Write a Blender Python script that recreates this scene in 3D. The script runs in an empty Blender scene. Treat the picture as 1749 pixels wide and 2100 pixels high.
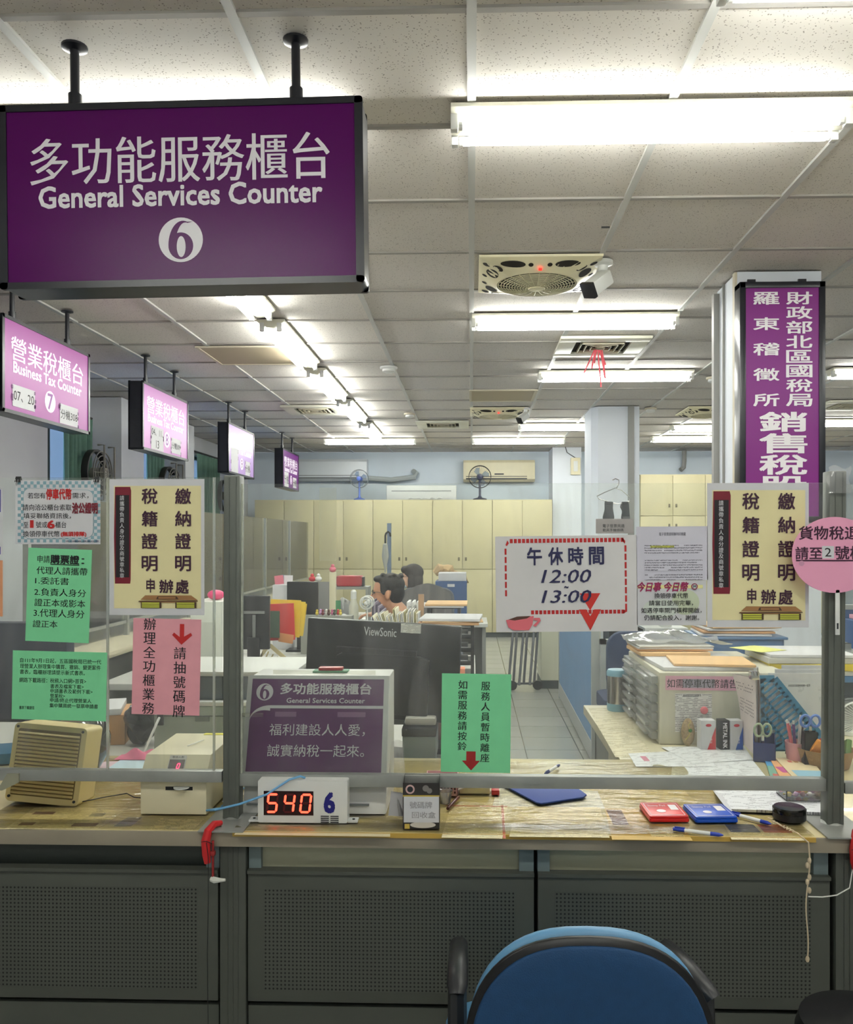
import bpy, bmesh, math, random
from mathutils import Vector, Matrix
random.seed(7)
S = bpy.context.scene
COL = S.collection

# ------------------------------------------------------------------ camera, world, exposure
F = 1750.0                      # focal length in pixels of the 1749x2100 frame
PX, PY = 914.5, 1105.0          # where the level view axis falls in the frame
YAW = 0.03                      # turned slightly anticlockwise from the room's depth axis
EYE = 1.42
cam_d = bpy.data.cameras.new('camera'); cam = bpy.data.objects.new('camera', cam_d); COL.objects.link(cam)
cam.location = (0, 0, EYE); cam.rotation_euler = (math.pi/2, 0, YAW)
cam_d.sensor_fit = 'VERTICAL'; cam_d.sensor_height = 36; cam_d.lens = 36*F/2100
cam_d.shift_x = -(PX-874.5)/2100; cam_d.shift_y = (PY-1050)/2100
cam_d.clip_start = .05; cam_d.clip_end = 100
S.camera = cam
S.view_settings.view_transform = 'Standard'; S.view_settings.look = 'None'
S.view_settings.exposure = 0.85; S.view_settings.gamma = 1.0
try: S.view_settings.use_curve_mapping = False
except Exception: pass
w = bpy.data.worlds.new('world'); S.world = w; w.use_nodes = True
w.node_tree.nodes['Background'].inputs[0].default_value = (.80, .90, 1.0, 1)
w.node_tree.nodes['Background'].inputs[1].default_value = 5.0
TUBE = 26.0                     # radiance of the fluorescent tubes

CEIL = 2.755
S.cycles.transparent_max_bounces = 32
S.cycles.use_light_tree = False; S.cycles.max_bounces = 6; S.cycles.diffuse_bounces = 4; S.cycles.glossy_bounces = 3; S.cycles.transmission_bounces = 4
S.cycles.caustics_reflective = False; S.cycles.caustics_refractive = False; S.cycles.adaptive_threshold = .03
def P(px, py, Y):
    u = (px-PX)/F; v = (PY-py)/F
    X = u*math.cos(YAW)-math.sin(YAW); D = u*math.sin(YAW)+math.cos(YAW)
    return Vector((X*Y/D, Y, EYE+v*Y/D))
def PZ(px, py, Z):
    p = P(px, py, 1.0); t = (Z-EYE)/(p.z-EYE)
    return Vector((p.x*t, t, Z))
def PXX(px, py, X):
    p = P(px, py, 1.0); t = X/p.x
    return Vector((X, t, EYE+(p.z-EYE)*t))

# ------------------------------------------------------------------ materials
def lin(c):
    if isinstance(c, str): c = tuple(int(c[i:i+2], 16) for i in (0, 2, 4))
    return tuple(((v/255)/12.92 if v/255 <= .04045 else ((v/255+.055)/1.055)**2.4) for v in c[:3])+(1,)
M = {}
def mat(name, col, rough=.5, metal=0, spec=.5, noise=0, nscale=20, bump=0, bscale=200, emit=0, coat=0, alpha=1):
    if name in M: return M[name]
    m = bpy.data.materials.new(name); m.use_nodes = True; nt = m.node_tree; b = nt.nodes['Principled BSDF']
    c = lin(col); b.inputs['Base Color'].default_value = c; b.inputs['Roughness'].default_value = rough
    b.inputs['Metallic'].default_value = metal; b.inputs['Specular IOR Level'].default_value = spec
    b.inputs['Coat Weight'].default_value = coat
    tc = None
    if noise or bump: tc = nt.nodes.new('ShaderNodeTexCoord')
    if noise:
        n = nt.nodes.new('ShaderNodeTexNoise'); n.inputs['Scale'].default_value = nscale; n.inputs['Detail'].default_value = 5
        nt.links.new(tc.outputs['Object'], n.inputs['Vector'])
        mr = nt.nodes.new('ShaderNodeMapRange'); mr.inputs[1].default_value = .3; mr.inputs[2].default_value = .7
        mr.inputs[3].default_value = 1-noise; mr.inputs[4].default_value = 1+noise*.6
        nt.links.new(n.outputs['Fac'], mr.inputs[0])
        vm = nt.nodes.new('ShaderNodeVectorMath'); vm.operation = 'SCALE'; vm.inputs[0].default_value = c[:3]
        nt.links.new(mr.outputs[0], vm.inputs['Scale']); nt.links.new(vm.outputs[0], b.inputs['Base Color'])
    if bump:
        n2 = nt.nodes.new('ShaderNodeTexNoise'); n2.inputs['Scale'].default_value = bscale; n2.inputs['Detail'].default_value = 3
        nt.links.new(tc.outputs['Object'], n2.inputs['Vector'])
        bp = nt.nodes.new('ShaderNodeBump'); bp.inputs['Strength'].default_value = bump; bp.inputs['Distance'].default_value = .004
        nt.links.new(n2.outputs['Fac'], bp.inputs['Height']); nt.links.new(bp.outputs[0], b.inputs['Normal'])
    if emit: b.inputs['Emission Color'].default_value = c; b.inputs['Emission Strength'].default_value = emit
    M[name] = m; return m
def nodes(name):
    m = bpy.data.materials.new(name); m.use_nodes = True; nt = m.node_tree
    M[name] = m; return m, nt, nt.nodes['Principled BSDF'], nt.nodes.new, nt.links.new
def mathn(nt, op, a, b=None, c=None):
    n = nt.nodes.new('ShaderNodeMath'); n.operation = op
    for i, v in enumerate((a, b, c)):
        if v is None: continue
        if isinstance(v, (int, float)): n.inputs[i].default_value = v
        else: nt.links.new(v, n.inputs[i])
    return n.outputs[0]
def clear(name, tint=(255, 255, 255), haze=.06, gloss=1.0, rough=.03, smear=0, trans=1.0, hcol=(255, 255, 255)):
    """thin clear sheet: straight-through transparency, fresnel reflection, a trace of milky scatter"""
    if name in M: return M[name]
    m = bpy.data.materials.new(name); m.use_nodes = True; nt = m.node_tree; nt.nodes.clear(); N = nt.nodes.new; K = nt.links.new
    o = N('ShaderNodeOutputMaterial'); t = N('ShaderNodeBsdfTransparent'); t.inputs[0].default_value = lin(tint)
    d = N('ShaderNodeBsdfDiffuse'); d.inputs[0].default_value = lin(hcol)
    tl = N('ShaderNodeBsdfTranslucent'); tl.inputs[0].default_value = lin(hcol)
    dd = N('ShaderNodeMixShader'); dd.inputs[0].default_value = .5; K(d.outputs[0], dd.inputs[1]); K(tl.outputs[0], dd.inputs[2])
    a = N('ShaderNodeMixShader'); a.inputs[0].default_value = haze; K(t.outputs[0], a.inputs[1]); K(dd.outputs[0], a.inputs[2])
    if smear:
        tc = N('ShaderNodeTexCoord'); mp = N('ShaderNodeMapping'); mp.inputs['Scale'].default_value = (9, 9, 2.2)
        n = N('ShaderNodeTexNoise'); n.inputs['Scale'].default_value = 1.6; n.inputs['Detail'].default_value = 7; n.inputs['Distortion'].default_value = 1.2
        K(tc.outputs['Object'], mp.inputs[0]); K(mp.outputs[0], n.inputs['Vector'])
        mr = N('ShaderNodeMapRange'); mr.inputs[1].default_value = .46; mr.inputs[2].default_value = .8; mr.inputs[3].default_value = haze; mr.inputs[4].default_value = haze+smear
        K(n.outputs['Fac'], mr.inputs[0]); K(mr.outputs[0], a.inputs[0])
    g = N('ShaderNodeBsdfGlossy'); g.inputs['Roughness'].default_value = rough
    fr = N('ShaderNodeFresnel'); fr.inputs[0].default_value = 1.45
    fm = mathn(nt, 'MULTIPLY', fr.outputs[0], gloss)
    b = N('ShaderNodeMixShader'); K(fm, b.inputs[0]); K(a.outputs[0], b.inputs[1]); K(g.outputs[0], b.inputs[2])
    K(b.outputs[0], o.inputs[0]); M[name] = m; return m
def printed(name, paper, ink, line=.006, run=.05, cover=.55, rough=.6, axis='XZ', margin=None):
    """paper covered with rows of small unreadable print"""
    if name in M: return M[name]
    m, nt, b, N, K = nodes(name)
    tc = N('ShaderNodeTexCoord'); sp = N('ShaderNodeSeparateXYZ'); K(tc.outputs['Object'], sp.inputs[0])
    u, v = sp.outputs['XYZ'.index(axis[0])], sp.outputs['XYZ'.index(axis[1])]
    row = mathn(nt, 'FRACT', mathn(nt, 'DIVIDE', v, line)); on = mathn(nt, 'LESS_THAN', row, .5)
    idx = mathn(nt, 'FLOOR', mathn(nt, 'DIVIDE', v, line))
    cx = N('ShaderNodeCombineXYZ'); K(mathn(nt, 'DIVIDE', u, run), cx.inputs[0]); K(mathn(nt, 'MULTIPLY', idx, 7.3), cx.inputs[1])
    n = N('ShaderNodeTexNoise'); n.inputs['Scale'].default_value = 1; n.inputs['Detail'].default_value = 1; K(cx.outputs[0], n.inputs['Vector'])
    blk = mathn(nt, 'LESS_THAN', n.outputs['Fac'], cover)
    cy = N('ShaderNodeCombineXYZ'); K(mathn(nt, 'DIVIDE', u, line*.3), cy.inputs[0]); K(mathn(nt, 'DIVIDE', v, line*.25), cy.inputs[1])
    n2 = N('ShaderNodeTexNoise'); n2.inputs['Scale'].default_value = 1; n2.inputs['Detail'].default_value = 2; K(cy.outputs[0], n2.inputs['Vector'])
    gl = mathn(nt, 'LESS_THAN', n2.outputs['Fac'], .52)
    f = mathn(nt, 'MULTIPLY', mathn(nt, 'MULTIPLY', on, blk), gl)
    mx = N('ShaderNodeMix'); mx.data_type = 'RGBA'; mx.inputs['A'].default_value = lin(paper); mx.inputs['B'].default_value = lin(ink)
    K(f, mx.inputs['Factor']); K(mx.outputs['Result'], b.inputs['Base Color']); b.inputs['Roughness'].default_value = rough
    return m

# ------------------------------------------------------------------ mesh builder
_glyph = {}
def glyphs(s, bold=0, shear=0, space=1):
    k = (s, bold, shear, space)
    if k not in _glyph:
        c = bpy.data.curves.new('t', 'FONT'); c.body = s; c.size = 1; c.resolution_u = 2; c.offset = bold; c.shear = shear; c.space_character = space
        o = bpy.data.objects.new('t', c); COL.objects.link(o)
        dg = bpy.context.evaluated_depsgraph_get(); me = bpy.data.meshes.new_from_object(o.evaluated_get(dg))
        vs = [(v.co.x, v.co.y) for v in me.vertices]; fs = [tuple(p.vertices) for p in me.polygons]
        bpy.data.objects.remove(o); bpy.data.curves.remove(c); bpy.data.meshes.remove(me)
        _glyph[k] = (vs, fs)
    return _glyph[k]
class MB:
    def __init__(s): s.bm = bmesh.new(); s.mi = 0; s.T = Matrix.Identity(4)
    def _fin(s, fs):
        for f in fs: f.material_index = s.mi
    def v(s, p): return s.bm.verts.new(s.T @ Vector(p))
    def face(s, pts, mi=None):
        f = s.bm.faces.new([s.v(p) for p in pts]); f.material_index = s.mi if mi is None else mi; return s
    def box(s, x0, x1, y0, y1, z0, z1, b=0):
        bm2 = bmesh.new(); bmesh.ops.create_cube(bm2, size=1)
        for v in bm2.verts: v.co = Vector(((x0+x1)/2+v.co.x*(x1-x0), (y0+y1)/2+v.co.y*(y1-y0), (z0+z1)/2+v.co.z*(z1-z0)))
        if b: bmesh.ops.bevel(bm2, geom=bm2.edges[:], offset=b, segments=2, profile=.6, affect='EDGES')
        s._merge(bm2); return s
    def _merge(s, bm2):
        mp = {v: s.v(v.co) for v in bm2.verts}
        for f in bm2.faces:
            try: g = s.bm.faces.new([mp[v] for v in f.verts]); g.material_index = s.mi
            except ValueError: pass
        bm2.free()
    def prism(s, poly, a, b, axis='y', bev=0):
        def q(p, t):
            return {'y': (p[0], t, p[1]), 'x': (t, p[0], p[1]), 'z': (p[0], p[1], t)}[axis]
        bm2 = bmesh.new(); A = [bm2.verts.new(q(p, a)) for p in poly]; B = [bm2.verts.new(q(p, b)) for p in poly]
        bm2.faces.new(A); bm2.faces.new(B[::-1]); n = len(poly)
        for i in range(n): bm2.faces.new([A[i], B[i], B[(i+1) % n], A[(i+1) % n]])
        bmesh.ops.recalc_face_normals(bm2, faces=bm2.faces[:])
        if bev: bmesh.ops.bevel(bm2, geom=bm2.edges[:], offset=bev, segments=2, profile=.6, affect='EDGES')
        s._merge(bm2); return s
    def rrect(s, x0, x1, z0, z1, r, a, b, axis='y', n=6, bev=0):
        pts = []
        for cx, cz, t0 in ((x1-r, z1-r, 0), (x0+r, z1-r, 90), (x0+r, z0+r, 180), (x1-r, z0+r, 270)):
            for i in range(n+1):
                t = math.radians(t0+90*i/n); pts.append((cx+r*math.cos(t), cz+r*math.sin(t)))
        return s.prism(pts, a, b, axis, bev)
    def cyl(s, p, q, r, r2=None, n=14, caps=True):
        p, q = Vector(p), Vector(q); r2 = r if r2 is None else r2; d = (q-p).normalized()
        e = d.orthogonal().normalized(); f = d.cross(e); A, B = [], []
        for i in range(n):
            t = 2*math.pi*i/n; o = e*math.cos(t)+f*math.sin(t); A.append(s.v(p+o*r)); B.append(s.v(q+o*r2))
        fs = [s.bm.faces.new([A[i], A[(i+1) % n], B[(i+1) % n], B[i]]) for i in range(n)]
        if caps: fs += [s.bm.faces.new(A[::-1]), s.bm.faces.new(B)]
        s._fin(fs); return s
    def tube(s, pts, r, n=6):
        pts = [Vector(p) for p in pts]; rings = []; up = None
        for i, p in enumerate(pts):
            d = (pts[min(i+1, len(pts)-1)]-pts[max(i-1, 0)]).normalized()
            e = d.orthogonal().normalized() if up is None else (up-d*up.dot(d)).normalized()
            up = e; f = d.cross(e); rr = r[i] if isinstance(r, (list, tuple)) else r
            rings.append([s.v(p+(e*math.cos(2*math.pi*k/n)+f*math.sin(2*math.pi*k/n))*rr) for k in range(n)])
        fs = []
        for a, b in zip(rings, rings[1:]): fs += [s.bm.faces.new([a[k], a[(k+1) % n], b[(k+1) % n], b[k]]) for k in range(n)]
        fs += [s.bm.faces.new(rings[0][::-1]), s.bm.faces.new(rings[-1])]; s._fin(fs); return s
    def lathe(s, prof, c=(0, 0, 0), n=28, axis='z'):
        c = Vector(c); rings = []
        for r, h in prof:
            ring = []
            for k in range(n):
                t = 2*math.pi*k/n; a, b = r*math.cos(t), r*math.sin(t)
                o = {'z': (a, b, h), 'y': (a, h, b), 'x': (h, a, b)}[axis]
                ring.append(s.v(c+Vector(o)))
            rings.append(ring)
        fs = []
        for a, b in zip(rings, rings[1:]): fs += [s.bm.faces.new([a[k], a[(k+1) % n], b[(k+1) % n], b[k]]) for k in range(n)]
        ring_ = prof[0] == prof[-1]
        if prof[0][0] > 1e-5 and not ring_: fs.append(s.bm.faces.new(rings[0][::-1]))
        if prof[-1][0] > 1e-5 and not ring_: fs.append(s.bm.faces.new(rings[-1]))
        s._fin(fs); return s
    def ball(s, c, r, n=14):
        r = (r, r, r) if isinstance(r, (int, float)) else r
        bm2 = bmesh.new(); bmesh.ops.create_uvsphere(bm2, u_segments=n, v_segments=max(6, n*2//3), radius=1)
        for v in bm2.verts: v.co = Vector((c[0]+v.co.x*r[0], c[1]+v.co.y*r[1], c[2]+v.co.z*r[2]))
        s._merge(bm2); return s
    def grid(s, fn, nu, nv, closed=False):
        V = [[s.v(fn(i/nu, j/nv)) for j in range(nv+1)] for i in range(nu+1)]
        s._fin([s.bm.faces.new([V[i][j], V[i+1][j], V[i+1][j+1], V[i][j+1]]) for i in range(nu) for j in range(nv)]); return s
    # flat lettering facing -Y at depth y
    def text(s, t, x0, x1, z0, z1, y=0, bold=0, shear=0, space=1, keep=False):
        vs, fs = glyphs(t, 0, shear, space)
        if not vs: return s
        ax, bx = min(v[0] for v in vs), max(v[0] for v in vs); ay, by = min(v[1] for v in vs), max(v[1] for v in vs)
        sx = (x1-x0)/max(bx-ax, 1e-6); sy = (z1-z0)/max(by-ay, 1e-6)
        if keep: sx = sy = min(sx, sy)
        ox = (x0+x1)/2-sx*(ax+bx)/2; oz = (z0+z1)/2-sy*(ay+by)/2
        e = bold*.75; sh = [(0, 0)] if e < .004 else ([(-e, -e), (e, e), (-e, e), (e, -e)] if e > .012 else [(-e, 0), (e, 0)])
        for q, (ea, eb) in enumerate(sh):      # heavier strokes: the outline laid down again a hair to each side
            V = [s.v((ox+(a+ea)*sx, y-q*.00004, oz+(b+eb)*sy)) for a, b in vs]
            for f in fs:
                try: g = s.bm.faces.new([V[i] for i in f]); g.material_index = s.mi
                except ValueError: pass
        return s
    def col(s, t, cx, ztop, pitch, wd, ht, y=0, bold=0):
        for i, ch in enumerate(t):
            if ch != ' ':
                k = 1 if ch not in '一' else .12
                zc = ztop-pitch*i-ht/2
                s.text(ch, cx-wd/2, cx+wd/2, zc-ht/2*k, zc+ht/2*k, y, bold)
        return s
    def rect(s, x0, x1, z0, z1, y=0): return s.face([(x0, y, z0), (x1, y, z0), (x1, y, z1), (x0, y, z1)])
    def disc(s, cx, cz, r, y=0, rz=None, n=40):
        rz = rz or r
        return s.face([(cx+r*math.cos(2*math.pi*i/n), y, cz+rz*math.sin(2*math.pi*i/n)) for i in range(n)])
    def build(s, name, mats, parent=None, loc=None, rot=None, smooth=35, **props):
        me = bpy.data.meshes.new(name)
        s.bm.to_mesh(me); s.bm.free()
        mats = mats if isinstance(mats, (list, tuple)) else [mats]
        for m in mats: me.materials.append(m)
        if smooth:
            for p in me.polygons: p.use_smooth = True
            me.set_sharp_from_angle(angle=math.radians(smooth))
        o = bpy.data.objects.new(name, me); COL.objects.link(o); o.parent = parent
        if loc is not None: o.location = loc
        if rot is not None: o.rotation_euler = rot
        for k, v in props.items(): o[k] = v
        return o
def thing(name, label, cat, loc=(0, 0, 0), rot=(0, 0, 0), group=None):
    o = bpy.data.objects.new(name, None); COL.objects.link(o); o.location = loc
    o.rotation_euler = rot if isinstance(rot, (tuple, list)) else (0, 0, rot)
    o.empty_display_size = .05; o['label'] = label; o['category'] = cat
    if group: o['group'] = group
    return o
def tag(o, label, cat, group=None):
    o['label'] = label; o['category'] = cat
    if group: o['group'] = group
    return o
def struct(mb, name, m, smooth=0, **k): return mb.build(name, m, smooth=smooth, kind='structure', **k)
def copy_tree(o, parent=None, top=True):
    c = o.copy(); COL.objects.link(c)
    if not top: c.parent = parent
    for ch in [x for x in bpy.data.objects if x.parent == o]: copy_tree(ch, c, False)
    return c

white = mat('white_plastic', (225, 226, 222), .35)
black = mat('black_plastic', (22, 23, 26), .4)
dark = mat('dark_plastic', (38, 42, 46), .35)
cream = mat('cream_plastic', (226, 218, 186), .45, noise=.05, nscale=8)
ink = mat('black_ink', (24, 22, 28), .7)
red = mat('red_ink', (190, 34, 34), .6)
maroon = mat('maroon_ink', (120, 20, 40), .6)
wpaper = mat('white_paper', (208, 208, 211), .75, noise=.03, nscale=25)
wletter = mat('white_letter', (232, 228, 232), .5)
chrome = mat('chrome', (200, 200, 200), .2, metal=1)
steel = mat('brushed_steel', (158, 161, 156), .36, metal=.35, noise=.12, nscale=14)
purple = mat('sign_purple', (84, 2, 88), .3, spec=.22)
# ------------------------------------------------------------------ the room
m, nt, b, N, K = nodes('ceiling_tile')
tc = N('ShaderNodeTexCoord')
vo = N('ShaderNodeTexVoronoi'); vo.inputs['Scale'].default_value = 110; K(tc.outputs['Object'], vo.inputs['Vector'])
n1 = N('ShaderNodeTexNoise'); n1.inputs['Scale'].default_value = 60; n1.inputs['Detail'].default_value = 4; K(tc.outputs['Object'], n1.inputs['Vector'])
sz = mathn(nt, 'MULTIPLY', n1.outputs['Fac'], .52)
dots = mathn(nt, 'LESS_THAN', vo.outputs['Distance'], mathn(nt, 'SUBTRACT', sz, .06))
n2 = N('ShaderNodeTexNoise'); n2.inputs['Scale'].default_value = 1.3; K(tc.outputs['Object'], n2.inputs['Vector'])
mx = N('ShaderNodeMix'); mx.data_type = 'RGBA'; mx.inputs['A'].default_value = lin((222, 216, 208)); mx.inputs['B'].default_value = lin((210, 205, 198))
K(n2.outputs['Fac'], mx.inputs['Factor'])
m2 = N('ShaderNodeMix'); m2.data_type = 'RGBA'; m2.inputs['B'].default_value = lin((150, 144, 136)); K(mx.outputs['Result'], m2.inputs['A']); K(dots, m2.inputs['Factor'])
K(m2.outputs['Result'], b.inputs['Base Color']); b.inputs['Roughness'].default_value = .9
bp = N('ShaderNodeBump'); bp.inputs['Strength'].default_value = .35; bp.inputs['Distance'].default_value = .003; bp.invert = True; K(dots, bp.inputs['Height']); K(bp.outputs[0], b.inputs['Normal'])
TILE = .61; Y0 = 2.157; X0 = 0.0
gridm = mat('ceiling_runner', (196, 196, 192), .5)
wallm = mat('wall_paint', (224, 235, 245), .8, noise=.03, nscale=3)
walll = mat('side_wall_paint', (208, 210, 214), .8, noise=.05, nscale=3)
m, nt, b, N, K = nodes('floor_tile')
tc = N('ShaderNodeTexCoord'); br = N('ShaderNodeTexBrick'); br.offset = 0; br.inputs['Scale'].default_value = 1
br.inputs['Brick Width'].default_value = .36; br.inputs['Row Height'].default_value = .36; br.inputs['Mortar Size'].default_value = .004; br.inputs['Mortar Smooth'].default_value = .2
br.inputs['Color1'].default_value = lin((176, 177, 172)); br.inputs['Color2'].default_value = lin((166, 168, 164)); br.inputs['Mortar'].default_value = lin((84, 82, 78))
K(tc.outputs['Object'], br.inputs['Vector']); K(br.outputs['Color'], b.inputs['Base Color']); b.inputs['Roughness'].default_value = .25
RX0, RX1, RY0, RY1 = -3.6, 6.2, -2.6, 13.12
struct(MB().box(RX0-.3, RX1+.1, RY0, RY1+.1, -.1, 0), 'floor', M['floor_tile'])
struct(MB().box(RX0-.3, RX1+.1, RY0, RY1+.1, CEIL+.008, CEIL+.1), 'ceiling', M['ceiling_tile'])
x = X0-6*TILE
while x < RX1:
    if x > RX0: struct(MB().box(x-.013, x+.013, RY0, RY1, CEIL-.002, CEIL+.01), 'ceiling_runner', gridm)
    x += TILE
y = Y0-7*TILE
while y < RY1:
    struct(MB().box(RX0, RX1, y-.011, y+.011, CEIL, CEIL+.01), 'ceiling_cross_runner', mat('cross_runner', (158, 154, 148), .6))
    y += TILE
struct(MB().box(RX0-.3, RX1+.1, RY1, RY1+.1, 0, CEIL), 'wall_back', wallm)
struct(MB().box(RX0-.3, RX1+.1, RY0-.1, RY0, 0, CEIL), 'wall_front', walll)
struct(MB().box(RX1, RX1+.1, RY0, RY1, 0, CEIL), 'wall_right', walll)
WIN = [(6.6, 7.85), (8.55, 9.7), (10.1, 11.9)]
wl = MB(); ys = RY0
for a, c in WIN+[(RY1, RY1)]:
    wl.box(RX0-.12, RX0, ys, a, 0, CEIL); 
    if a < RY1: wl.box(RX0-.12, RX0, a, c, 0, .95); wl.box(RX0-.12, RX0, a, c, 2.5, CEIL)
    ys = c
struct(wl, 'wall_left', walll)
wingl = clear('window_glass', (200, 215, 235), .35, rough=.15, hcol=(210, 225, 245)); alum = mat('window_alu', (62, 60, 58), .4, metal=.5)
for i, (a, c) in enumerate(WIN):
    f = MB()
    for yy in (a, (a+c)/2-.02, c-.04): f.box(RX0-.1, RX0-.03, yy, yy+.04, .95, 2.5)
    for zz in (.95, 2.46): f.box(RX0-.1, RX0-.03, a, c, zz, zz+.04)
    fo = struct(f, 'window_%d' % (i+1), alum)
    MB().box(RX0-.07, RX0-.065, a+.04, c-.04, .99, 2.46).build('pane', wingl, fo)
pil = MB()
for a, c in ((5.75, 6.55), (7.95, 8.5), (9.75, 10.06), (12.0, 12.5)): pil.box(RX0, RX0+.3, a, c, 0, CEIL)
struct(pil, 'wall_left_pilasters', walll)
struct(MB().box(RX0, RX0+.012, 8.5, 9.7, .9, .94).box(RX0, RX0+.012, 6.55, 7.9, .9, .94), 'trim_1', alum)
# columns
pm = mat('column_paint', (226, 231, 238), .7, noise=.02, nscale=3); beige = mat('beige_trim', (205, 197, 176), .6); grey = mat('grey_duct', (150, 150, 146), .55)
c1 = MB(); a = P(1512, 563, 4.31); bb = P(1684, 563, 4.31)
c1.box(a.x, bb.x, 4.31, 4.66, 0, CEIL)
struct(c1, 'wall_column_near', pm)
struct(MB().box(a.x-.012, a.x, 4.315, 4.35, 0, CEIL), 'trim_2', beige)
struct(MB().box(a.x-.03, a.x, 4.62, 4.66, 0, CEIL-.02).box(a.x-.012, a.x, 4.52, 4.53, 0, CEIL), 'trim_3', grey)
a2 = P(1226, 835, 8.65); b2 = P(1311, 835, 8.65)
struct(MB().prism([(a2.x, 8.65), (b2.x, 8.65), (b2.x, 9.2), (a2.x-.06, 9.2), (a2.x-.06, 8.72)], 0, CEIL, 'z'), 'wall_column_far', pm)
c3 = P(1288, 835, 8.63); c4 = P(1300, 835, 8.63)
struct(MB().box(c3.x, c4.x, 8.62, 8.65, .5, CEIL), 'trim_4', grey)
a3 = P(1133, 920, 12.5); b3 = P(1192, 920, 12.5)
struct(MB().box(a3.x, b3.x, 12.5, RY1, 0, CEIL), 'wall_back_pilaster', pm)
# ------------------------------------------------------------------ fluorescent battens
m = bpy.data.materials.new('tube_glow'); m.use_nodes = True; nt = m.node_tree; nt.nodes.clear()
e = nt.nodes.new('ShaderNodeEmission'); e.inputs[0].default_value = (.985, 1.0, .96, 1); e.inputs[1].default_value = TUBE
o_ = nt.nodes.new('ShaderNodeOutputMaterial'); nt.links.new(e.outputs[0], o_.inputs[0]); M['tube_glow'] = m
lampw = mat('lamp_housing', (226, 224, 206), .4)
def batten():
    t = thing('ceiling_light', 'x', 'light')
    L = .61
    b = MB(); b.prism([(-.085, 0), (.085, 0), (.085, -.012), (.022, -.05), (-.022, -.05), (-.085, -.012)], -L, L, 'x')
    b.build('housing', lampw, t)
    for s in (-1, 1):
        MB().cyl((-.585, s*.052, -.056), (.585, s*.052, -.056), .013, n=10).build('tube', M['tube_glow'], t)
        for e in (-1, 1):
            h = MB(); h.box(e*.600-.011, e*.600+.011, s*.052-.014, s*.052+.014, -.072, -.02, .003).cyl((e*.586, s*.052, -.056), (e*.574, s*.052, -.056), .0135, n=10)
            h.build('lamp_holder', white, t)
    return t
proto = batten(); first = True
def light(x, y, rz, label, group='twin tube ceiling lights', z=CEIL-.003):
    global first
    o = proto if first else copy_tree(proto); first = False
    o.location = (x, y, z); o.rotation_euler = (0, 0, rz); o['label'] = label; o['group'] = group
    return o
def lxy(px0, px1, Y): return (P(px0, 900, Y).x+P(px1, 900, Y).x)/2
for i, (x, y, l) in enumerate([
    (lxy(945, 1710, 2.69), 2.69, 'large twin tube light above the near ceiling fan'),
    (-.98, 2.69, 'twin tube light hidden behind the large counter sign'),
    (P(1480, 0, 2.03).x+.6, 1.975, 'twin tube light cut off by the top edge of the photo'),
    (lxy(975, 1380, 5.13), 5.13, 'twin tube light just behind the near ceiling fan'),
    (lxy(1110, 1412, 6.85), 6.85, 'twin tube light behind the vent with red ribbons'),
    (lxy(1068, 1275, 9.95), 9.95, 'twin tube light crossing behind the far column'),
    (lxy(665, 853, 11.35), 11.35, 'single bright light at the end of the long light row'),
    (lxy(970, 1156, 11.35), 11.35, 'twin tube light in front of the cream air conditioner'),
    (2.95, 10.1, 'twin tube light behind the far column, partly hidden by the near column'),
    (2.95, 11.2, 'twin tube light right before the pipe elbow wall'),
    (3.42, 6.8, 'twin tube light beyond the purple column sign, nearer one'),
    (3.9, 9.7, 'twin tube light beyond the purple column sign, farther one')]):
    light(x, y, 0, l)
for i, (y, l) in enumerate([(4.3, 'light of the long row peeking out under the large sign'),
    (5.75, 'light of the long row beside the perforated vent tile'), (7.22, 'light of the long row level with the smoke detector'),
    (8.7, 'light of the long row level with the louvred vent'), (10.3, 'last light of the lengthwise row before the end wall')]):
    light(-1.22, y, math.pi/2, l, 'lengthwise row of lights')
for x, y in ((-1.2, .3), (.9, .3), (2.9, .3), (3.0, 2.7), (.3, -1.4)):  # unseen fittings added to light the large sign and counter front
    light(x, y, 0, 'added twin tube ceiling light, out of view, to light the counter front', 'added lights out of view over the public side')
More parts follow.
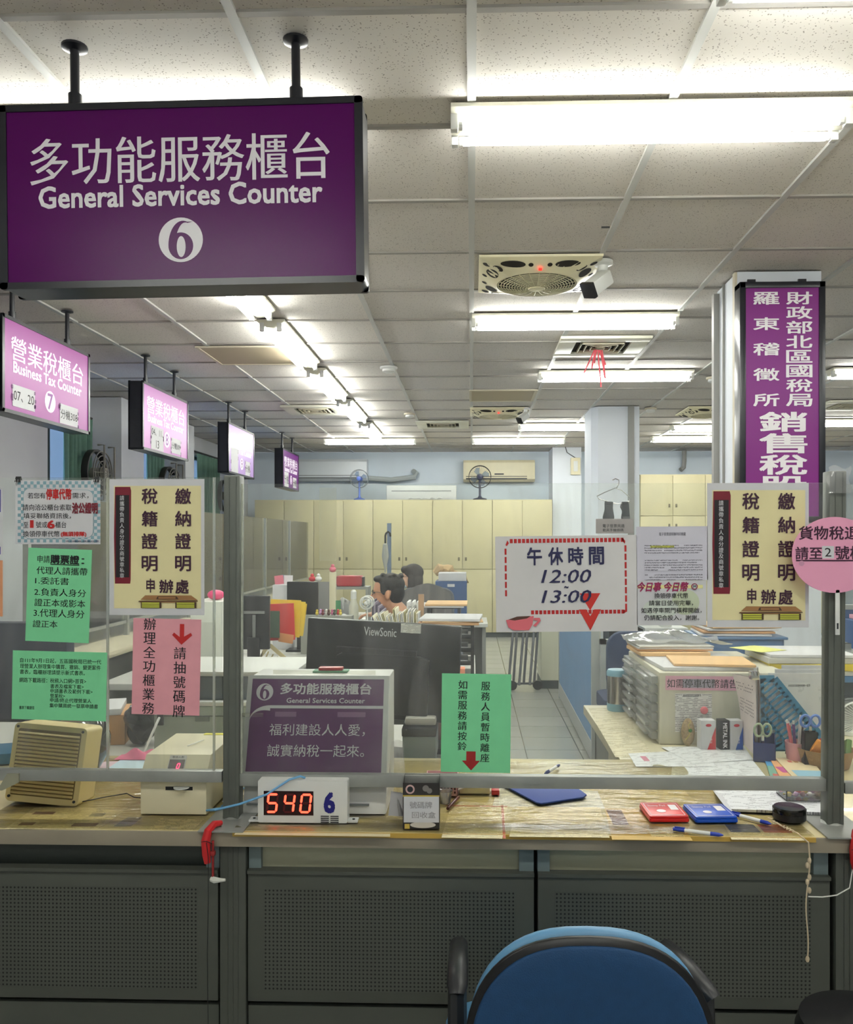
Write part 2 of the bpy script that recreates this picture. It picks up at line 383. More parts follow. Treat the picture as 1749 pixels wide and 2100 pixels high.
# ------------------------------------------------------------------ ceiling fittings
fanc = mat('fan_cream', (232, 224, 188), .35); hole = mat('dark_gap', (40, 36, 28), .9)
def ceil_fan(Y, px0, px1, label, tex):
    cx = lxy(px0, px1, Y); t = thing('ceiling_fan', label, 'ceiling fan', (cx, Y, CEIL), group='square ceiling fans')
    W = .29
    # frame with a round mouth and petal cut-outs
    fr = MB()
    n = 48; R = .2
    outer = []
    for i in range(n):
        a = 2*math.pi*i/n; c, s_ = math.cos(a), math.sin(a); k = W/max(abs(c), abs(s_)); outer.append((c*k, s_*k))
    for i in range(n):
        j = (i+1) % n; a0, a1 = 2*math.pi*i/n, 2*math.pi*j/n
        p0 = (R*math.cos(a0), R*math.sin(a0)); p1 = (R*math.cos(a1), R*math.sin(a1))
        fr.face([(p0[0], p0[1], -.06), (p1[0], p1[1], -.06), (outer[j][0], outer[j][1], -.012), (outer[i][0], outer[i][1], -.012)])
        fr.face([(p0[0], p0[1], -.06), (p0[0]*.96, p0[1]*.96, -.02), (p1[0]*.96, p1[1]*.96, -.02), (p1[0], p1[1], -.06)])
        fr.face([(outer[i][0], outer[i][1], -.012), (outer[j][0], outer[j][1], -.012), (outer[j][0]*1.005, outer[j][1]*1.005, -.001), (outer[i][0]*1.005, outer[i][1]*1.005, -.001)])
    fr.build('frame', fanc, t)
    hl = MB()
    def oval(cx_, cy_, rx, ry, rot):
        pts = []
        for i in range(20):
            a = 2*math.pi*i/20; X, Yv = rx*math.cos(a), ry*math.sin(a)
            x_, y_ = cx_+X*math.cos(rot)-Yv*math.sin(rot), cy_+X*math.sin(rot)+Yv*math.cos(rot)
            d = math.hypot(x_, y_); a2 = math.atan2(y_, x_); k = W/max(abs(math.cos(a2)), abs(math.sin(a2)))
            tt = min(1, max(0, (d-R)/(k-R))); pts.append((x_, y_, -.0612+tt*.048))
        hl.face(pts)
    for sx in (-1, 1):
        for sy in (-1, 1):
            oval(sx*.225, sy*.13, .03, .05, 0); oval(sx*.13, sy*.245, .06, .022, 0); oval(sx*.20, sy*.205, .03, .018, sx*sy*.8)
            oval(sx*.255, sy*.22, .018, .022, 0); oval(sx*.262, sy*.06, .012, .016, 0); oval(sx*.045, sy*.245, .012, .011, 0)
    hl.build('vent_holes', hole, t)
    g = MB()
    for i in range(1, 15):
        r = i*.0138; g.lathe([(r-.0018, -.058-.022*(1-(r/.2)**2)), (r+.0018, -.058-.022*(1-(r/.2)**2)), (r+.0018, -.054-.022*(1-(r/.2)**2)), (r-.0018, -.054-.022*(1-(r/.2)**2)), (r-.0018, -.058-.022*(1-(r/.2)**2))], n=40)
    for k in range(24):
        a = 2*math.pi*k/24; g.tube([(r*math.cos(a), r*math.sin(a), -.057-.022*(1-(r/.2)**2)) for r in (.04, .09, .14, .2)], .0018, 4)
    g.lathe([(0, -.084), (.04, -.082), (.044, -.076), (0, -.074)])
    g.build('grille', fanc, t)
    bl = MB()
    for k in range(5):
        a = 2*math.pi*k/5
        bl.face([(.03*math.cos(a), .03*math.sin(a), -.03), (.03*math.cos(a+.5), .03*math.sin(a+.5), -.04), (.17*math.cos(a+.7), .17*math.sin(a+.7), -.045), (.18*math.cos(a+.1), .18*math.sin(a+.1), -.028)])
    bl.lathe([(.05, -.05), (.05, -.02)]); bl.build('blade', mat('fan_blade', (170, 160, 130), .5), t)
    MB().lathe([(.19, -.021), (.0, -.021)]).lathe([(.195, -.05), (.195, -.021)]).build('motor_well', hole, t)
    MB().box(-.008, .008, -.238, -.222, -.057, -.05).build('indicator', mat('red_led', (255, 30, 20), .4, emit=1.5), t)
    return t
ceil_fan(4.30, 975, 1226, 'nearer square cream ceiling fan with round grille', 0)
ceil_fan(8.95, 965, 1077, 'farther small square ceiling fan near the end wall', 0)
ceil_fan(8.95, 1400, 1512, 'square ceiling fan half hidden by the near column', 0)
# cctv cameras
def cctv(px, py, Y, label, s=1):
    p = P(px, py, Y); t = thing('security_camera', label, 'security camera', (p.x, Y, CEIL-.002), (0, 0, .5), group='security cameras')
    MB().lathe([(.0, -.0), (.042*s, -.0), (.042*s, -.014*s), (.022*s, -.02*s), (.018*s, -.05*s), (.0, -.055*s)]).build('mount', white, t)
    b = MB(); b.T = Matrix.Translation((-.04*s, -.03*s, -.1*s)) @ Matrix.Rotation(-.65, 4, 'Y') @ Matrix.Rotation(.3, 4, 'X')
    b.box(-.06*s, .05*s, -.03*s, .03*s, -.03*s, .03*s, .008*s); bo = b.build('camera_body', white, t)
    b = MB(); b.T = Matrix.Translation((-.04*s, -.03*s, -.1*s)) @ Matrix.Rotation(-.65, 4, 'Y') @ Matrix.Rotation(.3, 4, 'X')
    b.box(-.078*s, -.058*s, -.033*s, .033*s, -.033*s, .033*s, .004*s).build('lens_hood', black, t)
    MB().tube([(0, 0, -.05*s), (.005*s, -.01*s, -.075*s), (-.02*s, -.02*s, -.085*s)], .01*s, 8).build('arm', chrome, t)
cctv(1236, 515, 4.12, 'white security camera beside the nearer ceiling fan', 1.15)
cctv(1078, 843, 8.7, 'security camera beside the farther ceiling fan')
# grille tiles
gm = MB(); 
m, nt, b, N, K = nodes('perforated')
tc = N('ShaderNodeTexCoord'); vo = N('ShaderNodeTexVoronoi'); vo.inputs['Scale'].default_value = 75; vo.inputs['Randomness'].default_value = .1; K(tc.outputs['Object'], vo.inputs['Vector'])
mx = N('ShaderNodeMix'); mx.data_type = 'RGBA'; mx.inputs['A'].default_value = lin((46, 40, 30)); mx.inputs['B'].default_value = lin((176, 162, 136))
K(mathn(nt, 'GREATER_THAN', vo.outputs['Distance'], .38), mx.inputs['Factor']); K(mx.outputs['Result'], b.inputs['Base Color'])
def ceiltile(px0, px1, Y, label, kind):
    cx = lxy(px0, px1, Y); t = thing('ceiling_vent', label, 'vent', (cx, Y, CEIL))
    if kind == 'perf':
        MB().box(-.29, .29, -.29, .29, -.006, .004).build('perforated_plate', M['perforated'], t)
        f = MB()
        for s in (-1, 1): f.box(s*.295-.012, s*.295+.012, -.3, .3, -.01, 0).box(-.3, .3, s*.295-.012, s*.295+.012, -.01, 0)
        f.build('frame', beige, t)
    else:
        wx, wy = (.5, .29) if kind == 'wide' else (.3, .29)
        f = MB(); 
        f.box(-wx, wx, -wy, -wy*.62, -.02, 0, .004).box(-wx, wx, wy*.62, wy, -.02, 0, .004).box(-wx, -wx*.62, -wy*.62, wy*.62, -.02, 0, .004).box(wx*.62, wx, -wy*.62, wy*.62, -.02, 0, .004)
        f.build('frame', lampw, t)
        l = MB()
        for k in range(1, 5):
            a, b_ = wx*.62*(1-k*.21), wy*.62*(1-k*.21); 
            for (x0, x1, y0, y1) in ((-a, a, -b_, -b_+.006), (-a, a, b_-.006, b_), (-a, -a+.006, -b_, b_), (a-.006, a, -b_, b_)): l.box(x0, x1, y0, y1, -.024, -.004)
        l.build('louvres', mat('louvre', (214, 206, 180), .4), t)
        MB().box(-wx*.62, wx*.62, -wy*.62, wy*.62, -.003, 0).build('duct_opening', hole, t)
    return t
ceiltile(425, 600, 6.16, 'perforated ceiling vent tile next to the long light row', 'perf')
ceiltile(965, 1095, 7.95, 'perforated ceiling vent tile beyond the near fan', 'perf')
v = ceiltile(1142, 1320, 5.92, 'square ceiling air vent with red ribbons hanging from it', 'sq')
ceiltile(858, 958, 9.9, 'small louvred air vent near the end wall', 'sq')
ceiltile(600, 692, 8.75, 'louvred air vent beside the far end of the light row', 'sq')
ceiltile(1690, 1790, 8.6, 'louvred air vent behind the purple column sign', 'sq')
rb = MB()
for k in range(7):
    x = -.06+.02*k+random.uniform(-.01, .01); dx = random.uniform(-.05, .05); L_ = random.uniform(.09, .2)
    if k == 3: L_ = .26; dx = .02
    rb.grid(lambda u, v_: (x*.4*(1-v_)+(x+dx)*v_+(u-.5)*.010, -.01*math.sin(v_*6+k), -.0-v_*L_), 1, 8)
p = v.location
tag(rb.build('air_ribbons', mat('red_ribbon', (214, 84, 96), .6), loc=(p.x-.01, p.y+.03, CEIL-.024)), 'thin red ribbons hanging down from the square ceiling vent', 'ribbon')
def detector(px, Y, label, m_, r=.05):
    p = P(px, 750, Y); t = thing('smoke_detector', label, 'smoke detector', (p.x, Y, CEIL-.003))
    MB().lathe([(r*1.1, 0), (r*1.1, -.012), (r, -.018), (0, -.018)]).build('base', m_, t)
    MB().lathe([(r*.8, -.018), (r*.8, -.036), (r*.55, -.044), (0, -.046)]).build('sensor_cap', white, t)
detector(797, 6.6, 'white round smoke detector on the nearer part of ceiling', white, .062)
detector(840, 9.05, 'small smoke detector with yellowed base near the end wall', beige, .055)
detector(1334, 8.75, 'yellowed round detector between the two columns', beige, .055)
detector(1462, 7.1, 'small round detector beside the near column', beige, .05)
tag(MB().box(-.035, .0, -.004, .004, -.006, 0).build('black_clip', black, loc=(P(1250, 466, 3.66).x, 3.66, CEIL-.003)), 'tiny black clip stuck on the ceiling before the near fan', 'clip')
# pipe elbow on the back wall, emergency lamp
pp = P(1403, 945, 13.0)
tag(MB().tube([(pp.x, 13.0, CEIL), (pp.x, 13.0, pp.z-.0), (pp.x-.01, 13.0, pp.z-.1), (pp.x-.06, 12.98, pp.z-.14)], .035, 10).build('drain_pipe', grey), 'grey pipe elbow coming down the end wall', 'pipe')
e = P(1180, 957, 12.47); t = thing('emergency_lamp', 'small cream emergency lamp on the end wall pilaster', 'lamp', (e.x, 12.5, e.z-.12))
MB().box(-.07, .07, -.05, 0, 0, .25, .01).build('case', cream, t); MB().box(-.03, .03, -.06, -.05, .05, .2, .004).build('lens', white, t)
MB().tube([(0, -.01, .25), (-.12, -.005, .33), (-.2, -.005, .6), (-.19, -.005, .9)], .006, 5).build('cord', black, t)
# ------------------------------------------------------------------ hanging counter signs
framem = mat('sign_frame', (26, 28, 36), .3, spec=.6, noise=.2, nscale=30)
def six(mb_w, mb_p, cx, cz, r, y):
    """ornate six knocked out of a white disc"""
    mb_w.disc(cx, cz, r, y)
    mb_p.disc(cx, cz-.27*r, .56*r, y-.0004, .60*r)
    L_ = []; 
    for i in range(15):
        t = i/14; ang = math.radians(178-105*t); L_.append((cx+.10*r+(.66*r)*math.cos(ang)*(1), cz-.27*r+1.12*r*math.sin(ang)))
    R_ = []
    for i in range(15):
        t = i/14; ang = math.radians(178-100*t); R_.append((cx+.22*r+(.46*r)*math.cos(ang), cz-.27*r+1.04*r*math.sin(ang)))
    for i in range(14): mb_p.face([(L_[i][0], y-.0006, L_[i][1]), (L_[i+1][0], y-.0006, L_[i+1][1]), (R_[i+1][0], y-.0006, R_[i+1][1]), (R_[i][0], y-.0006, R_[i][1])])
    mb_p.face([(L_[14][0], y-.0006, L_[14][1]), (cx+.56*r, y-.0006, cz+.80*r), (R_[14][0], y-.0006, R_[14][1])])
    return (cx+.02*r, cz-.31*r, .2*r, .47*r)
glareletter = mat('sign_letter_glare', (240, 232, 242), .4, emit=.22)  # letters glow weakly to stand in for reflected glare
def hang_sign(loc, rot, label, face, glare, num, title, eng, notes):
    """origin at the bottom middle of the sign; front faces -Y"""
    t = thing('hanging_sign', label, 'sign', loc, rot, group='purple hanging counter signs')
    W, H, D = .484, .487, .105
    fr = MB(); b_ = .018
    fr.rrect(-W, W, 0, H, .022, .006, D-.006, n=4)
    for y0, y1 in ((0, .012), (D-.012, D)):
        fr.rrect(-W, -W+b_*1.2, 0, H, .008, y0, y1).rrect(W-b_*1.2, W, 0, H, .008, y0, y1).rrect(-W, W, 0, b_, .008, y0, y1).rrect(-W, W, H-b_, H, .008, y0, y1)
    fr.build('sign_frame', framem, t)
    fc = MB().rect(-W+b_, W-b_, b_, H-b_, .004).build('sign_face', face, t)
    if glare: MB().face([(W-b_, D-.004, b_), (-W+b_, D-.004, b_), (-W+b_, D-.004, H-b_), (W-b_, D-.004, H-b_)]).build('rear_face', face, t)
    k = W*2/742.0     # local metres per pixel of the big sign, x measured from its left edge
    wl_, pl_, hl_ = MB(), MB(), MB()
    def R(x): return -W+(x+4)*k
    def Zz(y): return H-(y-203)*k
    wl_.text(title, R(61), R(670), Zz(366), Zz(272), .0030, bold=.012)
    wl_.text(eng, R(78), R(654), Zz(413), Zz(370), .0030, bold=.028)
    if num == '6':
        c = six(wl_, pl_, R(367), Zz(483), 45*k, .0030)
        hl_.disc(c[0], c[1], c[2], .0020, c[3])
        hl_.build('numeral_gap', wletter, t)
    else:
        wl_.disc(R(367), Zz(483), 45*k, .0030)
        pl_.text(num, R(345 if len(num) == 1 else 335), R(389 if len(num) == 1 else 399), Zz(516), Zz(450), .0026, bold=.02)
    wl_.build('lettering', glareletter if glare else wletter, t); pl_.build('numeral', purple if not glare else mat('numeral_glare_purple', (130, 50, 140), .4), t)  # glare signs: reflected light put into paler letters and numeral
    for x0, x1, y0, y1, s in notes:
        n = MB().rect(R(x0), R(x1), Zz(y1), Zz(y0), .0024).build('taped_note', wpaper, t)
        mb = MB()
        ls = s.split('/'); h = (y1-y0)/len(ls)
        for i, l_ in enumerate(ls): mb.text(l_, R(x0+8), R(x1-8), Zz(y0+h*i+h*.85), Zz(y0+h*i+h*.15), .0018, keep=True)
        mb.build('handwriting', ink, n)
        tp = MB()
        for q in range(7):
            xx = random.choice((x0-8, x1-4)) + random.uniform(-4, 4); yy = random.uniform(y0-8, y1)
            tp.rect(R(xx), R(xx+12), Zz(yy+14), Zz(yy), .0021)
        tp.build('tape', purple, n)
    for x in (-.30, .30):
        r_ = MB(); top = CEIL-.002-loc[2]
        r_.cyl((x, D/2, H-.002), (x, D/2, top), .012).cyl((x, D/2, H), (x, D/2, H+.05), .018).lathe([(.034, top), (.034, top-.006), (.014, top-.012)], (x, D/2, 0), 18)
        r_.build('hanger_rod', framem, t)
    return t
sp = P(371, 588, 2.22)
hang_sign((sp.x, 2.22, 2.085), (0, -.012, 0), 'large purple sign of counter six over the service counter', purple, False, '6', '多功能服務櫃台', 'General Services Counter', [])
def glarem(name, c, e):
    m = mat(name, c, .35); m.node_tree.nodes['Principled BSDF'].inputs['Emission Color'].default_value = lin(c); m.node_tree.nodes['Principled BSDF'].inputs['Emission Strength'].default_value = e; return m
f7 = glarem('sign_glare_pink', (146, 54, 138), .06); f8 = glarem('sign_glare_lilac', (168, 98, 166), .08); f9 = glarem('sign_glare_pale', (168, 134, 196), .08); f10 = glarem('sign_glare_violet', (104, 20, 118), .05)  # reflected glare put into paler face colours and a weak glow
zl = 2.052
for Y, f, n, lab, nt_ in ((4.63, f7, '7', 'purple sign of counter seven, cut off by the photo edge', [(70, 240, 460, 545, '07、20'), (450, 620, 475, 560, '分機308')]),
                     (6.43, f8, '8', 'purple sign of counter eight with two taped notes', [(120, 310, 430, 560, '04、11、/13'), (440, 600, 460, 550, '分機309')]),
                     (8.55, f9, '9', 'pale glaring sign of counter nine, second from last', [(70, 260, 380, 570, '   /   '), (470, 610, 450, 560, '分機')]),
                     (10.9, f10, '10', 'small purple sign of counter ten at the end of the row', [(60, 250, 420, 560, '分機'), (450, 620, 450, 550, '分機')])):
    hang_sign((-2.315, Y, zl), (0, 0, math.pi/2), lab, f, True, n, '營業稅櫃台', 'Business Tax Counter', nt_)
# column sign
cs = P(1604, 577, 4.22); zt = P(1604, 577, 4.22).z; zb = 1.50
t = thing('column_sign', 'tall purple tax office sign mounted on the near column', 'sign', (cs.x+.002, 4.31, zb))
k = 4.22/F; hw = 86*k; Hs = zt-zb
fr = MB().box(-hw, -hw+.03, -.09, -.002, 0, Hs, .003).box(hw-.03, hw, -.09, -.002, 0, Hs, .003).box(-hw, hw, -.09, -.002, Hs-.03, Hs, .003).box(-hw, hw, -.09, -.002, 0, .03, .003).box(-hw+.02, hw-.02, -.08, -.002, .02, Hs-.02)
for s in (-1, 1): fr.box(s*.125-.02, s*.125+.02, -.012, -.002, Hs, Hs+.035)
fr.build('sign_frame', framem, t)
MB().rect(-hw+.028, hw-.028, .028, Hs-.028, -.083).build('sign_face', mat('column_sign_purple', (122, 22, 122), .4), t)
l = MB(); 
def sx(px): return (px-1604)*k
def sz(py): return Hs-(py-577)*k
l.col('財政部北區國稅局', sx(1638), sz(598), 29.6*k, 51*k, 25*k, -.085, .02)
l.col('羅東稽徵所', sx(1572), sz(598), 51.6*k, 51*k, 25*k, -.085, .02)
l.col('銷售稅股', sx(1606), sz(842), 43.6*k, 92*k, 39*k, -.085, .03)
l.build('lettering', wletter, t)
# ------------------------------------------------------------------ far furniture along the back wall
cup = mat('cupboard_beige', (204, 195, 156), .5, noise=.03, nscale=4); seam = mat('seam_dark', (70, 66, 52), .8)
basek = mat('plinth_dark', (56, 66, 66), .6)
def cupboard(x0, w_, y0, z1, label, split=.98, plates=True, g='beige cupboards along the end wall'):
    t = thing('storage_cupboard', label, 'cupboard', (x0+w_/2, y0, 0), group=g); h = w_/2
    MB().box(-h+.001, h-.001, .02, .45, .07, z1).box(-h+.001, h-.001, .01, .45, z1-.02, z1).build('body', cup, t)
    MB().box(-h, h, .03, .4, 0, .07).build('plinth', basek, t)
    for s in (-1, 1):
        for a, c in ((.075, split-.004), (split+.004, z1-.02)):
            x_0, x_1 = (-h+.004, -.003) if s < 0 else (.003, h-.004)
            d = MB().box(x_0, x_1, 0, .018, a, c, .002).build('door', cup, t)
            zz = a+.12 if a > .5 else c-.16
            MB().box(s*.05-.014, s*.05+.014, -.006, 0, zz, zz+.05, .003).build('handle', mat('lock_grey', (120, 112, 92), .4, metal=.6), d)
    return t
px0 = P(520, 1100, 12.3).x
names = ['first', 'second', 'third', 'fourth', 'fifth', 'sixth']
wcb = .862
xs = P(643, 1100, 12.3).x-wcb
for i in range(5):
    cupboard(xs+i*wcb, wcb, 12.3, 1.985, '%s beige double cupboard along the end wall, counted from the window wall' % names[i] if i != 4 else 'beige double cupboard next to the end wall pilaster')
for i in range(3):
    x = P(1313, 1000, 12.4).x+i*.93
    cupboard(x, .93, 12.4, 2.35, ['tall beige cupboard right behind the far column', 'tall beige cupboard below the pipe elbow', 'tall beige cupboard behind the near column'][i], 1.75)
# air conditioners
def aircon(px0, px1, pt, pb, Y, label, m_, disp):
    a, c = P(px0, pb, Y), P(px1, pt, Y); t = thing('air_conditioner', label, 'air conditioner', ((a.x+c.x)/2, Y, a.z)); h = (c.x-a.x)/2; H = c.z-a.z
    MB().prism([(.0, .04), (0.05, 0), (.2, 0), (.2, H), (.03, H), (0, H-.04)], -h, h, 'x', .006).build('casing', m_, t)
    MB().box(-h+.04, h-.12, -.004, .01, .035, .055).box(-h+.04, h-.12, -.004, .01, .075, .085).build('louvre_slot', black if disp else mat('slot_grey', (120, 124, 126), .5), t)
    if disp: MB().box(-.07, .07, -.005, 0, .105, .125).build('display', black, t)
    return t
aircon(600, 752, 941, 986, 12.9, 'white air conditioner on the end wall partly behind the farthest sign', mat('ac_white', (222, 228, 232), .3), False)
aircon(950, 1097, 943, 988, 12.9, 'cream air conditioner on the end wall with dark slots', cream, True)
q = P(752, 980, 12.95); q2 = P(850, 978, 12.95)
tag(MB().tube([(q.x, 13.02, q.z), ((q.x+q2.x)/2, 13.0, q.z-.03), (q2.x, 13.0, q2.z), (q2.x+.02, 13.05, q2.z+.06), (q2.x-.03, 13.11, q2.z+.1)], .04, 8).build('wrapped_pipe', mat('pipe_wrap', (176, 184, 184), .6, bump=.5, bscale=40)), 'grey wrapped pipe running from the white air conditioner', 'pipe')
def desk_fan(px, pyb, pyc, Y, z0, r, label, hubm, loc=None, cage=None):
    p = P(px, pyc, Y); t = thing('desk_fan', label, 'fan', (p.x, Y, z0)); zc = p.z-z0
    MB().lathe([(r*.6, 0), (r*.62, .015), (r*.2, .035), (r*.1, .06), (r*.1, zc-r*.3), (.0, zc-r*.3)]).build('stand', hubm, t)
    c = cage or black
    g = MB()
    for y_ in (-.06, .03): g.lathe([(r-.004, y_-.002), (r, y_+.002), (r-.004, y_+.004), (r-.008, y_), (r-.004, y_-.002)], (0, 0, zc), 32, 'y')
    nr = 30
    for k in range(nr):
        a = 2*math.pi*k/nr; g.tube([(.02*math.cos(a), -.085, zc+.02*math.sin(a)), (r*.6*math.cos(a+.3), -.08, zc+r*.6*math.sin(a+.3)), (r*math.cos(a+.4), -.058, zc+r*math.sin(a+.4))], .0012, 3)
    g.build('cage', c, t)
    MB().lathe([(0, -.095), (r*.22, -.09), (r*.24, -.07), (0, -.06)], (0, 0, zc), 20, 'y').build('hub', hubm, t)
    MB().lathe([(0, .1), (r*.3, .08), (r*.3, .02), (0, .02)], (0, 0, zc), 20, 'y').build('motor', hubm, t)
    b = MB()
    for k in range(4):
        a = 2*math.pi*k/4+.3
        b.face([(.02*math.cos(a), -.02, zc+.02*math.sin(a)), (r*.8*math.cos(a-.25), -.03, zc+r*.8*math.sin(a-.25)), (r*.86*math.cos(a+.1), -.02, zc+r*.86*math.sin(a+.1)), (r*.7*math.cos(a+.55), 0, zc+r*.7*math.sin(a+.55)), (.03*math.cos(a+.8), 0, zc+.03*math.sin(a+.8))])
    b.build('blade', clear('fan_blade_clear', (170, 190, 220), .15), t)
    return t
desk_fan(984, 1022, 978, 12.45, 1.987, .165, 'black desk fan standing on the cupboards before the cream air conditioner', mat('fan_navy', (30, 36, 66), .35))
desk_fan(737, 1022, 982, 12.45, 1.987, .135, 'small desk fan with blue hub standing on the cupboards', mat('fan_blue', (90, 120, 210), .35), cage=mat('cage_grey', (120, 130, 136), .4))
a = P(792, 1022, 12.5); c = P(936, 992, 12.5)
t = thing('spare_air_panel', 'white casing panel lying on top of the cupboards', 'panel', ((a.x+c.x)/2, 12.5, 1.987)); hh = (c.x-a.x)/2
MB().box(-hh, hh, 0, .12, 0, .22, .02).build('casing', white, t); MB().box(-hh*.85, hh*.85, -.004, .004, .13, .14).build('slot', mat('slot_grey', (120, 124, 126)), t)
MB().tube([(-.2+.03*i, -.03+.015*math.sin(i*1.3), .01+.025*abs(math.sin(i*.9))) for i in range(18)], .006, 4).build('cord', white, t)
# umbrella hanging on a post
u = P(790, 1092, 10.6); t = thing('umbrella', 'grey folded umbrella hooked on a slim blue post', 'umbrella', (u.x, 10.6, 1.0)); zt_ = u.z-1.0
MB().lathe([(.008, 0), (.012, .05), (.045, .2), (.03, zt_-.15), (.006, zt_-.13)]).build('canopy', mat('umbrella_grey', (176, 176, 168), .6), t)
MB().tube([(0, 0, zt_-.16), (0, 0, zt_-.04), (.01, 0, zt_-.01), (.035, 0, zt_+.01), (.06, 0, zt_-.01), (.065, 0, zt_-.05)], .012, 8).build('handle', black, t)
u2 = P(798, 1073, 10.65)
t = thing('slim_post', 'slim grey blue post beside the hanging umbrella', 'post', (u2.x, 10.65, 0)); MB().box(-.025, .025, -.02, .02, 0, u2.z).build('pole', mat('post_blue', (120, 136, 160), .5), t); MB().box(-.12, .12, -.12, .12, 0, .02, .004).build('foot', dark, t)
# ------------------------------------------------------------------ counter wing under the hanging row
panelg = mat('panel_grey', (78, 81, 74), .5, noise=.10, nscale=5)
m, nt, b, N, K = nodes('perf_panel')
tc = N('ShaderNodeTexCoord'); sp_ = N('ShaderNodeSeparateXYZ'); K(tc.outputs['Object'], sp_.inputs[0])
PIT = .00865
fx = mathn(nt, 'SUBTRACT', mathn(nt, 'FRACT', mathn(nt, 'DIVIDE', sp_.outputs[0], PIT)), .5); fz = mathn(nt, 'SUBTRACT', mathn(nt, 'FRACT', mathn(nt, 'DIVIDE', sp_.outputs[2], PIT)), .5)
r2 = mathn(nt, 'ADD', mathn(nt, 'MULTIPLY', fx, fx), mathn(nt, 'MULTIPLY', fz, fz)); dot = mathn(nt, 'LESS_THAN', r2, .06)
n_ = N('ShaderNodeTexNoise'); n_.inputs['Scale'].default_value = 6; n_.inputs['Detail'].default_value = 6; K(tc.outputs['Object'], n_.inputs['Vector'])
mr = N('ShaderNodeMapRange'); mr.inputs[3].default_value = .85; mr.inputs[4].default_value = 1.12; K(n_.outputs['Fac'], mr.inputs[0])
vm = N('ShaderNodeVectorMath'); vm.operation = 'SCALE'; vm.inputs[0].default_value = lin((78, 81, 74))[:3]; K(mr.outputs[0], vm.inputs['Scale'])
mx = N('ShaderNodeMix'); mx.data_type = 'RGBA'; K(vm.outputs[0], mx.inputs['A']); mx.inputs['B'].default_value = lin((12, 12, 12)); K(dot, mx.inputs['Factor']); K(mx.outputs['Result'], b.inputs['Base Color']); b.inputs['Roughness'].default_value = .5
glassm = clear('screen_acrylic', (252, 254, 252), .035, gloss=.8, smear=.07)
glass2 = clear('wing_acrylic', (240, 246, 240), .08, gloss=1.3)
WT = mat('counter_top', (212, 204, 176), .35, noise=.06, nscale=6)
t = thing('wing_counter', 'long side counter running to the back under the hanging signs', 'counter', (-2.34, 0, 0))
MB().box(-.3, .3, 4.3, 12.0, .745, .78, .004).build('worktop', WT, t); MB().box(-.28, -.24, 4.3, 12.0, 0, .745).box(.2, .24, 4.3, 12.0, .1, .745).build('front_panel', panelg, t)
for i in range(6):
    y0 = 4.35+i*1.27; zt_ = 1.65
    t = thing('acrylic_screen', ['clear acrylic screen on the side counter nearest the front', 'clear acrylic screen on the side counter, second pane going back', 'clear acrylic screen on the side counter, third pane going back', 'clear acrylic screen on the side counter, fourth pane going back', 'clear acrylic screen on the side counter, fifth pane going back', 'farthest clear acrylic screen on the side counter'][i], 'screen', (-2.3, y0, .78), group='acrylic screens on the side counter')
    MB().box(-.003, .003, .02, 1.24, .1, zt_-.78).build('pane', glass2, t)
    MB().box(-.015, .015, -.015, .015, 0, zt_-.78).box(-.01, .01, 0, 1.25, .08, .1).build('frame', steel, t)
# ------------------------------------------------------------------ front service counter
CT = .78; CY0 = 1.85; CY1 = 2.49
lx, rx_ = -1.9, 2.6
t = thing('counter_worktop', 'long cream worktop of the front service counter', 'worktop', (0, CY0, CT-.034))
MB().box(lx, rx_, .004, CY1-CY0, 0, .034, .003).build('top_slab', mat('worktop_cream', (228, 214, 168), .25, noise=.10, nscale=7, coat=.3), t)
MB().box(lx, rx_, 0, .0045, 0.001, .033, .001).build('edge_band', mat('edge_beige', (150, 141, 124), .45, noise=.08, nscale=6), t)
t = thing('service_counter', 'grey metal front of the service counter with perforated panels', 'counter', (0, 0, 0))
YF = 1.87
def xx(px, py=1900): return P(px, py, YF).x
def zz(py, px=900): return P(px, py, YF).z
zt_, zb_ = zz(1795), zz(2060)
for a, c, h0, h1 in ((-480, 447, -440, 408), (508, 1095, 544, 1054), (1103, 1702, 1141, 1662), (1775, 2400, 1812, 2360)):
    d = MB().box(xx(a), xx(c), YF, YF+.03, zb_, zt_, .002).build('front_panel', panelg, t)
    hx0, hx1 = round(xx(h0)/PIT)*PIT, round(xx(h1)/PIT)*PIT; hz1 = round(zz(1830)/PIT)*PIT; hz0 = hz1-26*PIT
    MB().rect(hx0, hx1, hz0, hz1, YF-.0006).build('perforated_field', M['perf_panel'], d)
for a, c in ((-600, 447), (508, 1095), (1103, 1702)): MB().box(xx(a), xx(c), YF-.006, YF+.02, zz(1795), zz(1788)).build('ledge', panelg, t)
f = MB()
for a, c in ((452, 505), (1712, 1770)): 
    f = MB(); f.box(xx(a), xx(c), YF-.004, YF+.04, 0, CT-.034, .002)
    for q in (.3, .5, .7): f.box(xx(a)+(xx(c)-xx(a))*q-.0008, xx(a)+(xx(c)-xx(a))*q+.0008, YF-.0055, YF, 0, CT-.036)
    f.build('upright', panelg, t)
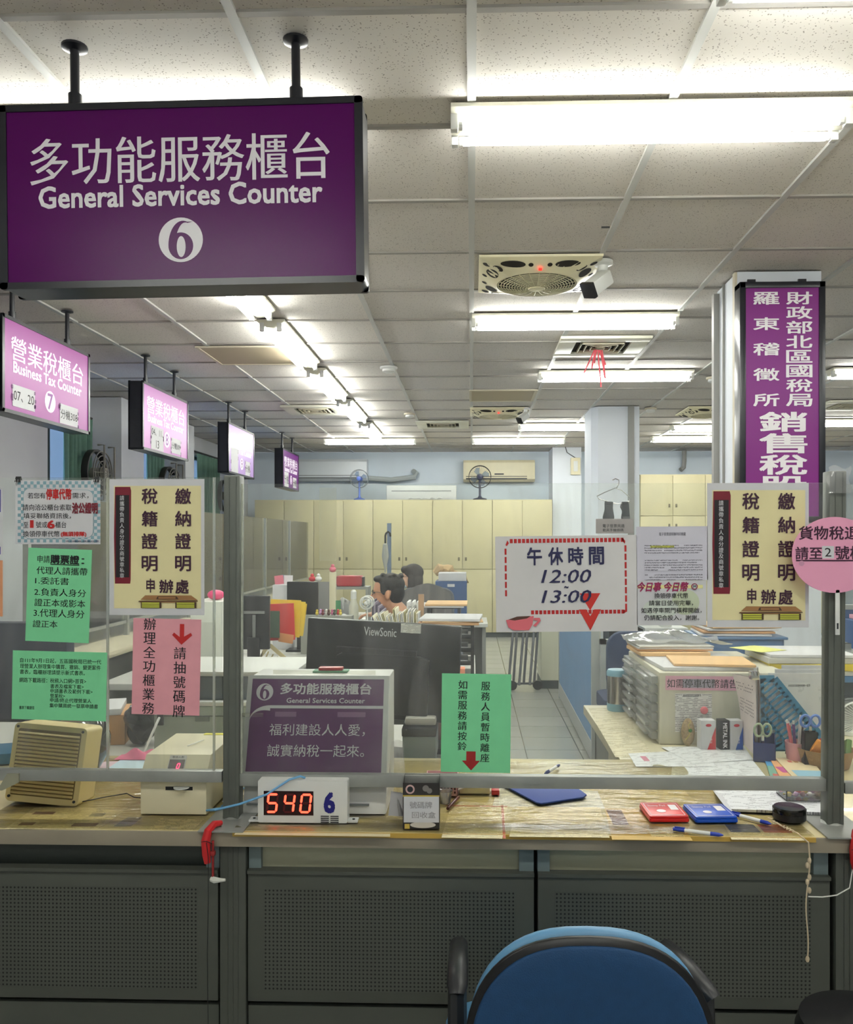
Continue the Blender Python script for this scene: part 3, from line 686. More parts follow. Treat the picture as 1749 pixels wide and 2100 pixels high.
# recessed upper strip with short uprights, lower plinth
f = MB()
f.box(lx, xx(420), YF+.03, YF+.05, zz(1795), CT-.034)
f.build('upper_panel', mat('upper_dark', (62, 68, 64), .25), t)
f = MB()
for a, c in ((420, 447), (508, 533), (1065, 1095), (1103, 1128), (1672, 1702)): MB().box(xx(a), xx(c), YF+.01, YF+.05, zz(1795), CT-.034).build('upper_stile', mat('stile_grey', (110, 124, 126), .45), t)
for a, c in ((533, 1065), (1128, 1672)):
    MB().box(xx(a), xx(c), YF+.025, YF+.03, zz(1795), CT-.034).build('smoked_pane', mat('smoked_glass', (168, 168, 144), .3, spec=.6), t)
for a, c in ((-600, 447), (508, 1095), (1103, 1702)): MB().box(xx(a), xx(c), YF+.006, YF+.04, .0, zb_-.012).build('lower_panel', panelg, t)
MB().box(lx, rx_, YF+.05, YF+.06, 0, CT-.04).build('backing', mat('backing', (12, 12, 12), .9), t)
# clear vinyl desk cover
vin = clear('vinyl_sheet', (252, 246, 214), .05, gloss=1.35, rough=.18)
nt = vin.node_tree; N = nt.nodes.new; tc = N('ShaderNodeTexCoord'); mp = N('ShaderNodeMapping'); mp.inputs['Scale'].default_value = (1, 3.5, 1)
n_ = N('ShaderNodeTexNoise'); n_.inputs['Scale'].default_value = 9; n_.inputs['Detail'].default_value = 4; bp = N('ShaderNodeBump'); bp.inputs['Strength'].default_value = .8; bp.inputs['Distance'].default_value = .02
nt.links.new(tc.outputs['Object'], mp.inputs[0]); nt.links.new(mp.outputs[0], n_.inputs['Vector']); nt.links.new(n_.outputs['Fac'], bp.inputs['Height'])
for n in nt.nodes:
    if n.type in ('BSDF_GLOSSY',): nt.links.new(bp.outputs[0], n.inputs['Normal'])
v0 = P(-60, 1710, 1.86).x; v1 = P(452, 1710, 1.86).x; v2 = P(480, 1700, 1.86).x; v3 = P(1668, 1700, 1.86).x
def wav(x, y): return CT+.0022+.0012*math.sin(x*21)*math.cos(y*17)+(.003*math.exp(-((y-1.875)/.012)**2)*(.5+.5*math.sin(x*13)+.3*math.sin(x*31)))
t = thing('desk_cover', 'clear wavy vinyl sheet covering the counter top of counter six', 'desk cover', (0, 0, 0))
MB().grid(lambda u, v: (v2+(v3-v2)*u, 1.853+v*.6, wav(v2+(v3-v2)*u, 1.853+v*.6)), 90, 40).build('sheet', vin, t)
MB().box(v2, v3, 1.846, 1.850, CT-.009, CT+.001).build('edge_strip', mat('amber_edge', (196, 160, 74), .3), t)
t = thing('desk_cover', 'clear vinyl sheet covering the counter top beside the speaker', 'desk cover', (0, 0, 0))
MB().grid(lambda u, v: (v0+(v1-v0)*u, 1.856+v*.6, wav(v0+(v1-v0)*u, 1.856+v*.6)), 50, 40).build('sheet', vin, t)
# papers lying under the vinyl
def flat(corners, name, label, m_, cat='paper', z=CT+.0004, th=.0003, grp=None, rects=()):
    pts = [PZ(px, py, z) for px, py in corners]; c = sum(pts, Vector())/4; d = pts[1]-pts[0]; a = math.atan2(d.y, d.x)
    R_ = Matrix.Rotation(-a, 3, 'Z'); loc_ = [R_ @ (p-c) for p in pts]
    t = MB().prism([(p.x, p.y) for p in loc_], 0, th, 'z').build(name, m_, loc=(c.x, c.y, z), rot=(0, 0, a), smooth=0)
    tag(t, label, cat, grp)
    x0, x1 = min(p.x for p in loc_), max(p.x for p in loc_); y0, y1 = min(p.y for p in loc_), max(p.y for p in loc_)
    for (u0, u1, w0, w1, mm) in rects:
        MB().face([(x0+(x1-x0)*u0, y0+(y1-y0)*w0, th+.0003), (x0+(x1-x0)*u1, y0+(y1-y0)*w0, th+.0003), (x0+(x1-x0)*u1, y0+(y1-y0)*w1, th+.0003), (x0+(x1-x0)*u0, y0+(y1-y0)*w1, th+.0003)]).build('printed_block', mm, t)
    return t
G_ = 'papers under the clear desk cover'
yel = printed('old_print', (238, 222, 168), (130, 112, 80), .007, .03, .5, axis='XY')
yel2 = printed('old_print_light', (240, 228, 186), (172, 152, 122), .005, .02, .5, axis='XY')
whp = printed('form_print', (226, 228, 230), (150, 150, 156), .0075, .03, .45, axis='XY')
amb = mat('amber_paper', (226, 190, 112), .6, noise=.12, nscale=12)
brn = mat('brown_block', (130, 92, 84), .7); blub = mat('blue_block', (92, 100, 130), .7); orb = mat('orange_block', (206, 116, 74), .7)
flat([(10, 1700), (205, 1700), (262, 1656), (72, 1656)], 'floor_plan_sheet', 'yellowed sheet with small plans under the cover before the speaker', yel2, grp=G_, rects=[(.08, .3, .65, .78, brn), (.65, .9, .1, .25, brn), (.7, .85, .55, .7, mat('grey_block', (150, 146, 130), .7)), (.1, .25, .15, .28, brn)])
flat([(300, 1702), (395, 1703), (420, 1680), (330, 1678)], 'notice_sheet', 'faded notice sheet under the cover before the ticket machine', yel, grp=G_)
flat([(232, 1695), (268, 1695), (292, 1676), (262, 1676)], 'grey_card', 'grey card under the cover between speaker and ticket machine', mat('grey_block', (150, 146, 130), .7), grp=G_)
flat([(905, 1718), (1030, 1720), (1040, 1655), (925, 1650)], 'calendar_sheet', 'yellowed calendar sheet with a red edge beside the coffee box', yel2, grp=G_, rects=[(.9, .94, 0, 1, mat('pink_line', (222, 130, 110), .7)), (0, 1, .94, .97, mat('pink_line', (222, 130, 110), .7))])
flat([(1044, 1716), (1250, 1718), (1230, 1656), (1060, 1654)], 'form_sheet', 'pale form sheet under the shiny middle of the desk cover', yel2, z=CT+.0009, grp=G_)
flat([(1010, 1653), (1240, 1658), (1225, 1622), (1020, 1612)], 'form_sheet', 'white form lying behind the blue mouse pad', whp, grp=G_)
flat([(1255, 1722), (1420, 1724), (1380, 1660), (1240, 1658)], 'leaflet', 'yellow leaflet with brown blocks under the red ink pad', amb, grp=G_, rects=[(.1, .3, .45, .95, brn), (.5, .9, .1, .4, yel)])
flat([(1500, 1722), (1650, 1724), (1600, 1682), (1480, 1682)], 'leaflet', 'cream leaflet with blue and orange blocks beside the black tin', yel2, grp=G_, rects=[(.08, .5, .35, .75, blub), (.55, .95, .35, .75, orb)])
flat([(1300, 1648), (1430, 1650), (1400, 1618), (1285, 1616)], 'notice_sheet', 'cream notice sheet with dark print behind the red ink pad', yel, grp=G_)
flat([(480, 1712), (800, 1716), (800, 1700), (490, 1697)], 'cardboard_strip', 'beige card strip under the number display', mat('card_beige', (208, 196, 160), .6), grp=G_)
# ------------------------------------------------------------------ acrylic screen over the counter
GY = 1.94
t = thing('acrylic_screen', 'large clear acrylic counter screen between the two steel posts', 'screen', (0, GY, 0))
def gx(px, py=1300): return P(px, py, GY).x
def gz(py, px=900): return P(px, py, GY).z
MB().box(gx(482), gx(1700), -.002, .002, gz(1600), gz(992)).build('pane', glassm, t)
MB().box(gx(482), gx(1697), -.012, .012, gz(1613), gz(1588), .002).build('bottom_rail', steel, t)
fz_ = mat('foam_tape', (206, 210, 196), .85, noise=.25, nscale=60)
MB().box(gx(481), gx(497), -.006, .006, gz(1588), gz(992)).build('foam_seal', fz_, t)
t = thing('acrylic_screen', 'clear acrylic counter screen beyond the left steel post covered with notices'.replace('left ', 'slanting '), 'screen', (0, GY, 0))
MB().box(gx(-200), gx(455), -.002, .002, gz(1590), gz(978)).build('pane', glassm, t)
for px_ in (219, 437): MB().box(gx(px_), gx(px_+4), -.0028, .0028, gz(1590), gz(978)).build('sheet_joint', clear('joint_clear', (240, 244, 232), .35, gloss=2), t)
MB().box(gx(-200), gx(458), -.012, .012, gz(1606), gz(1583), .002).build('bottom_rail', steel, t)
MB().prism([(gx(2), gz(1625)), (gx(22), gz(1590)), (gx(46), gz(1590)), (gx(46), gz(1608)), (gx(12), gz(1625))], -.016, -.012, 'y').build('rail_tape', mat('masking', (150, 150, 130), .5), t)
t = thing('acrylic_screen', 'strip of acrylic screen beyond the post with the pink fan sign', 'screen', (0, GY, 0))
MB().box(gx(1728), gx(2300), -.002, .002, gz(1612), gz(995)).build('pane', glassm, t); MB().box(gx(1728), gx(2300), -.012, .012, gz(1618), gz(1596), .002).build('bottom_rail', steel, t)
def post(pt, pb, top, label):
    b0 = PZ(pb, 1694, CT); tp = P(pt, top, GY); t = thing('screen_post', label, 'post', (b0.x, GY, CT))
    dx = tp.x-b0.x; H = tp.z-CT; w_ = .0185
    m_ = MB(); m_.T = Matrix(((1, 0, dx/H, 0), (0, 1, 0, 0), (0, 0, 1, 0), (0, 0, 0, 1)))
    m_.box(-w_, w_, -.02, .02, .004, H, .003)
    for s in (.35, .78): m_.box(-w_+2*w_*s-.001, -w_+2*w_*s+.001, -.0212, -.02, .01, H-.004)
    m_.build('tube', mat('post_steel', (104, 108, 101), .42, metal=.3, noise=.10, nscale=14), t)
    MB().box(-.05, .05, -.10, .06, 0.0005, .004, .001).build('base_plate', steel, t)
    MB().lathe([(.026, .004), (.022, .008), (.0, .008)], n=8).build('weld', steel, t)
    return t
post(480, 464, 976, 'slanting steel post between the two counter screens')
post(1711, 1711, 967, 'upright steel post behind the pink round fan sign')
tag(MB().grid(lambda u, v: (gx(1688)+(gx(1733)-gx(1688))*u+.004*math.sin(v*9), GY-.025-.006*math.sin(u*3.1), gz(1014)+(gz(962)-gz(1014))*v*(1+.08*math.sin(u*7))), 8, 8).build('plastic_wrap', clear('wrap_clear', (255, 255, 255), .2, gloss=2, rough=.1)), 'crumpled clear plastic wrap over the top of a steel post', 'plastic wrap')
# ------------------------------------------------------------------ notices on the screens
class Poster:
    """sheet given by its centre line in photo pixels at depth Y; local x right, z up, front -Y"""
    def __init__(s, name, label, cat, px0, px1, py0, py1, m_, Y=GY-.0045, roll=0, group=None, th=.0006, sheet=True, r=0):
        s.k = Y/F; s.cx, s.cy = (px0+px1)/2, (py0+py1)/2; s.Y = Y; s.roll = roll; s.n = 0
        c = P(s.cx, s.cy, Y); s.t = thing(name, label, cat, (c.x, Y, c.z), (0, -roll, 0), group)
        w_, h_ = (px1-px0)/2*s.k, (py1-py0)/2*s.k
        if sheet: MB().box(-w_, w_, 0, th, -h_, h_).build('sheet', m_, s.t)
    def u(s, px, py):
        dx, dz = (px-s.cx)*s.k, -(py-s.cy)*s.k; c, q = math.cos(s.roll), math.sin(s.roll)
        return (c*dx+q*dz, -q*dx+c*dz)
    def U(s, px, py): return ((px-s.cx)*s.k, -(py-s.cy)*s.k)   # unrotated frame of the sheet itself
    def rect(s, name, px0, px1, py0, py1, m_):
        s.n += 1; a, c = s.U(px0, py1), s.U(px1, py0)
        return MB().rect(a[0], c[0], a[1], c[1], -.0004*s.n).build(name, m_, s.t)
    def poly(s, name, polys, m_):
        s.n += 1; mb = MB()
        for p in polys: mb.face([(s.U(x, y)[0], -.0004*s.n, s.U(x, y)[1]) for x, y in (p if area(p) < 0 else p[::-1])])
        return mb.build(name, m_, s.t)
    def lines(s, items, m_, bold=0, name='lettering', shear=0):
        s.n += 1; mb = MB()
        for it in items:
            tx, px0, px1, py0, py1 = it[:5]; bo = it[5] if len(it) > 5 else bold
            a, c = s.U(px0, py1), s.U(px1, py0); mb.text(tx, a[0], c[0], a[1], c[1], -.0004*s.n, bo, shear)
        return mb.build(name, m_, s.t)
    def cols(s, items, m_, bold=0, name='lettering'):
        s.n += 1; mb = MB()
        for tx, cx, top, pitch, w_, h_ in items:
            a = s.U(cx, top); mb.col(tx, a[0], a[1], pitch*s.k, w_*s.k, h_*s.k, -.0004*s.n, bold)
        return mb.build(name, m_, s.t)
def area(p): return sum(p[i][0]*p[(i+1) % len(p)][1]-p[(i+1) % len(p)][0]*p[i][1] for i in range(len(p)))
lamc = clear('laminate', (255, 255, 255), .22, gloss=1.5, rough=.06)
green = mat('green_paper', (126, 214, 158), .7, noise=.03, nscale=30); pink = mat('pink_paper', (226, 158, 168), .7, noise=.04, nscale=30)
navy = mat('navy_ink', (36, 36, 80), .6); plum = mat('plum_ink', (60, 22, 48), .6)
# checkered notice
p = Poster('paper_notice', 'white notice with blue checkered border clipped on the screen', 'notice', 29, 208, 984, 1117, wpaper, roll=0)
ck = []
for i in range(26):
    for j in range(19):
        x, y = 34+i*6.7, 986+j*6.7
        if (i+j) % 2 == 0 and (i < 3 or i > 22 or j < 2 or j > 16) and 33 <= x <= 203:
            ck.append([(x, y), (x+6.7, y), (x+6.7, y+6.7), (x, y+6.7)])
p.poly('checkered_border', ck, mat('check_blue', (132, 168, 180), .6))
rr = []
for cx, cy, t0 in ((180, 1018, 270), (180, 1090, 0), (60, 1092, 90), (60, 1014, 180)):
    for i in range(7):
        a = math.radians(t0+15*i); rr.append((cx+14*math.cos(a), cy+14*math.sin(a)))
p.poly('outline', [rr], mat('check_blue', (132, 168, 180), .6)); p.poly('white_field', [[(120+(x-120)*.988, 1053+(y-1053)*.985) for x, y in rr]], wpaper)
p.lines([('若您有', 56, 93, 1010, 1022), ('需求，', 150, 184, 1010, 1022), ('請向洽公櫃台索取', 45, 148, 1034, 1047), ('填妥聯絡資訊後，', 47, 147, 1052, 1064), ('至', 47, 57, 1071, 1083), ('號或', 73, 97, 1070, 1083), ('櫃台', 114, 137, 1070, 1083), ('換領停車代幣', 46, 123, 1089, 1102)], ink, .01)
p.lines([('停車代幣', 95, 148, 1002, 1024), ('1', 61, 68, 1067, 1083, .008), ('6', 98, 112, 1068, 1084), ('(無須排隊)', 126, 179, 1091, 1102)], red, .045)
p.lines([('洽公證明', 150, 203, 1031, 1053)], maroon, .05)
p.lines([('洽公證明', 136, 168, 1109, 1112), ('停車代幣', 172, 206, 1109, 1112)], navy, .02)
for x in (39, 200):
    q = P(x, 981, GY); t = thing('binder_clip', 'black binder clip on the corner of the checkered notice, ' + ('nearer the photo edge' if x < 100 else 'nearer the steel post'), 'clip', (q.x, GY-.002, q.z), group='clips on the checkered notice')
    MB().prism([(-.007, -.009), (.007, -.009), (.001, .004), (-.001, .004)], -.006, .006, 'x').build('clip_body', black, t)
    MB().tube([(-.003, -.008, -.003), (-.002, -.009, -.014), (0, -.009, -.017), (.002, -.009, -.014), (.003, -.008, -.003)], .0006, 5).build('wire', chrome, t)
def certificate(x0, x1, y0, y1, where):
    p = Poster('paper_notice', 'cream notice for tax certificates with black calligraphy, ' + where, 'notice', x0, x1, y0, y1, wpaper, group='cream certificate notices')
    sx_, sy_ = (x1-x0)/199, (y1-y0)/281
    def X(v): return x0+(v-222)*sx_
    def Yy(v): return y0+(v-981)*sy_
    p.rect('cream_field', X(232), X(414), Yy(995), Yy(1248), mat('notice_cream', (228, 218, 168), .7, noise=.05, nscale=9))
    p.poly('scroll', [[(X(234), Yy(997)), (X(266), Yy(997)), (X(268), Yy(1005)), (X(267), Yy(1190)), (X(266), Yy(1197)), (X(234), Yy(1197)), (X(232), Yy(1100))]], maroon)
    p.rect('black_band', X(236), X(264), Yy(1014), Yy(1184), mat('band_black', (32, 26, 30), .6))
    p.cols([('請攜帶負責人身分證及商號章私章', X(249), Yy(1015), 11.45*sy_, 9*sx_, 10*sy_)], wpaper, .012, 'band_lettering')
    p.cols([('繳納證明', X(377), Yy(1001), 46.3*sy_, 32*sx_, 31*sy_), ('稅籍證明', X(307), Yy(1001), 46.3*sy_, 32*sx_, 31*sy_), ('申', X(309), Yy(1187), 30, 17*sx_, 28*sy_), ('辦', X(342), Yy(1189), 30, 28*sx_, 27*sy_), ('處', X(375), Yy(1189), 30, 27*sx_, 28*sy_)], plum, .022)
    wd = mat('desk_brown', (160, 116, 72), .6); dk = mat('desk_line', (74, 52, 36), .6); gn = mat('desk_green', (186, 190, 70), .6)
    p.poly('desk_picture', [[(X(285), Yy(1232)), (X(407), Yy(1232)), (X(402), Yy(1236)), (X(399), Yy(1236)), (X(296), Yy(1236)), (X(288), Yy(1236))], [(X(288), Yy(1230)), (X(298), Yy(1221)), (X(394), Yy(1221)), (X(408), Yy(1231))]], wd)
    p.poly('desk_outline', [[(X(284), Yy(1233)), (X(408), Yy(1232)), (X(408), Yy(1233.5)), (X(284), Yy(1234.5))], [(X(324), Yy(1223)), (X(364), Yy(1223)), (X(368), Yy(1229)), (X(321), Yy(1229))], [(X(289), Yy(1235)), (X(332), Yy(1235)), (X(332), Yy(1247)), (X(289), Yy(1247))], [(X(361), Yy(1235)), (X(405), Yy(1235)), (X(405), Yy(1247)), (X(361), Yy(1247))]], dk)
    p.poly('desk_drawers', [[(X(x+1), Yy(y)), (X(x+38), Yy(y)), (X(x+38), Yy(y+3)), (X(x+1), Yy(y+3))] for x in (290, 363) for y in (1235.6, 1239.6, 1243.4)], gn)
    p.rect('desk_mat', X(326), X(362), Yy(1224), Yy(1228), wd)
    return p
certificate(222, 421, 981, 1263, 'between the checkered notice and the slanting post')
certificate(1452, 1656, 992, 1285, 'hanging beside the pink round fan sign')
# green token notice
p = Poster('paper_notice', 'green notice listing three items for a purchase certificate', 'notice', 53, 187, 1124, 1318, green, roll=-.035)
p.lines([('申請', 73, 99, 1139, 1154), ('：', 166, 172, 1142, 1154), ('代理人請攜帶', 72, 179, 1162, 1178), ('1.委託書', 70, 141, 1184, 1199), ('2.負責人身分', 69, 178, 1207, 1223), ('證正本或影本', 70, 177, 1229, 1245), ('3.代理人身分', 69, 176, 1250, 1267), ('證正本', 68, 120, 1274, 1289)], ink, .012)
p.lines([('購票證', 101, 161, 1137, 1155)], ink, .035); p.rect('underline', 101, 162, 1156, 1157.6, ink)
p = Poster('paper_notice', 'wide green notice with small print below the purchase certificate notice', 'notice', 22, 221, 1335, 1478, green, roll=-.02)
ls = [('自111年9月1日起，五區國稅局已統一代', 38, 209, 1350, 1360), ('理營業人辦理集中購買、撤銷、變更案件', 38, 208, 1362, 1372), ('書表，臨櫃辦理請提示新式書表。', 38, 175, 1374, 1384), ('網路下載路徑：稅務入口網>首頁>', 37, 178, 1391, 1401), ('書表及檔案下載>', 103, 173, 1403, 1412), ('申請書表及範例下載>', 103, 192, 1413, 1422), ('營業稅>', 103, 134, 1423, 1432), ('申請/終止代理營業人', 103, 190, 1432, 1441), ('集中購買統一發票申請書', 102, 204, 1443, 1452), ('書表下載捷徑', 38, 70, 1450, 1457)]
p.lines(ls, ink, .008)
for nm, lb, y0, y1, m_ in (('paper_notice', 'blue and white notice mostly outside the photo edge', 1000, 1140, wpaper), ('paper_notice', 'orange notice mostly outside the photo edge', 1148, 1265, mat('orange_paper', (214, 150, 110), .7))):
    p = Poster(nm, lb, 'notice', -150, 8, y0, y1, m_)
    if y0 < 1100: p.rect('blue_band', -145, 4, 1003, 1050, mat('blue_ink', (44, 56, 150), .6)); p.rect('blue_band', -145, 4, 1122, 1138, mat('blue_ink', (44, 56, 150), .6))
p = Poster('paper_notice', 'pink notice asking to draw a number ticket', 'notice', 270, 412, 1268, 1467, pink, roll=-.02)
p.cols([('辦理全功櫃業務', 305, 1268, 29.0, 25, 24), ('請抽號碼牌', 369, 1326, 30.0, 25, 25)], ink, .012)
p.poly('red_arrow', [[(368, 1278), (377, 1278), (377, 1304), (391, 1296), (394, 1301), (372, 1321), (352, 1301), (356, 1296), (368, 1305)]], red)
# lunch break notice
p = Poster('paper_notice', 'white lunch break notice with red dashed border', 'notice', 1017, 1305, 1099, 1295, mat('notice_grey', (214, 212, 212), .7, noise=.05, nscale=10, bump=.2, bscale=14), roll=.012)
ds = []
for i in range(28):
    x = 1047+i*8.35; ds += [[(x, 1104.5), (x+6, 1104.5), (x+6, 1113), (x, 1113)]]
    if x > 1085: ds += [[(x, 1251), (x+6, 1251), (x+6, 1259), (x, 1259)]]
for i in range(8):
    y = 1124+i*17; 
    if y < 1215: ds += [[(1036, y), (1040, y), (1040, y+12.5), (1036, y+12.5)]]
    ds += [[(1280, y-4), (1284, y-4), (1284, y+9), (1280, y+9)]]
ds += [[(1042, 1107), (1045, 1113), (1041, 1119), (1038, 1117)], [(1276, 1104), (1282, 1111), (1281, 1117), (1276, 1111)], [(1284, 1250), (1284, 1255), (1276, 1259), (1276, 1253)]]
p.poly('dashed_border', ds, red)
p.poly('arrow_triangle', [[(1188, 1217), (1230, 1217), (1209, 1252)]], mat('arrow_red', (204, 48, 40), .6))
p.poly('arrow_triangle', [[(1186, 1250), (1201, 1250), (1209, 1264), (1217, 1250), (1231, 1250), (1209, 1293)]], M['arrow_red'])
p.cols([(c, x, 1123, 10, 29, 35) for c, x in zip('午休時間', (1097, 1140, 1181, 1223))], navy, .03)
p.lines([('12:00', 1110, 1211, 1168, 1195), ('13:00', 1110, 1211, 1210, 1236)], navy, .010, shear=.22)
p.lines([('~', 1157, 1165, 1202, 1206)], navy, .02)
cupp = [(1037, 1270), (1094, 1262), (1091, 1280), (1084, 1291), (1052, 1291), (1042, 1285)]
p.poly('cup_picture', [cupp, [(1094, 1266), (1106, 1266), (1108, 1272), (1098, 1284), (1092, 1282), (1102, 1272), (1094, 1271)]], mat('cup_pink', (222, 110, 120), .6))
p.poly('cup_coffee', [[(1042, 1269), (1060, 1263), (1088, 1262), (1080, 1267), (1055, 1271)]], mat('coffee_brown', (90, 56, 44), .6))
# grey document
doc = printed('doc_print', (208, 206, 218), (88, 86, 100), .0055, .045, .62)
p = Poster('paper_notice', 'grey office document with small print and a yellow highlight', 'notice', 1306, 1450, 1080, 1190, mat('doc_grey', (206, 204, 216), .7, noise=.05, nscale=12), roll=.008)
p.lines([('電子發票證明聯列印規範', 1352, 1406, 1092, 1099)], mat('grey_ink', (90, 88, 100), .7), .01)
for a in ((1322, 1439, 1115, 1137), (1322, 1439, 1148, 1171), (1322, 1439, 1176, 1189)): p.rect('print_block', a[0], a[1], a[2], a[3], doc)
p.rect('highlight', 1334, 1382, 1119, 1123, mat('highlighter', (222, 226, 90), .6)); p.lines([('電子發票證明聯以列印一次為限', 1335, 1382, 1119.4, 1123)], mat('grey_ink', (90, 88, 100), .7), 0)
p = Poster('paper_notice', 'small white notice with magenta heading and pale green artwork', 'notice', 1307, 1447, 1191, 1282, wpaper, roll=.005)
p.rect('yellow_band', 1308, 1440, 1200, 1207, mat('pale_yellow', (232, 228, 160), .7)); 
p.poly('pale_artwork', [[(1405+28*math.cos(a), 1235+26*math.sin(a)) for a in [i*.314 for i in range(20)]]], mat('pale_green', (196, 206, 178), .7)); p.poly('pale_artwork', [[(1355+36*math.cos(a), 1248+20*math.sin(a)) for a in [i*.314 for i in range(20)]]], mat('pale_mint', (206, 214, 204), .7))
p.lines([('今日事 今日幣', 1308, 1411, 1194, 1213)], mat('magenta_ink', (150, 30, 84), .6), .035, shear=.25)
p.lines([('換領停車代幣', 1342, 1410, 1216, 1227), ('請當日使用完畢，', 1331, 1420, 1231, 1242), ('如遇停車閘門橫桿開啟，', 1315, 1437, 1246, 1257), ('仍請配合投入，謝謝。', 1321, 1432, 1261, 1272)], ink, .01)
p.poly('round_seal', [[(1423+6.5*math.cos(i*.4), 1203+6.5*math.sin(i*.4)) for i in range(16)]], M['magenta_ink']); p.poly('round_seal', [[(1423+4.6*math.cos(i*.4), 1203+4.6*math.sin(i*.4)) for i in range(16)]], mat('pale_mint', (206, 214, 204), .7)); p.lines([('M', 1420.5, 1426, 1200.5, 1205.5)], navy, .03)
# small pinkish note behind the hanger, hanger with gloves
p = Poster('paper_notice', 'pale pink note with handwriting under the hanging gloves', 'notice', 1222, 1298, 1064, 1094, mat('pale_pink', (226, 212, 214), .7), Y=GY+.006)
p.lines([('載具手機條碼', 1236, 1278, 1084, 1090), ('電子發票共通', 1236, 1280, 1075, 1082)], ink, 0)
h = P(1263, 1060, 2.3); t = thing('wire_hanger', 'thin wire hanger hooked up behind the screen', 'hanger', (h.x, 2.3, h.z)); k = 2.3/F
def hp(x, y): return ((x-1263)*k, 0, -(y-1060)*k)
MB().tube([hp(1256, 985), hp(1262, 982), hp(1269, 985), hp(1269, 992), hp(1265, 1000), hp(1262, 1002)], .0014, 6).tube([hp(1262, 1001), hp(1240, 1010), hp(1224, 1018), hp(1228, 1023), hp(1240, 1027), hp(1268, 1034), hp(1290, 1028), hp(1291, 1020), hp(1275, 1006), hp(1262, 1001)], .0012, 6).build('wire', chrome, t)
glv = mat('glove_charcoal', (70, 76, 80), .95, noise=.15, nscale=120)
for nm, lb, pts in (('glove', 'charcoal knitted glove hanging nearer the beige cupboards', [(1240, 1028), (1257, 1029), (1256, 1042), (1259, 1060), (1258, 1075), (1250, 1078), (1238, 1077), (1236, 1060), (1240, 1045)]),
                    ('glove', 'charcoal knitted glove with a grey palm patch beside the column duct', [(1273, 1034), (1289, 1031), (1290, 1050), (1292, 1068), (1289, 1080), (1282, 1083), (1275, 1077), (1274, 1060), (1276, 1048), (1272, 1040)])):
    c = P(pts[0][0]+8, 1055, 2.3); gl = thing('hanging_glove', lb, 'glove', (c.x, 2.3, c.z))
    MB().prism([((x-pts[0][0]-8)*k, -(y-1055)*k) for x, y in pts], -.007, .007, 'y', .003).build('knit', glv, gl)
    MB().box(-.008, .008, -.0085, .0085, .026, .034, .002).build('cuff', mat('glove_cuff', (58, 62, 66), .95), gl)
    if 'palm' in lb: MB().box(-.008, .012, -.010, -.0065, -.03, -.006, .002).build('palm_patch', mat('patch', (96, 98, 100), .8), gl)
# green service notice
p = Poster('paper_notice', 'green notice asking visitors to ring the bell', 'notice', 905, 1047, 1382, 1584, green, roll=-.012)
p.cols([('服務人員暫時離座', 995, 1398, 21.0, 18, 17.5), ('如需服務請按鈴', 948, 1396, 21.0, 18, 17.5)], ink, .014)
p.poly('red_arrow', [[(957, 1541), (976, 1541), (976, 1560), (985, 1560), (967, 1580), (948, 1560), (957, 1560)]], mat('arrow_dark', (160, 36, 34), .6))
# pink round fan sign
q = P(1712, 1136, 1.895); k = 1.895/F; t = thing('paper_fan_sign', 'pink round hand fan used as a sign on the upright post', 'fan sign', (q.x, 1.895, q.z)); 
MB().prism([(86*k*math.cos(a)*(1 if math.cos(a) < 0 else 1.0), 75*k*math.sin(a)-(4*k if math.sin(a) < 0 else 0)) for a in [i*2*math.pi/48 for i in range(48)]], 0, .0015, 'y').build('fan_leaf', mat('fan_pink', (232, 160, 190), .5, bump=.25, bscale=14), t)
def fl(x, y): return ((x-1712)*k, -(y-1136)*k)
mb = MB()
for tx, x0, x1, y0, y1 in (('貨物稅退稅', 1640, 1790, 1080, 1107), ('請至', 1633, 1686, 1122, 1147), ('號櫃台', 1712, 1800, 1120, 1147)):
    a, c = fl(x0, y1), fl(x1, y0); mb.text(tx, a[0], c[0], a[1], c[1], -.0006, .02)
a, c = fl(1634, 1151), fl(1792, 1148); mb.rect(a[0], c[0], a[1], c[1], -.0006); mb.build('lettering', plum, t)
a, c = fl(1686, 1145), fl(1710, 1120); nb = MB().rect(a[0], c[0], a[1], c[1], -.0005).build('number_patch', wpaper, t); MB().text('2', a[0]+.006, c[0]-.006, a[1]+.004, c[1]-.004, -.0009).build('numeral', ink, nb)
a = fl(1645, 1155); MB().disc(a[0], a[1], 5.5*k, -.0008).build('round_sticker', mat('sticker', (206, 150, 176), .4), t)
a, c = fl(1713, 1300), fl(1722, 1208); MB().box(a[0], c[0], 0, .003, a[1], c[1], .001).build('handle', white, t); a, c = fl(1715.5, 1288), fl(1719, 1276); MB().rect(a[0], c[0], a[1], c[1], -.0006).build('handle_slot', dark, t)
# plastic tape streaks on the screen
for i, (x0, y0, x1, y1, lb) in enumerate([(655, 1000, 690, 1150, 'creased clear tape strip on the screen near the umbrella'), (480, 1462, 540, 1470, 'short clear tape strip stuck low on the screen'), (560, 1375, 770, 1383, 'long clear tape strip over the top of the counter six panel')]):
    a, c = P(x0, y1, GY-.003), P(x1, y0, GY-.003)
    tag(MB().grid(lambda u, v: (a.x+(c.x-a.x)*u, GY-.0035-.0012*math.sin(u*9+v*23), a.z+(c.z-a.z)*v), 6, 24).build('clear_tape', clear('tape_clear', (250, 250, 240), .14, gloss=2.2, rough=.12)), lb, 'tape')
# ------------------------------------------------------------------ on the counter, public side
def onct(px, py): return PZ(px, py, CT)
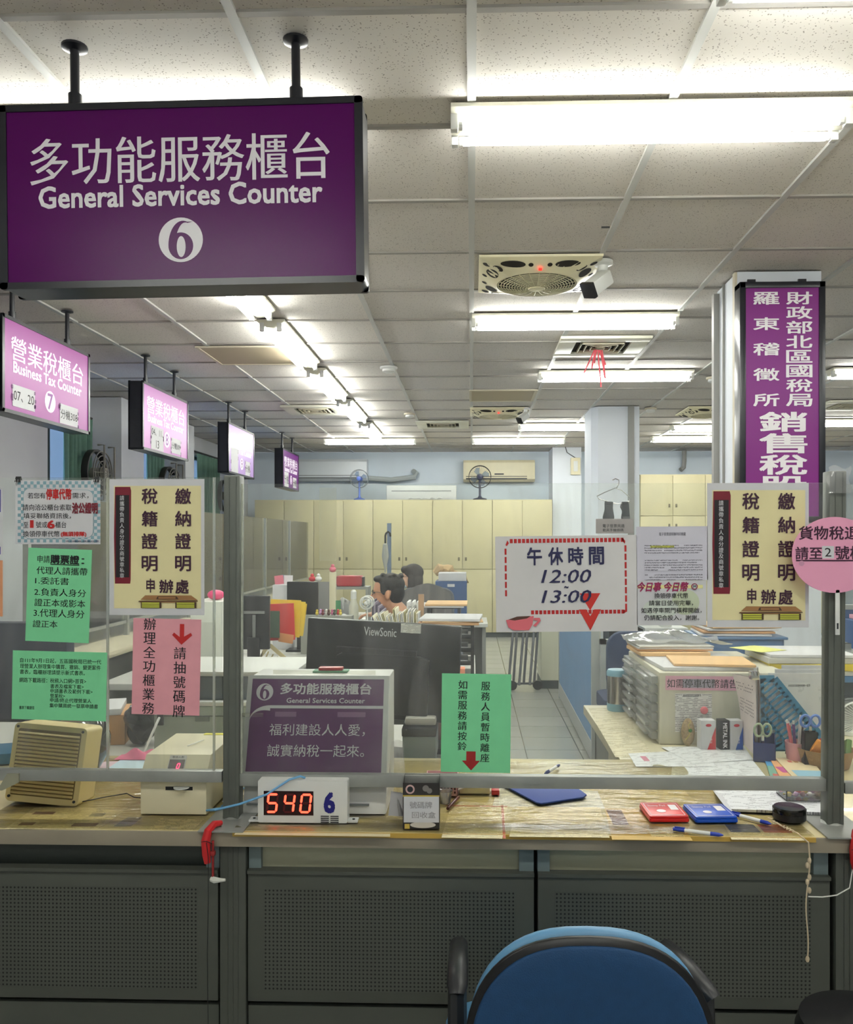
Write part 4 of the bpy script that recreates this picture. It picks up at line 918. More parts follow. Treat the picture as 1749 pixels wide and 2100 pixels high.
# number display
a = P(530, 1690, 1.905); c = P(713, 1600, 1.905); W_ = (c.x-a.x)/2; cx = (a.x+c.x)/2; Zt = c.z-CT-.004
t = thing('number_display', 'white queue number display showing 540 in red beside a blue 6', 'display', (cx, 1.90, CT+.004))
k = 1.905/F
def dx(px): return -W_+(px-530)*k
def dz(py): return Zt-(py-1600)*k
MB().rrect(-W_, W_, 0, Zt, .004, 0, .033).build('housing', white, t)
MB().rect(dx(542), dx(645), dz(1672), dz(1622), -.0005).build('dark_window', mat('led_window', (40, 6, 10), .2), t)
on = MB(); off = MB()
def seg(mbs, cx_, cz_, w_, h_, s, digit, sk=.12, y=-.001):
    S_ = {'0': 'abcdef', '5': 'acdfg', '4': 'bcfg'}[digit]; g_ = s*.12
    def hseg(z): return [(-w_/2+g_, z), (-w_/2+g_+s/2, z+s/2), (w_/2-g_-s/2, z+s/2), (w_/2-g_, z), (w_/2-g_-s/2, z-s/2), (-w_/2+g_+s/2, z-s/2)]
    def vseg(x, z0, z1): return [(x, z0+g_), (x+s/2, z0+g_+s/2), (x+s/2, z1-g_-s/2), (x, z1-g_), (x-s/2, z1-g_-s/2), (x-s/2, z0+g_+s/2)]
    sg = {'a': hseg(h_/2), 'g': hseg(0), 'd': hseg(-h_/2), 'f': vseg(-w_/2, 0, h_/2), 'b': vseg(w_/2, 0, h_/2), 'e': vseg(-w_/2, -h_/2, 0), 'c': vseg(w_/2, -h_/2, 0)}
    for nme, pts in sg.items():
        (mbs[0] if nme in S_ else mbs[1]).face([(cx_+x+z*sk, y, cz_+z) for x, z in pts])
for ch, px in (('5', 560), ('4', 595), ('0', 629)): seg((on, off), dx(px), dz(1647), 19*k, 36*k, 4.4*k, ch)
on.build('lit_digits', mat('led_red', (255, 60, 40), .4, emit=3.2), t); off.build('unlit_segments', mat('led_off', (80, 8, 14), .4), t)
MB().text('6', dx(668), dx(688), dz(1665), dz(1625), -.0008, bold=.05).build('lettering', mat('navy_six', (24, 24, 120), .5), t)
s_ = MB()
for i in range(2):
    for j in range(4): s_.rect(dx(660+i*20), dx(677+i*20), dz(1674.2+j*4), dz(1672+j*4), -.0008)
s_.build('vent_slots', ink, t)
for q_ in (-W_-.022, W_): MB().box(q_, q_+.022, .004, .03, 0, .004).build('mounting_bracket', white, t)
MB().cyl((-W_-.012, .015, .004), (-W_-.012, .015, .006), .003).cyl((W_+.012, .015, .004), (W_+.012, .015, .006), .003).build('screw', dark, t)
# blue cable
c0 = P(625, 1602, 1.915); c1 = P(440, 1663, 1.88)
tag(MB().tube([(c0.x, 1.915, Zt+CT+.006), (c0.x-.008, 1.905, Zt+CT+.012), (c0.x-.03, 1.892, Zt+CT+.008), (c0.x-.08, 1.889, c1.z+.035), (c0.x-.14, 1.885, c1.z+.014), (c1.x, 1.887, c1.z), (c1.x-.03, 1.92, c1.z-.012), (c1.x-.02, 1.99, CT+.006), (c1.x-.02, 2.08, CT+.006), (c1.x-.0, 2.2, CT+.006)], .0026, 6).build('data_cable', mat('cable_blue', (110, 170, 214), .45)), 'light blue cable looping from the number display past the post', 'cable')
# coffee box
a = P(826, 1705, 1.868); c = P(901, 1606, 1.868); w_ = (c.x-a.x)/2; H = c.z-CT-.004
t = thing('paper_box', 'open cardboard box with a handwritten white label standing on the counter', 'box', ((a.x+c.x)/2, 1.868, CT+.004), (0, 0, .02)); k = 1.868/F
bx = MB(); D_ = .072
bx.box(-w_, w_, 0, .001, 0, H).box(-w_, w_, D_, D_+.001, 0, H).box(-w_, -w_+.001, 0, D_, 0, H).box(w_-.001, w_, 0, D_, 0, H).box(-w_, w_, 0, D_, 0, .001)
bx.build('carton', mat('carton_dark', (52, 48, 46), .5), t)
def b_z(py): return H-(py-1606)*k
MB().rect(-w_+.002, w_-.001, b_z(1687), b_z(1634), -.0005).build('white_label', wpaper, t)
MB().text('號碼牌', -w_+.015, w_-.016, b_z(1658), b_z(1644), -.001).text('回收盒', -w_+.02, w_-.008, b_z(1678), b_z(1665), -.001).build('handwriting', mat('pencil', (150, 148, 150), .7), t)
MB().rect(-w_+.0, w_, b_z(1634), b_z(1631), -.0006).rect(-w_+.004, -w_+.015, b_z(1700), b_z(1690), -.0006).build('gold_print', mat('gold_print', (196, 170, 80), .4), t)
MB().disc(-w_+.016, b_z(1619), .010, -.0006).build('round_badge', mat('badge_pink', (206, 170, 166), .5), t); MB().disc(-w_+.016, b_z(1619), .0065, -.001).build('badge_centre', dark, t)
MB().disc(w_-.03, b_z(1617), .007, -.0006).disc(w_-.022, b_z(1622), .006, -.0007).build('coffee_picture', mat('picture_grey', (130, 126, 122), .5), t)
MB().disc(.004, b_z(1692), .028, -.0004, .007).build('pale_swoosh', mat('swoosh', (206, 200, 190), .5), t)
# ink pads
def inkpad(corners, label, m_, dk):
    pts = [onct(*q) for q in corners]; c = sum(pts, Vector())/4; d = pts[1]-pts[0]; an = math.atan2(d.y, d.x); L_ = d.length/2; D2 = ((pts[3]-pts[0]).length+(pts[2]-pts[1]).length)/4
    t = thing('ink_pad', label, 'ink pad', (c.x, c.y, CT+.005), (0, 0, an), 'ink pads')
    MB().rrect(-L_, L_, -D2, D2, .005, 0, .007, 'z', bev=.001).build('tray', m_, t)
    ld = MB().rrect(-L_+.001, L_-.001, -D2+.002, D2-.001, .005, .0075, .012, 'z', bev=.001).build('lid', m_, t)
    MB().face([(-L_*.1, -D2*.5, .0163), (L_*.5, -D2*.5, .0163), (L_*.5, D2*.7, .0163), (-L_*.1, D2*.7, .0163)]).build('white_window', wpaper, ld) if 0 else None
    r = MB(); r.T = Matrix(((1, 0, 0, 0), (0, 0, 1, 0), (0, -1, 0, .0166), (0, 0, 0, 1))); r.T = Matrix.Translation((0, 0, .0126)) @ Matrix.Rotation(-math.pi/2, 4, 'X')
    r.rect(-L_*.86, -L_*.83, -D2*.8, D2*.8).rect(L_*.83, L_*.86, -D2*.8, D2*.8).rect(-L_*.86, L_*.86, D2*.78, D2*.82).rect(-L_*.86, L_*.86, -D2*.82, -D2*.78).text('Stamp Pad', -L_*.7, L_*.2, D2*.3, D2*.62).rect(L_*.35, L_*.75, -D2*.1, D2*.6).disc(-L_*.2, -D2*.25, D2*.2)
    r.build('lid_print', wletter, ld)
    return t
inkpad([(1322, 1690), (1404, 1690), (1396, 1660), (1322, 1660)], 'red tin ink pad on the counter', mat('pad_red', (206, 34, 34), .3), 0)
inkpad([(1416, 1692), (1503, 1691), (1490, 1663), (1412, 1663)], 'blue tin ink pad on the counter', mat('pad_blue', (24, 80, 190), .3), 0)
def pen(p0, p1, label, body, tip, r=.0042, z=CT+.008, name='ballpoint_pen', extra=None, cap_r=1.05):
    a, c = PZ(p0[0], p0[1], z), PZ(p1[0], p1[1], z); d = c-a; L_ = d.length; an = math.atan2(d.y, d.x)
    t = thing(name, label, 'pen', (a.x, a.y, z), (0, 0, an), extra)
    MB().cyl((L_*.22, 0, 0), (L_*.78, 0, 0), r, n=12).build('barrel', body, t)
    MB().cyl((0, 0, 0), (L_*.23, 0, 0), r*.9, r*cap_r, n=12).build('push_button', tip, t)
    MB().lathe([(r*1.05, L_*.74), (r*1.05, L_*.9), (r*.4, L_*.985), (0, L_)], axis='x', n=12).build('tip', tip, t)
    MB().box(L_*.03, L_*.24, -r*.3, r*.3, r, r*1.5).build('clip', tip, t)
    return t
pb = mat('pen_blue', (30, 60, 170), .35)
pen((1380, 1700), (1484, 1713), 'white pen with blue ends lying near the counter edge', white, pb, extra='white and blue pens')
pen((1499, 1668), (1582, 1690), 'white pen with blue ends tied to a string beside the black tin', white, pb, extra='white and blue pens')
q = onct(1583, 1690); q1 = onct(1640, 1720); 
st = mat('string_beige', (208, 190, 160), .8)
pts = [(q.x-.008, q.y+.004, CT+.013), (q.x, q.y-.002, CT+.012)]
for i in range(26): 
    u = i/25; pts.append((q.x+(q1.x-q.x)*u+.004*math.sin(i*1.9), q.y+(1.856-q.y)*u, CT+.007+.0015*math.sin(i*2.3)))
e0 = P(1656, 1740, 1.842); e1 = P(1655, 1965, 1.842)
for i in range(30):
    u = i/29; pts.append((e0.x+.003*math.sin(u*9)-.004*u, 1.838, CT-.006+(e1.z-CT)*u))
t = thing('pen_string', 'knotted beige string tied to the pen and hanging over the counter edge', 'string', (0, 0, 0))
MB().tube(pts, .0016, 5).build('cord', st, t)
for i, zz_ in enumerate((.735, .725, .70, .69, .672, e1.z+.0)): MB().ball((e0.x+.002*(-1)**i, 1.838, zz_), (.0045, .004, .007), 8).build('knot', st, t)
e2 = P(1745, 1815, 1.842)
tag(MB().tube([(e0.x, 1.838, P(1656, 1838, 1.84).z), (e0.x+.03, 1.838, P(1700, 1839, 1.84).z), (e0.x+.06, 1.838, P(1725, 1835, 1.84).z), (e2.x-.005, 1.838, P(1742, 1820, 1.84).z), (e2.x, 1.838, P(1749, 1790, 1.84).z), (e2.x+.005, 1.838, P(1749, 1765, 1.84).z)], .0015, 5).build('white_string', mat('string_white', (220, 220, 214), .8)), 'white string sagging from the pen string towards the next post', 'string')
# black tin
b0 = onct(1630, 1694); t = thing('round_tin', 'round black plastic tin on the counter before the post', 'tin', (b0.x, b0.y+.034, CT+.004))
MB().lathe([(.032, 0), (.036, .003), (.036, .016), (.034, .018), (0, .018)], n=36).build('base', black, t); MB().lathe([(.0365, .017), (.0365, .026), (.033, .029), (.02, .0285), (0, .028)], n=36).build('lid', mat('tin_gloss', (14, 14, 14), .12), t)
# red clamp handle with black string
def clamp(px, py, label):
    q = P(px, py, 1.846); t = thing('clamp', label, 'clamp', (q.x, 1.846, q.z), group='clamps holding the screen posts')
    m_ = mat('clamp_red', (196, 34, 38), .35)
    MB().tube([(.018, .03, .027), (.008, .012, .030), (0, -.004, .02), (-.004, -.008, 0), (-.003, -.008, -.03), (0, -.008, -.048)], [.006, .008, .009, .010, .009, .007], 10).build('handle', m_, t)
    MB().box(.006, .016, -.012, .0, -.032, -.022, .002).cyl((.011, -.006, -.08), (.011, -.006, .0), .0028).build('screw_rod', mat('clamp_bolt', (150, 40, 40), .4), t)
    MB().tube([(.008, -.006, -.083), (.016, -.010, -.084), (.026, -.01, -.084), (.04, -.011, -.083)], [.006, .007, .005, .003], 8).build('tissue_knot', mat('tissue', (220, 220, 212), .9), t)
    MB().tube([(.0, -.017, 0), (.004, -.016, -.03), (.004, -.016, -.12), (.002, -.016, -.25), (.004, -.016, -.42)], .0009, 4).tube([(-.012, -.014, .0), (0, -.02, .004), (.012, -.014, -.004)], .0009, 4).build('thread', black, t)
    return t
clamp(428, 1722, 'red clamp handle with black thread under the slanting post')
clamp(1752, 1738, 'red clamp under the upright post at the photo edge')
# ------------------------------------------------------------------ kiosk box behind the screen with the counter six panel
a = P(497, 1678, 1.965); c = P(792, 1678, 1.965); cx = (a.x+c.x)/2; w0 = (c.x-a.x)/2; tp = P(650, 1385, 2.06)
t = thing('lectern_box', 'white slanted box carrying the purple counter six panel', 'box', (cx, 1.965, CT+.003)); H = tp.z-CT-.003
pr = MB(); 
pr.prism([(0, 0), (.20, 0), (.20, H), (.095, H), (.012, .055)], -w0, w0, 'x', .004)
pr.build('housing', white, t)
MB().box(-w0+.01, w0-.04, -.003, .004, .020, .024).build('groove', mat('slot_grey', (120, 124, 126)), t)
# sloping face frame
ang = math.atan2(.083, H-.055)
fc = thing_ = bpy.data.objects.new('panel_board', None)
bpy.data.objects.remove(fc)
pk = 2.0/F
x0, x1 = P(507, 1585, 2.0).x-cx, P(783, 1585, 2.0).x-cx
Lp = math.hypot(.083, H-.055)
def onslope(mb, off): mb.T = Matrix.Translation((0, .012, .055)) @ Matrix.Rotation(-ang, 4, 'X') @ Matrix.Translation((0, -off, 0)); return mb
pz0, pz1 = .02, Lp-.01
bo = onslope(MB(), .002).box(x0-.012, x1+.012, -.003, .002, pz0-.012, pz1+.009, .001).build('panel_board', mat('acrylic_white', (206, 208, 204), .3), t)
onslope(MB(), .006).rect(x0, x1, pz0, pz1).build('purple_sheet', mat('panel_purple', (96, 22, 98), .3), bo)
w_ = x1-x0; h_ = pz1-pz0
def SX(px): return x0+(px-250/3.364*0-0)*0+w_*(px-0)  # fraction
lm = onslope(MB(), .0068)
def fr_(a): return x0+w_*a
def fz(a): return pz1-h_*a
lm.text('多功能服務櫃台', fr_(.22), fr_(.905), fz(.155), fz(.045), bold=.03).text('General Services Counter', fr_(.27), fr_(.86), fz(.245), fz(.195), bold=.02)
lm.text('福利建設人人愛，', fr_(.155), fr_(.87), fz(.575), fz(.455), bold=.005).text('誠實納稅一起來。', fr_(.15), fr_(.87), fz(.78), fz(.66), bold=.005)
for i in range(14):
    A0 = math.pi/2+i/14*math.pi/2*.96; A1 = math.pi/2+(i+1)/14*math.pi/2*.96; tk = lambda A: .012*(1-(A-math.pi/2)/(math.pi/2))+.001
    cx_, cz_, R_ = fr_(.15), fz(.42), w_*.15; Rz = h_*.15
    lm.face([(cx_+R_*math.cos(A0), 0, cz_+Rz*math.sin(A0)), (cx_+R_*math.cos(A1), 0, cz_+Rz*math.sin(A1)), (cx_+(R_-tk(A1)*.5)*math.cos(A1), 0, cz_+(Rz-tk(A1))*math.sin(A1)), (cx_+(R_-tk(A0)*.5)*math.cos(A0), 0, cz_+(Rz-tk(A0))*math.sin(A0))])
lm.rect(fr_(.15), fr_(1), fz(.30), fz(.27)); 
pl_ = onslope(MB(), .0072); 
cc = six(lm, pl_, fr_(.10), fz(.135), .0205, 0)
lm.build('lettering', wletter, bo); pl_.build('numeral', M['panel_purple'], bo)
onslope(MB(), .0085).disc(cc[0], cc[1], cc[2], 0, cc[3]).build('numeral_gap', wletter, bo)
onslope(MB(), .0075).rect(fr_(.19), fr_(.35), fz(.385), fz(.335)).rect(fr_(.66), fr_(.87), fz(.385), fz(.335)).build('tape_residue', mat('residue', (150, 104, 146), .5), bo)
q = P(677, 1368, 2.1); zt_ = CT+.003+H
t = thing('call_button', 'red button on a green square base on top of the white box', 'button', (q.x, 2.115, zt_+.0005)); MB().box(-.043, .043, -.02, .02, 0, .004, .001).build('base', mat('green_base', (50, 130, 90), .4), t); MB().box(-.03, .03, -.014, .014, .004, .012, .003).build('button_cap', mat('button_red', (176, 38, 36), .3), t)
# ticket dispenser
a = onct(287, 1674); c = onct(424, 1674); w_ = (c.x-a.x)/2; cx = (a.x+c.x)/2; Hf = .105; Ht = .15; y0 = a.y+.002
t = thing('ticket_machine', 'cream ticket dispenser with sloped top and red zero display', 'ticket machine', (cx, y0, CT+.004), (0, 0, .0))
k = 2.0/F; Hm = P(350, 1548, y0+.03).z-CT-.004; Hf = P(350, 1590, y0).z-CT-.004
MB().prism([(0, 0), (.24, 0), (.24, Hm+.003), (.035, Hm), (0, Hf)], -w_, w_, 'x', .003).build('casing', cream, t)
sl = math.atan2(.035, Hm-Hf)
dm = MB(); dm.T = Matrix.Translation((0, 0, Hf)) @ Matrix.Rotation(-sl, 4, 'X')
L2 = math.hypot(.035, Hm-Hf); dxc = P(357, 1570, y0).x-cx
d_ = dm.rrect(dxc-.02, dxc+.02, .004, L2-.003, .003, -.0015, 0).build('display_bezel', mat('bezel_grey', (206, 204, 196), .4), t)
dm = MB(); dm.T = Matrix.Translation((0, 0, Hf)) @ Matrix.Rotation(-sl, 4, 'X'); dm.rect(dxc-.018, dxc+.018, .006, L2-.014, -.002).build('dark_window', M['led_window'], d_)
dm = MB(); dm.T = Matrix.Translation((0, 0, Hf)) @ Matrix.Rotation(-sl, 4, 'X'); dz_ = MB(); dz_.T = dm.T; dm.bm.free(); dm = MB(); dm.T = dz_.T.copy(); dz_.bm.free(); o2 = MB()
seg((dm, o2), dxc+.005, (.006+L2-.014)/2, .006, .012, .0018, '0', y=-.0025); o2.bm.free(); dm.build('lit_digit', mat('led_pink', (255, 50, 90), .4, emit=3), d_)
dm = MB(); dm.T = Matrix.Translation((0, 0, Hf)) @ Matrix.Rotation(-sl, 4, 'X'); dm.text('等待人數', dxc-.014, dxc+.014, L2-.011, L2-.005, -.002).build('caption', ink, d_)
MB().box(-.018, .045, -.001, .004, Hf-.034, Hf-.026).build('ticket_slot', black, t); MB().lathe([(.018, 0), (.018, .003), (0, .003)], (.02, -.002, Hf-.028), 20, 'z').build('paper_ticket', white, t)
MB().tube([(.0, .10, Hm+.004), (.02, .16, Hm+.005)], .0015, 5).build('top_scratch_cord', white, t)
MB().box(.0, w_-.002, .222, .238, Hm+.002, Hm+.004).build('yellow_tape', mat('tape_yellow', (230, 220, 50), .5), t)
# speaker
a = onct(2, 1655); c = onct(158, 1652); cx = (a.x+c.x)/2+.006; y0 = a.y+.004
t = thing('wall_speaker', 'cream slatted loudspeaker box leaning back on the counter', 'speaker', (cx, y0, CT+.007), (-.12, .08, -.02)); spk = mat('speaker_cream', (224, 206, 148), .45)
MB().rrect(-.09, .09, 0, .185, .012, 0, .085, bev=.002).build('cabinet', spk, t)
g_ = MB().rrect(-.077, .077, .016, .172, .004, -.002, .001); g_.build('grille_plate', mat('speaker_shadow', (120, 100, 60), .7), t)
g_ = MB()
for i in range(17): g_.prism([(-.0075, 0), (.0, .0028), (0, -.0028)], -.074, .074, 'x'); 
g_ = MB()
for i in range(17):
    zc_ = .022+i*.0088; g_.prism([(-.007, zc_), (-.001, zc_+.0034), (-.001, zc_-.0034)], -.075, .075, 'x')
g_.build('slat', spk, t)
s_ = MB()
for sx_ in (-1, 1):
    for sz_ in (.012, .176): s_.cyl((sx_*.08, -.003, sz_), (sx_*.08, .001, sz_), .0032, n=10)
s_.build('screw', dark, t)
tag(MB().tube([(cx+.09, 2.03, CT+.006), (cx+.13, 2.07, CT+.006), (cx+.17, 2.10, CT+.006), (cx+.20, 2.07, CT+.006), (cx+.24, 2.06, CT+.006), (cx+.27, 2.06, CT+.006)], .0014, 5).build('thin_wire', black), 'thin black wire running from the speaker to the ticket machine', 'wire')
# bowl with dried flowers
q = PZ(143, 1592, CT); t = thing('glass_bowl', 'round clear bowl with dried purple flowers behind the speaker', 'bowl', (q.x-.01, 2.27, CT+.004))
MB().lathe([(.06, 0), (.085, .012), (.11, .06), (.112, .10), (.1, .14), (.085, .155), (.083, .154), (.098, .138), (.109, .1), (.107, .06), (.082, .014), (0, .004)], n=36).build('glass', clear('bowl_clear', (235, 240, 240), .12, gloss=2), t)
fl_ = MB()
for i in range(60):
    r_ = random.uniform(0, .07); a_ = random.uniform(0, 6.28); fl_.ball((r_*math.cos(a_), r_*math.sin(a_), .02+random.uniform(0, .035)), random.uniform(.005, .009), 6)
fl_.build('dried_petals', mat('petal_purple', (110, 96, 140), .9, noise=.4, nscale=60), t, kind='stuff')
fl_ = MB()
for i in range(25):
    r_ = random.uniform(0, .06); a_ = random.uniform(0, 6.28); fl_.ball((.02+r_*math.cos(a_)*.5, r_*math.sin(a_), .055+random.uniform(0, .05)), random.uniform(.005, .01), 6)
fl_.build('dried_stems', mat('petal_brown', (150, 120, 80), .9, noise=.4, nscale=60), t, kind='stuff')
# blue mouse pad
def slab(name, label, cat, corners, z, th, m_, r=.004, grp=None):
    pts = [PZ(px, py, z+th) for px, py in corners]; c = sum(pts, Vector())/len(pts)
    return tag(MB().prism([(p.x-c.x, p.y-c.y) for p in pts], 0, th, 'z', min(th*.3, .002)).build(name, m_, loc=(c.x, c.y, z)), label, cat, grp)
slab('mouse_pad', 'dark blue mouse pad lying across the counter behind the rail', 'mouse pad', [(1026, 1606), (1100, 1645), (1110, 1647), (1196, 1634), (1203, 1629), (1172, 1607), (1160, 1604)], CT+.006, .004, mat('pad_navy', (36, 66, 140), .6))
# small items right behind the screen beside the box
q = onct(940, 1634); t = thing('socket_box', 'small cream wall socket box with a white cable', 'socket box', (q.x+.04, q.y+.01, CT+.004)); MB().box(-.038, .038, 0, .05, 0, .038, .003).build('case', cream, t); MB().box(-.006, .006, -.001, .002, .02, .03).build('socket', dark, t)
MB().tube([(0, -.002, .024), (-.02, -.01, .022), (-.045, -.012, .012), (-.07, -.0, .006)], .0025, 6).build('cable', white, t)
slab('red_case', 'small red case peeking out beside the socket box', 'case', [(1008, 1621), (1024, 1621), (1022, 1606), (1008, 1606)], CT+.004, .012, mat('case_red', (190, 40, 44), .4))
q = onct(905, 1645); t = thing('perforated_basket', 'pink perforated plastic basket behind the coffee box', 'basket', (q.x+.0, q.y+.03, CT+.004)); pk_ = mat('basket_pink', (226, 176, 180), .45)
b_ = MB().box(-.04, .04, 0, .002, 0, .045).box(-.04, .04, .07, .072, 0, .045).box(-.04, -.038, 0, .072, 0, .045).box(.038, .04, 0, .072, 0, .045).box(-.04, .04, 0, .072, 0, .002); b_.build('basket_wall', pk_, t)
hh_ = MB()
for i in range(9):
    for j in range(4): hh_.rect(-.036+i*.0082, -.031+i*.0082, .008+j*.0088, .0135+j*.0088, -.0005)
hh_.build('square_holes', mat('hole_brown', (96, 60, 60), .8), t)
q = onct(912, 1655); t = thing('plastic_cup', 'small clear plastic cup beside the coffee box', 'cup', (q.x, q.y+.018, CT+.004)); MB().lathe([(.013, 0), (.018, .028), (.019, .03), (.0165, .028), (.0115, .002), (0, .002)], n=20).build('cup_wall', clear('cup_clear', (250, 250, 250), .3, gloss=2), t)
pen((918, 1658), (942, 1633), 'dark brown pen leaning beside the plastic cup', mat('pen_brown', (90, 50, 44), .3), mat('pen_brown', (90, 50, 44), .3), z=CT+.01)
# plastic bag with a paper
q = onct(812, 1682); t = thing('plastic_bag', 'clear plastic bag with a paper slip between box and carton', 'bag', (q.x, q.y+.012, CT+.004))
MB().grid(lambda u, v: (-.026+.05*u*(1-.45*v)+.013*v, .012*math.sin(u*6+v*5)*(1-v*.5)+.02*v, .17*v), 14, 18).build('bag_film', clear('bag_film', (250, 250, 250), .25, gloss=2.5, rough=.1), t)
MB().face([(-.018, -.008, .005), (.018, -.008, .003), (.02, -.004, .055), (-.012, -.004, .06)]).build('paper_slip', wpaper, t)
# string of staples etc right of the post: cables
tag(MB().tube([(P(470, 1640, 2.02).x+.012*math.sin(i*.9), 2.02+.01*math.cos(i*1.3), CT+.008+.0045*(i % 5)) for i in range(24)], .003, 5).build('coiled_cable', white), 'coiled white cable on the counter beside the slanting post', 'cable')
# candy tray, forms, clipboard at the pillar side
flat([(1497, 1664), (1697, 1672), (1690, 1630), (1462, 1622)], 'form_pad', 'pad of white forms behind the black tin', whp, z=CT+.005, th=.006)
flat([(1492, 1662), (1502, 1664), (1480, 1630), (1462, 1622)], 'folded_form', 'folded white form edge sticking out of the form pad', wpaper, z=CT+.012, th=.001)
q = onct(1655, 1657); t = thing('candy_tray', 'clear tray of wrapped sweets beside the upright post', 'tray', (q.x, q.y+.045, CT+.0125))
MB().box(-.045, .045, -.035, -.033, 0, .03).box(-.045, .045, .033, .035, 0, .03).box(-.045, -.043, -.035, .035, 0, .03).box(.043, .045, -.035, .035, 0, .03).box(-.045, .045, -.035, .035, 0, .002).build('tray_wall', clear('tray_clear', (250, 250, 250), .12, gloss=2), t)
cols_ = [(214, 190, 60), (200, 150, 200), (120, 40, 50), (230, 226, 220), (90, 60, 50), (214, 120, 160), (60, 60, 50), (210, 60, 60)]
for i in range(10):
    cc_ = cols_[i % 8]; x_, y_, z_ = -.033+.0165*(i % 5), -.018+.026*(i//5), .012
    sw = thing('wrapped_sweet', 'small wrapped sweet lying in the clear candy tray', 'sweet', (q.x+x_, q.y+.045+y_, CT+.0125+z_), (0, 0, random.uniform(-.6, .6)), 'sweets in the candy tray')
    MB().ball((0, 0, 0), (.007, .006, .006), 10).build('wrapper', mat('sweet_%d' % (i % 8), cc_, .25), sw)
    MB().prism([(-.0125, -.005), (-.006, 0), (-.0125, .005)], -.001, .001, 'z').prism([(.0125, -.005), (.006, 0), (.0125, .005)], -.001, .001, 'z').build('twisted_end', mat('sweet_%d' % (i % 8), cc_, .25), sw)
# pen lying on the staff side of the counter
pen((1118, 1587), (1148, 1568), 'small white and blue pen on the inner side of the counter', white, mat('pen_navy', (40, 50, 110), .4), r=.004, z=CT+.012)
# ------------------------------------------------------------------ side desk beyond the counter
dt = printed('desk_print', (210, 202, 172), (140, 124, 92), .010, .06, .5, axis='XY'); dtop = mat('desk_beige', (206, 198, 166), .3, noise=.08, nscale=5); legg = mat('desk_grey', (140, 142, 136), .5)
DX0 = .43; DX1 = 1.75; DY1 = 3.3
t = thing('side_desk', 'beige side desk running back from the service counter', 'desk', (0, 0, 0))
MB().box(DX0, DX1, CY1+.002, DY1, CT-.034, CT, .003).build('desk_top', dtop, t)
MB().box(DX0+.04, DX0+.06, CY1+.01, DY1-.04, .1, CT-.034).build('side_panel', legg, t)
MB().box(DX0+.03, DX0+.041, CY1+.04, CY1+.40, .55, CT-.05, .003).build('drawer_face', mat('drawer_beige', (190, 184, 160), .5), t)
MB().cyl((DX0+.02, CY1+.26, .68), (DX0+.04, CY1+.26, .68), .014).build('lock', dark, t)
l_ = MB()
for y_ in (CY1+.03, DY1-.06): l_.box(DX0+.04, DX0+.07, y_, y_+.03, 0, CT-.034).box(DX1-.07, DX1-.04, y_, y_+.03, 0, CT-.034)
l_.build('leg', legg, t)
flat([(1262, 1553), (1345, 1553), (1300, 1500), (1232, 1500)], 'desk_sheet', 'printed sheet under the desk glass nearer the counter', dt)
flat([(1230, 1498), (1300, 1498), (1295, 1452), (1206, 1452)], 'desk_sheet', 'printed sheet under the desk glass below the thermos', dt)
p0 = onct(1250, 1545)
tag(MB().box(p0.x-.10, p0.x+.06, 2.62, 2.9, .55, .57, .004).build('pull_out_shelf', cream), 'cream pull-out shelf beneath the side desk edge', 'shelf')
q = onct(1269, 1461); r_ = .021*1.0; k = (q.y+.03)/F
t = thing('thermos_bottle', 'steel thermos bottle with pale blue lid and base', 'bottle', (q.x, q.y+.034, CT+.001)); Hh = P(1269, 1372, q.y+.034).z-CT; r_ = 21*k
tb = mat('thermos_blue', (120, 166, 186), .35)
MB().lathe([(r_*.92, 0), (r_, .006), (r_, Hh*.18), (0, Hh*.18)], n=28).build('base_band', tb, t); MB().lathe([(r_*.97, Hh*.18), (r_*.97, Hh*.84), (0, Hh*.84)], n=28).build('body', mat('thermos_steel', (176, 172, 168), .25, metal=1), t); MB().lathe([(r_*1.04, Hh*.84), (r_*1.04, Hh*.93), (r_*.9, Hh*.985), (r_*.5, Hh), (0, Hh)], n=28).build('lid', tb, t)
# drawer cabinet
a = onct(1352, 1527); Y_ = a.y; c = P(1700, 1385, Y_); H = P(1352, 1380, Y_).z-CT; W_ = .40; Dp = .52
t = thing('drawer_cabinet', 'cream desktop cabinet with clear plastic drawers on its side', 'cabinet', (a.x, Y_, CT+.001), (0, 0, .0)); cab = mat('cabinet_cream', (206, 202, 184), .5)
MB().box(0, W_, 0, Dp, 0, H, .003).build('body', cab, t)
dr = clear('drawer_clear', (244, 246, 244), .30, gloss=.7, rough=.2)
for i in range(2):
    for j in range(7):
        y0 = .015+i*(Dp/2); z0 = .012+j*(H-.02)/7
        d = MB().box(-.022, -.001, y0, y0+Dp/2-.03, z0, z0+(H-.02)/7-.006, .003).build('drawer', dr, t)
        MB().box(-.034, -.022, y0+.04, y0+Dp/2-.07, z0+.006, z0+.016, .002).build('drawer_pull', clear('pull_clear', (245, 246, 244), .55, gloss=.8, rough=.2), d)
Hc = H
p = Poster('paper_notice', 'pink strip notice on the front of the drawer cabinet', 'notice', 1366, 1560, 1387, 1416, mat('pink_strip', (226, 168, 190), .6), Y=Y_-.002, roll=-.005)
p.rect('grey_highlight', 1401, 1465, 1393, 1411, mat('highlight_grey', (160, 152, 168), .6)); p.lines([('如需停車代幣請告知', 1369, 1528, 1393, 1411)], ink, .01)
p = Poster('paper_notice', 'small white list with a pink magnet on the drawer cabinet', 'notice', 1385, 1459, 1423, 1501, printed('list_print', (224, 222, 220), (120, 116, 124), .0055, .02, .55), Y=Y_-.002, roll=-.0)
p.lines([('聯絡電話及注意事項', 1401, 1437, 1424, 1429)], ink, .01)
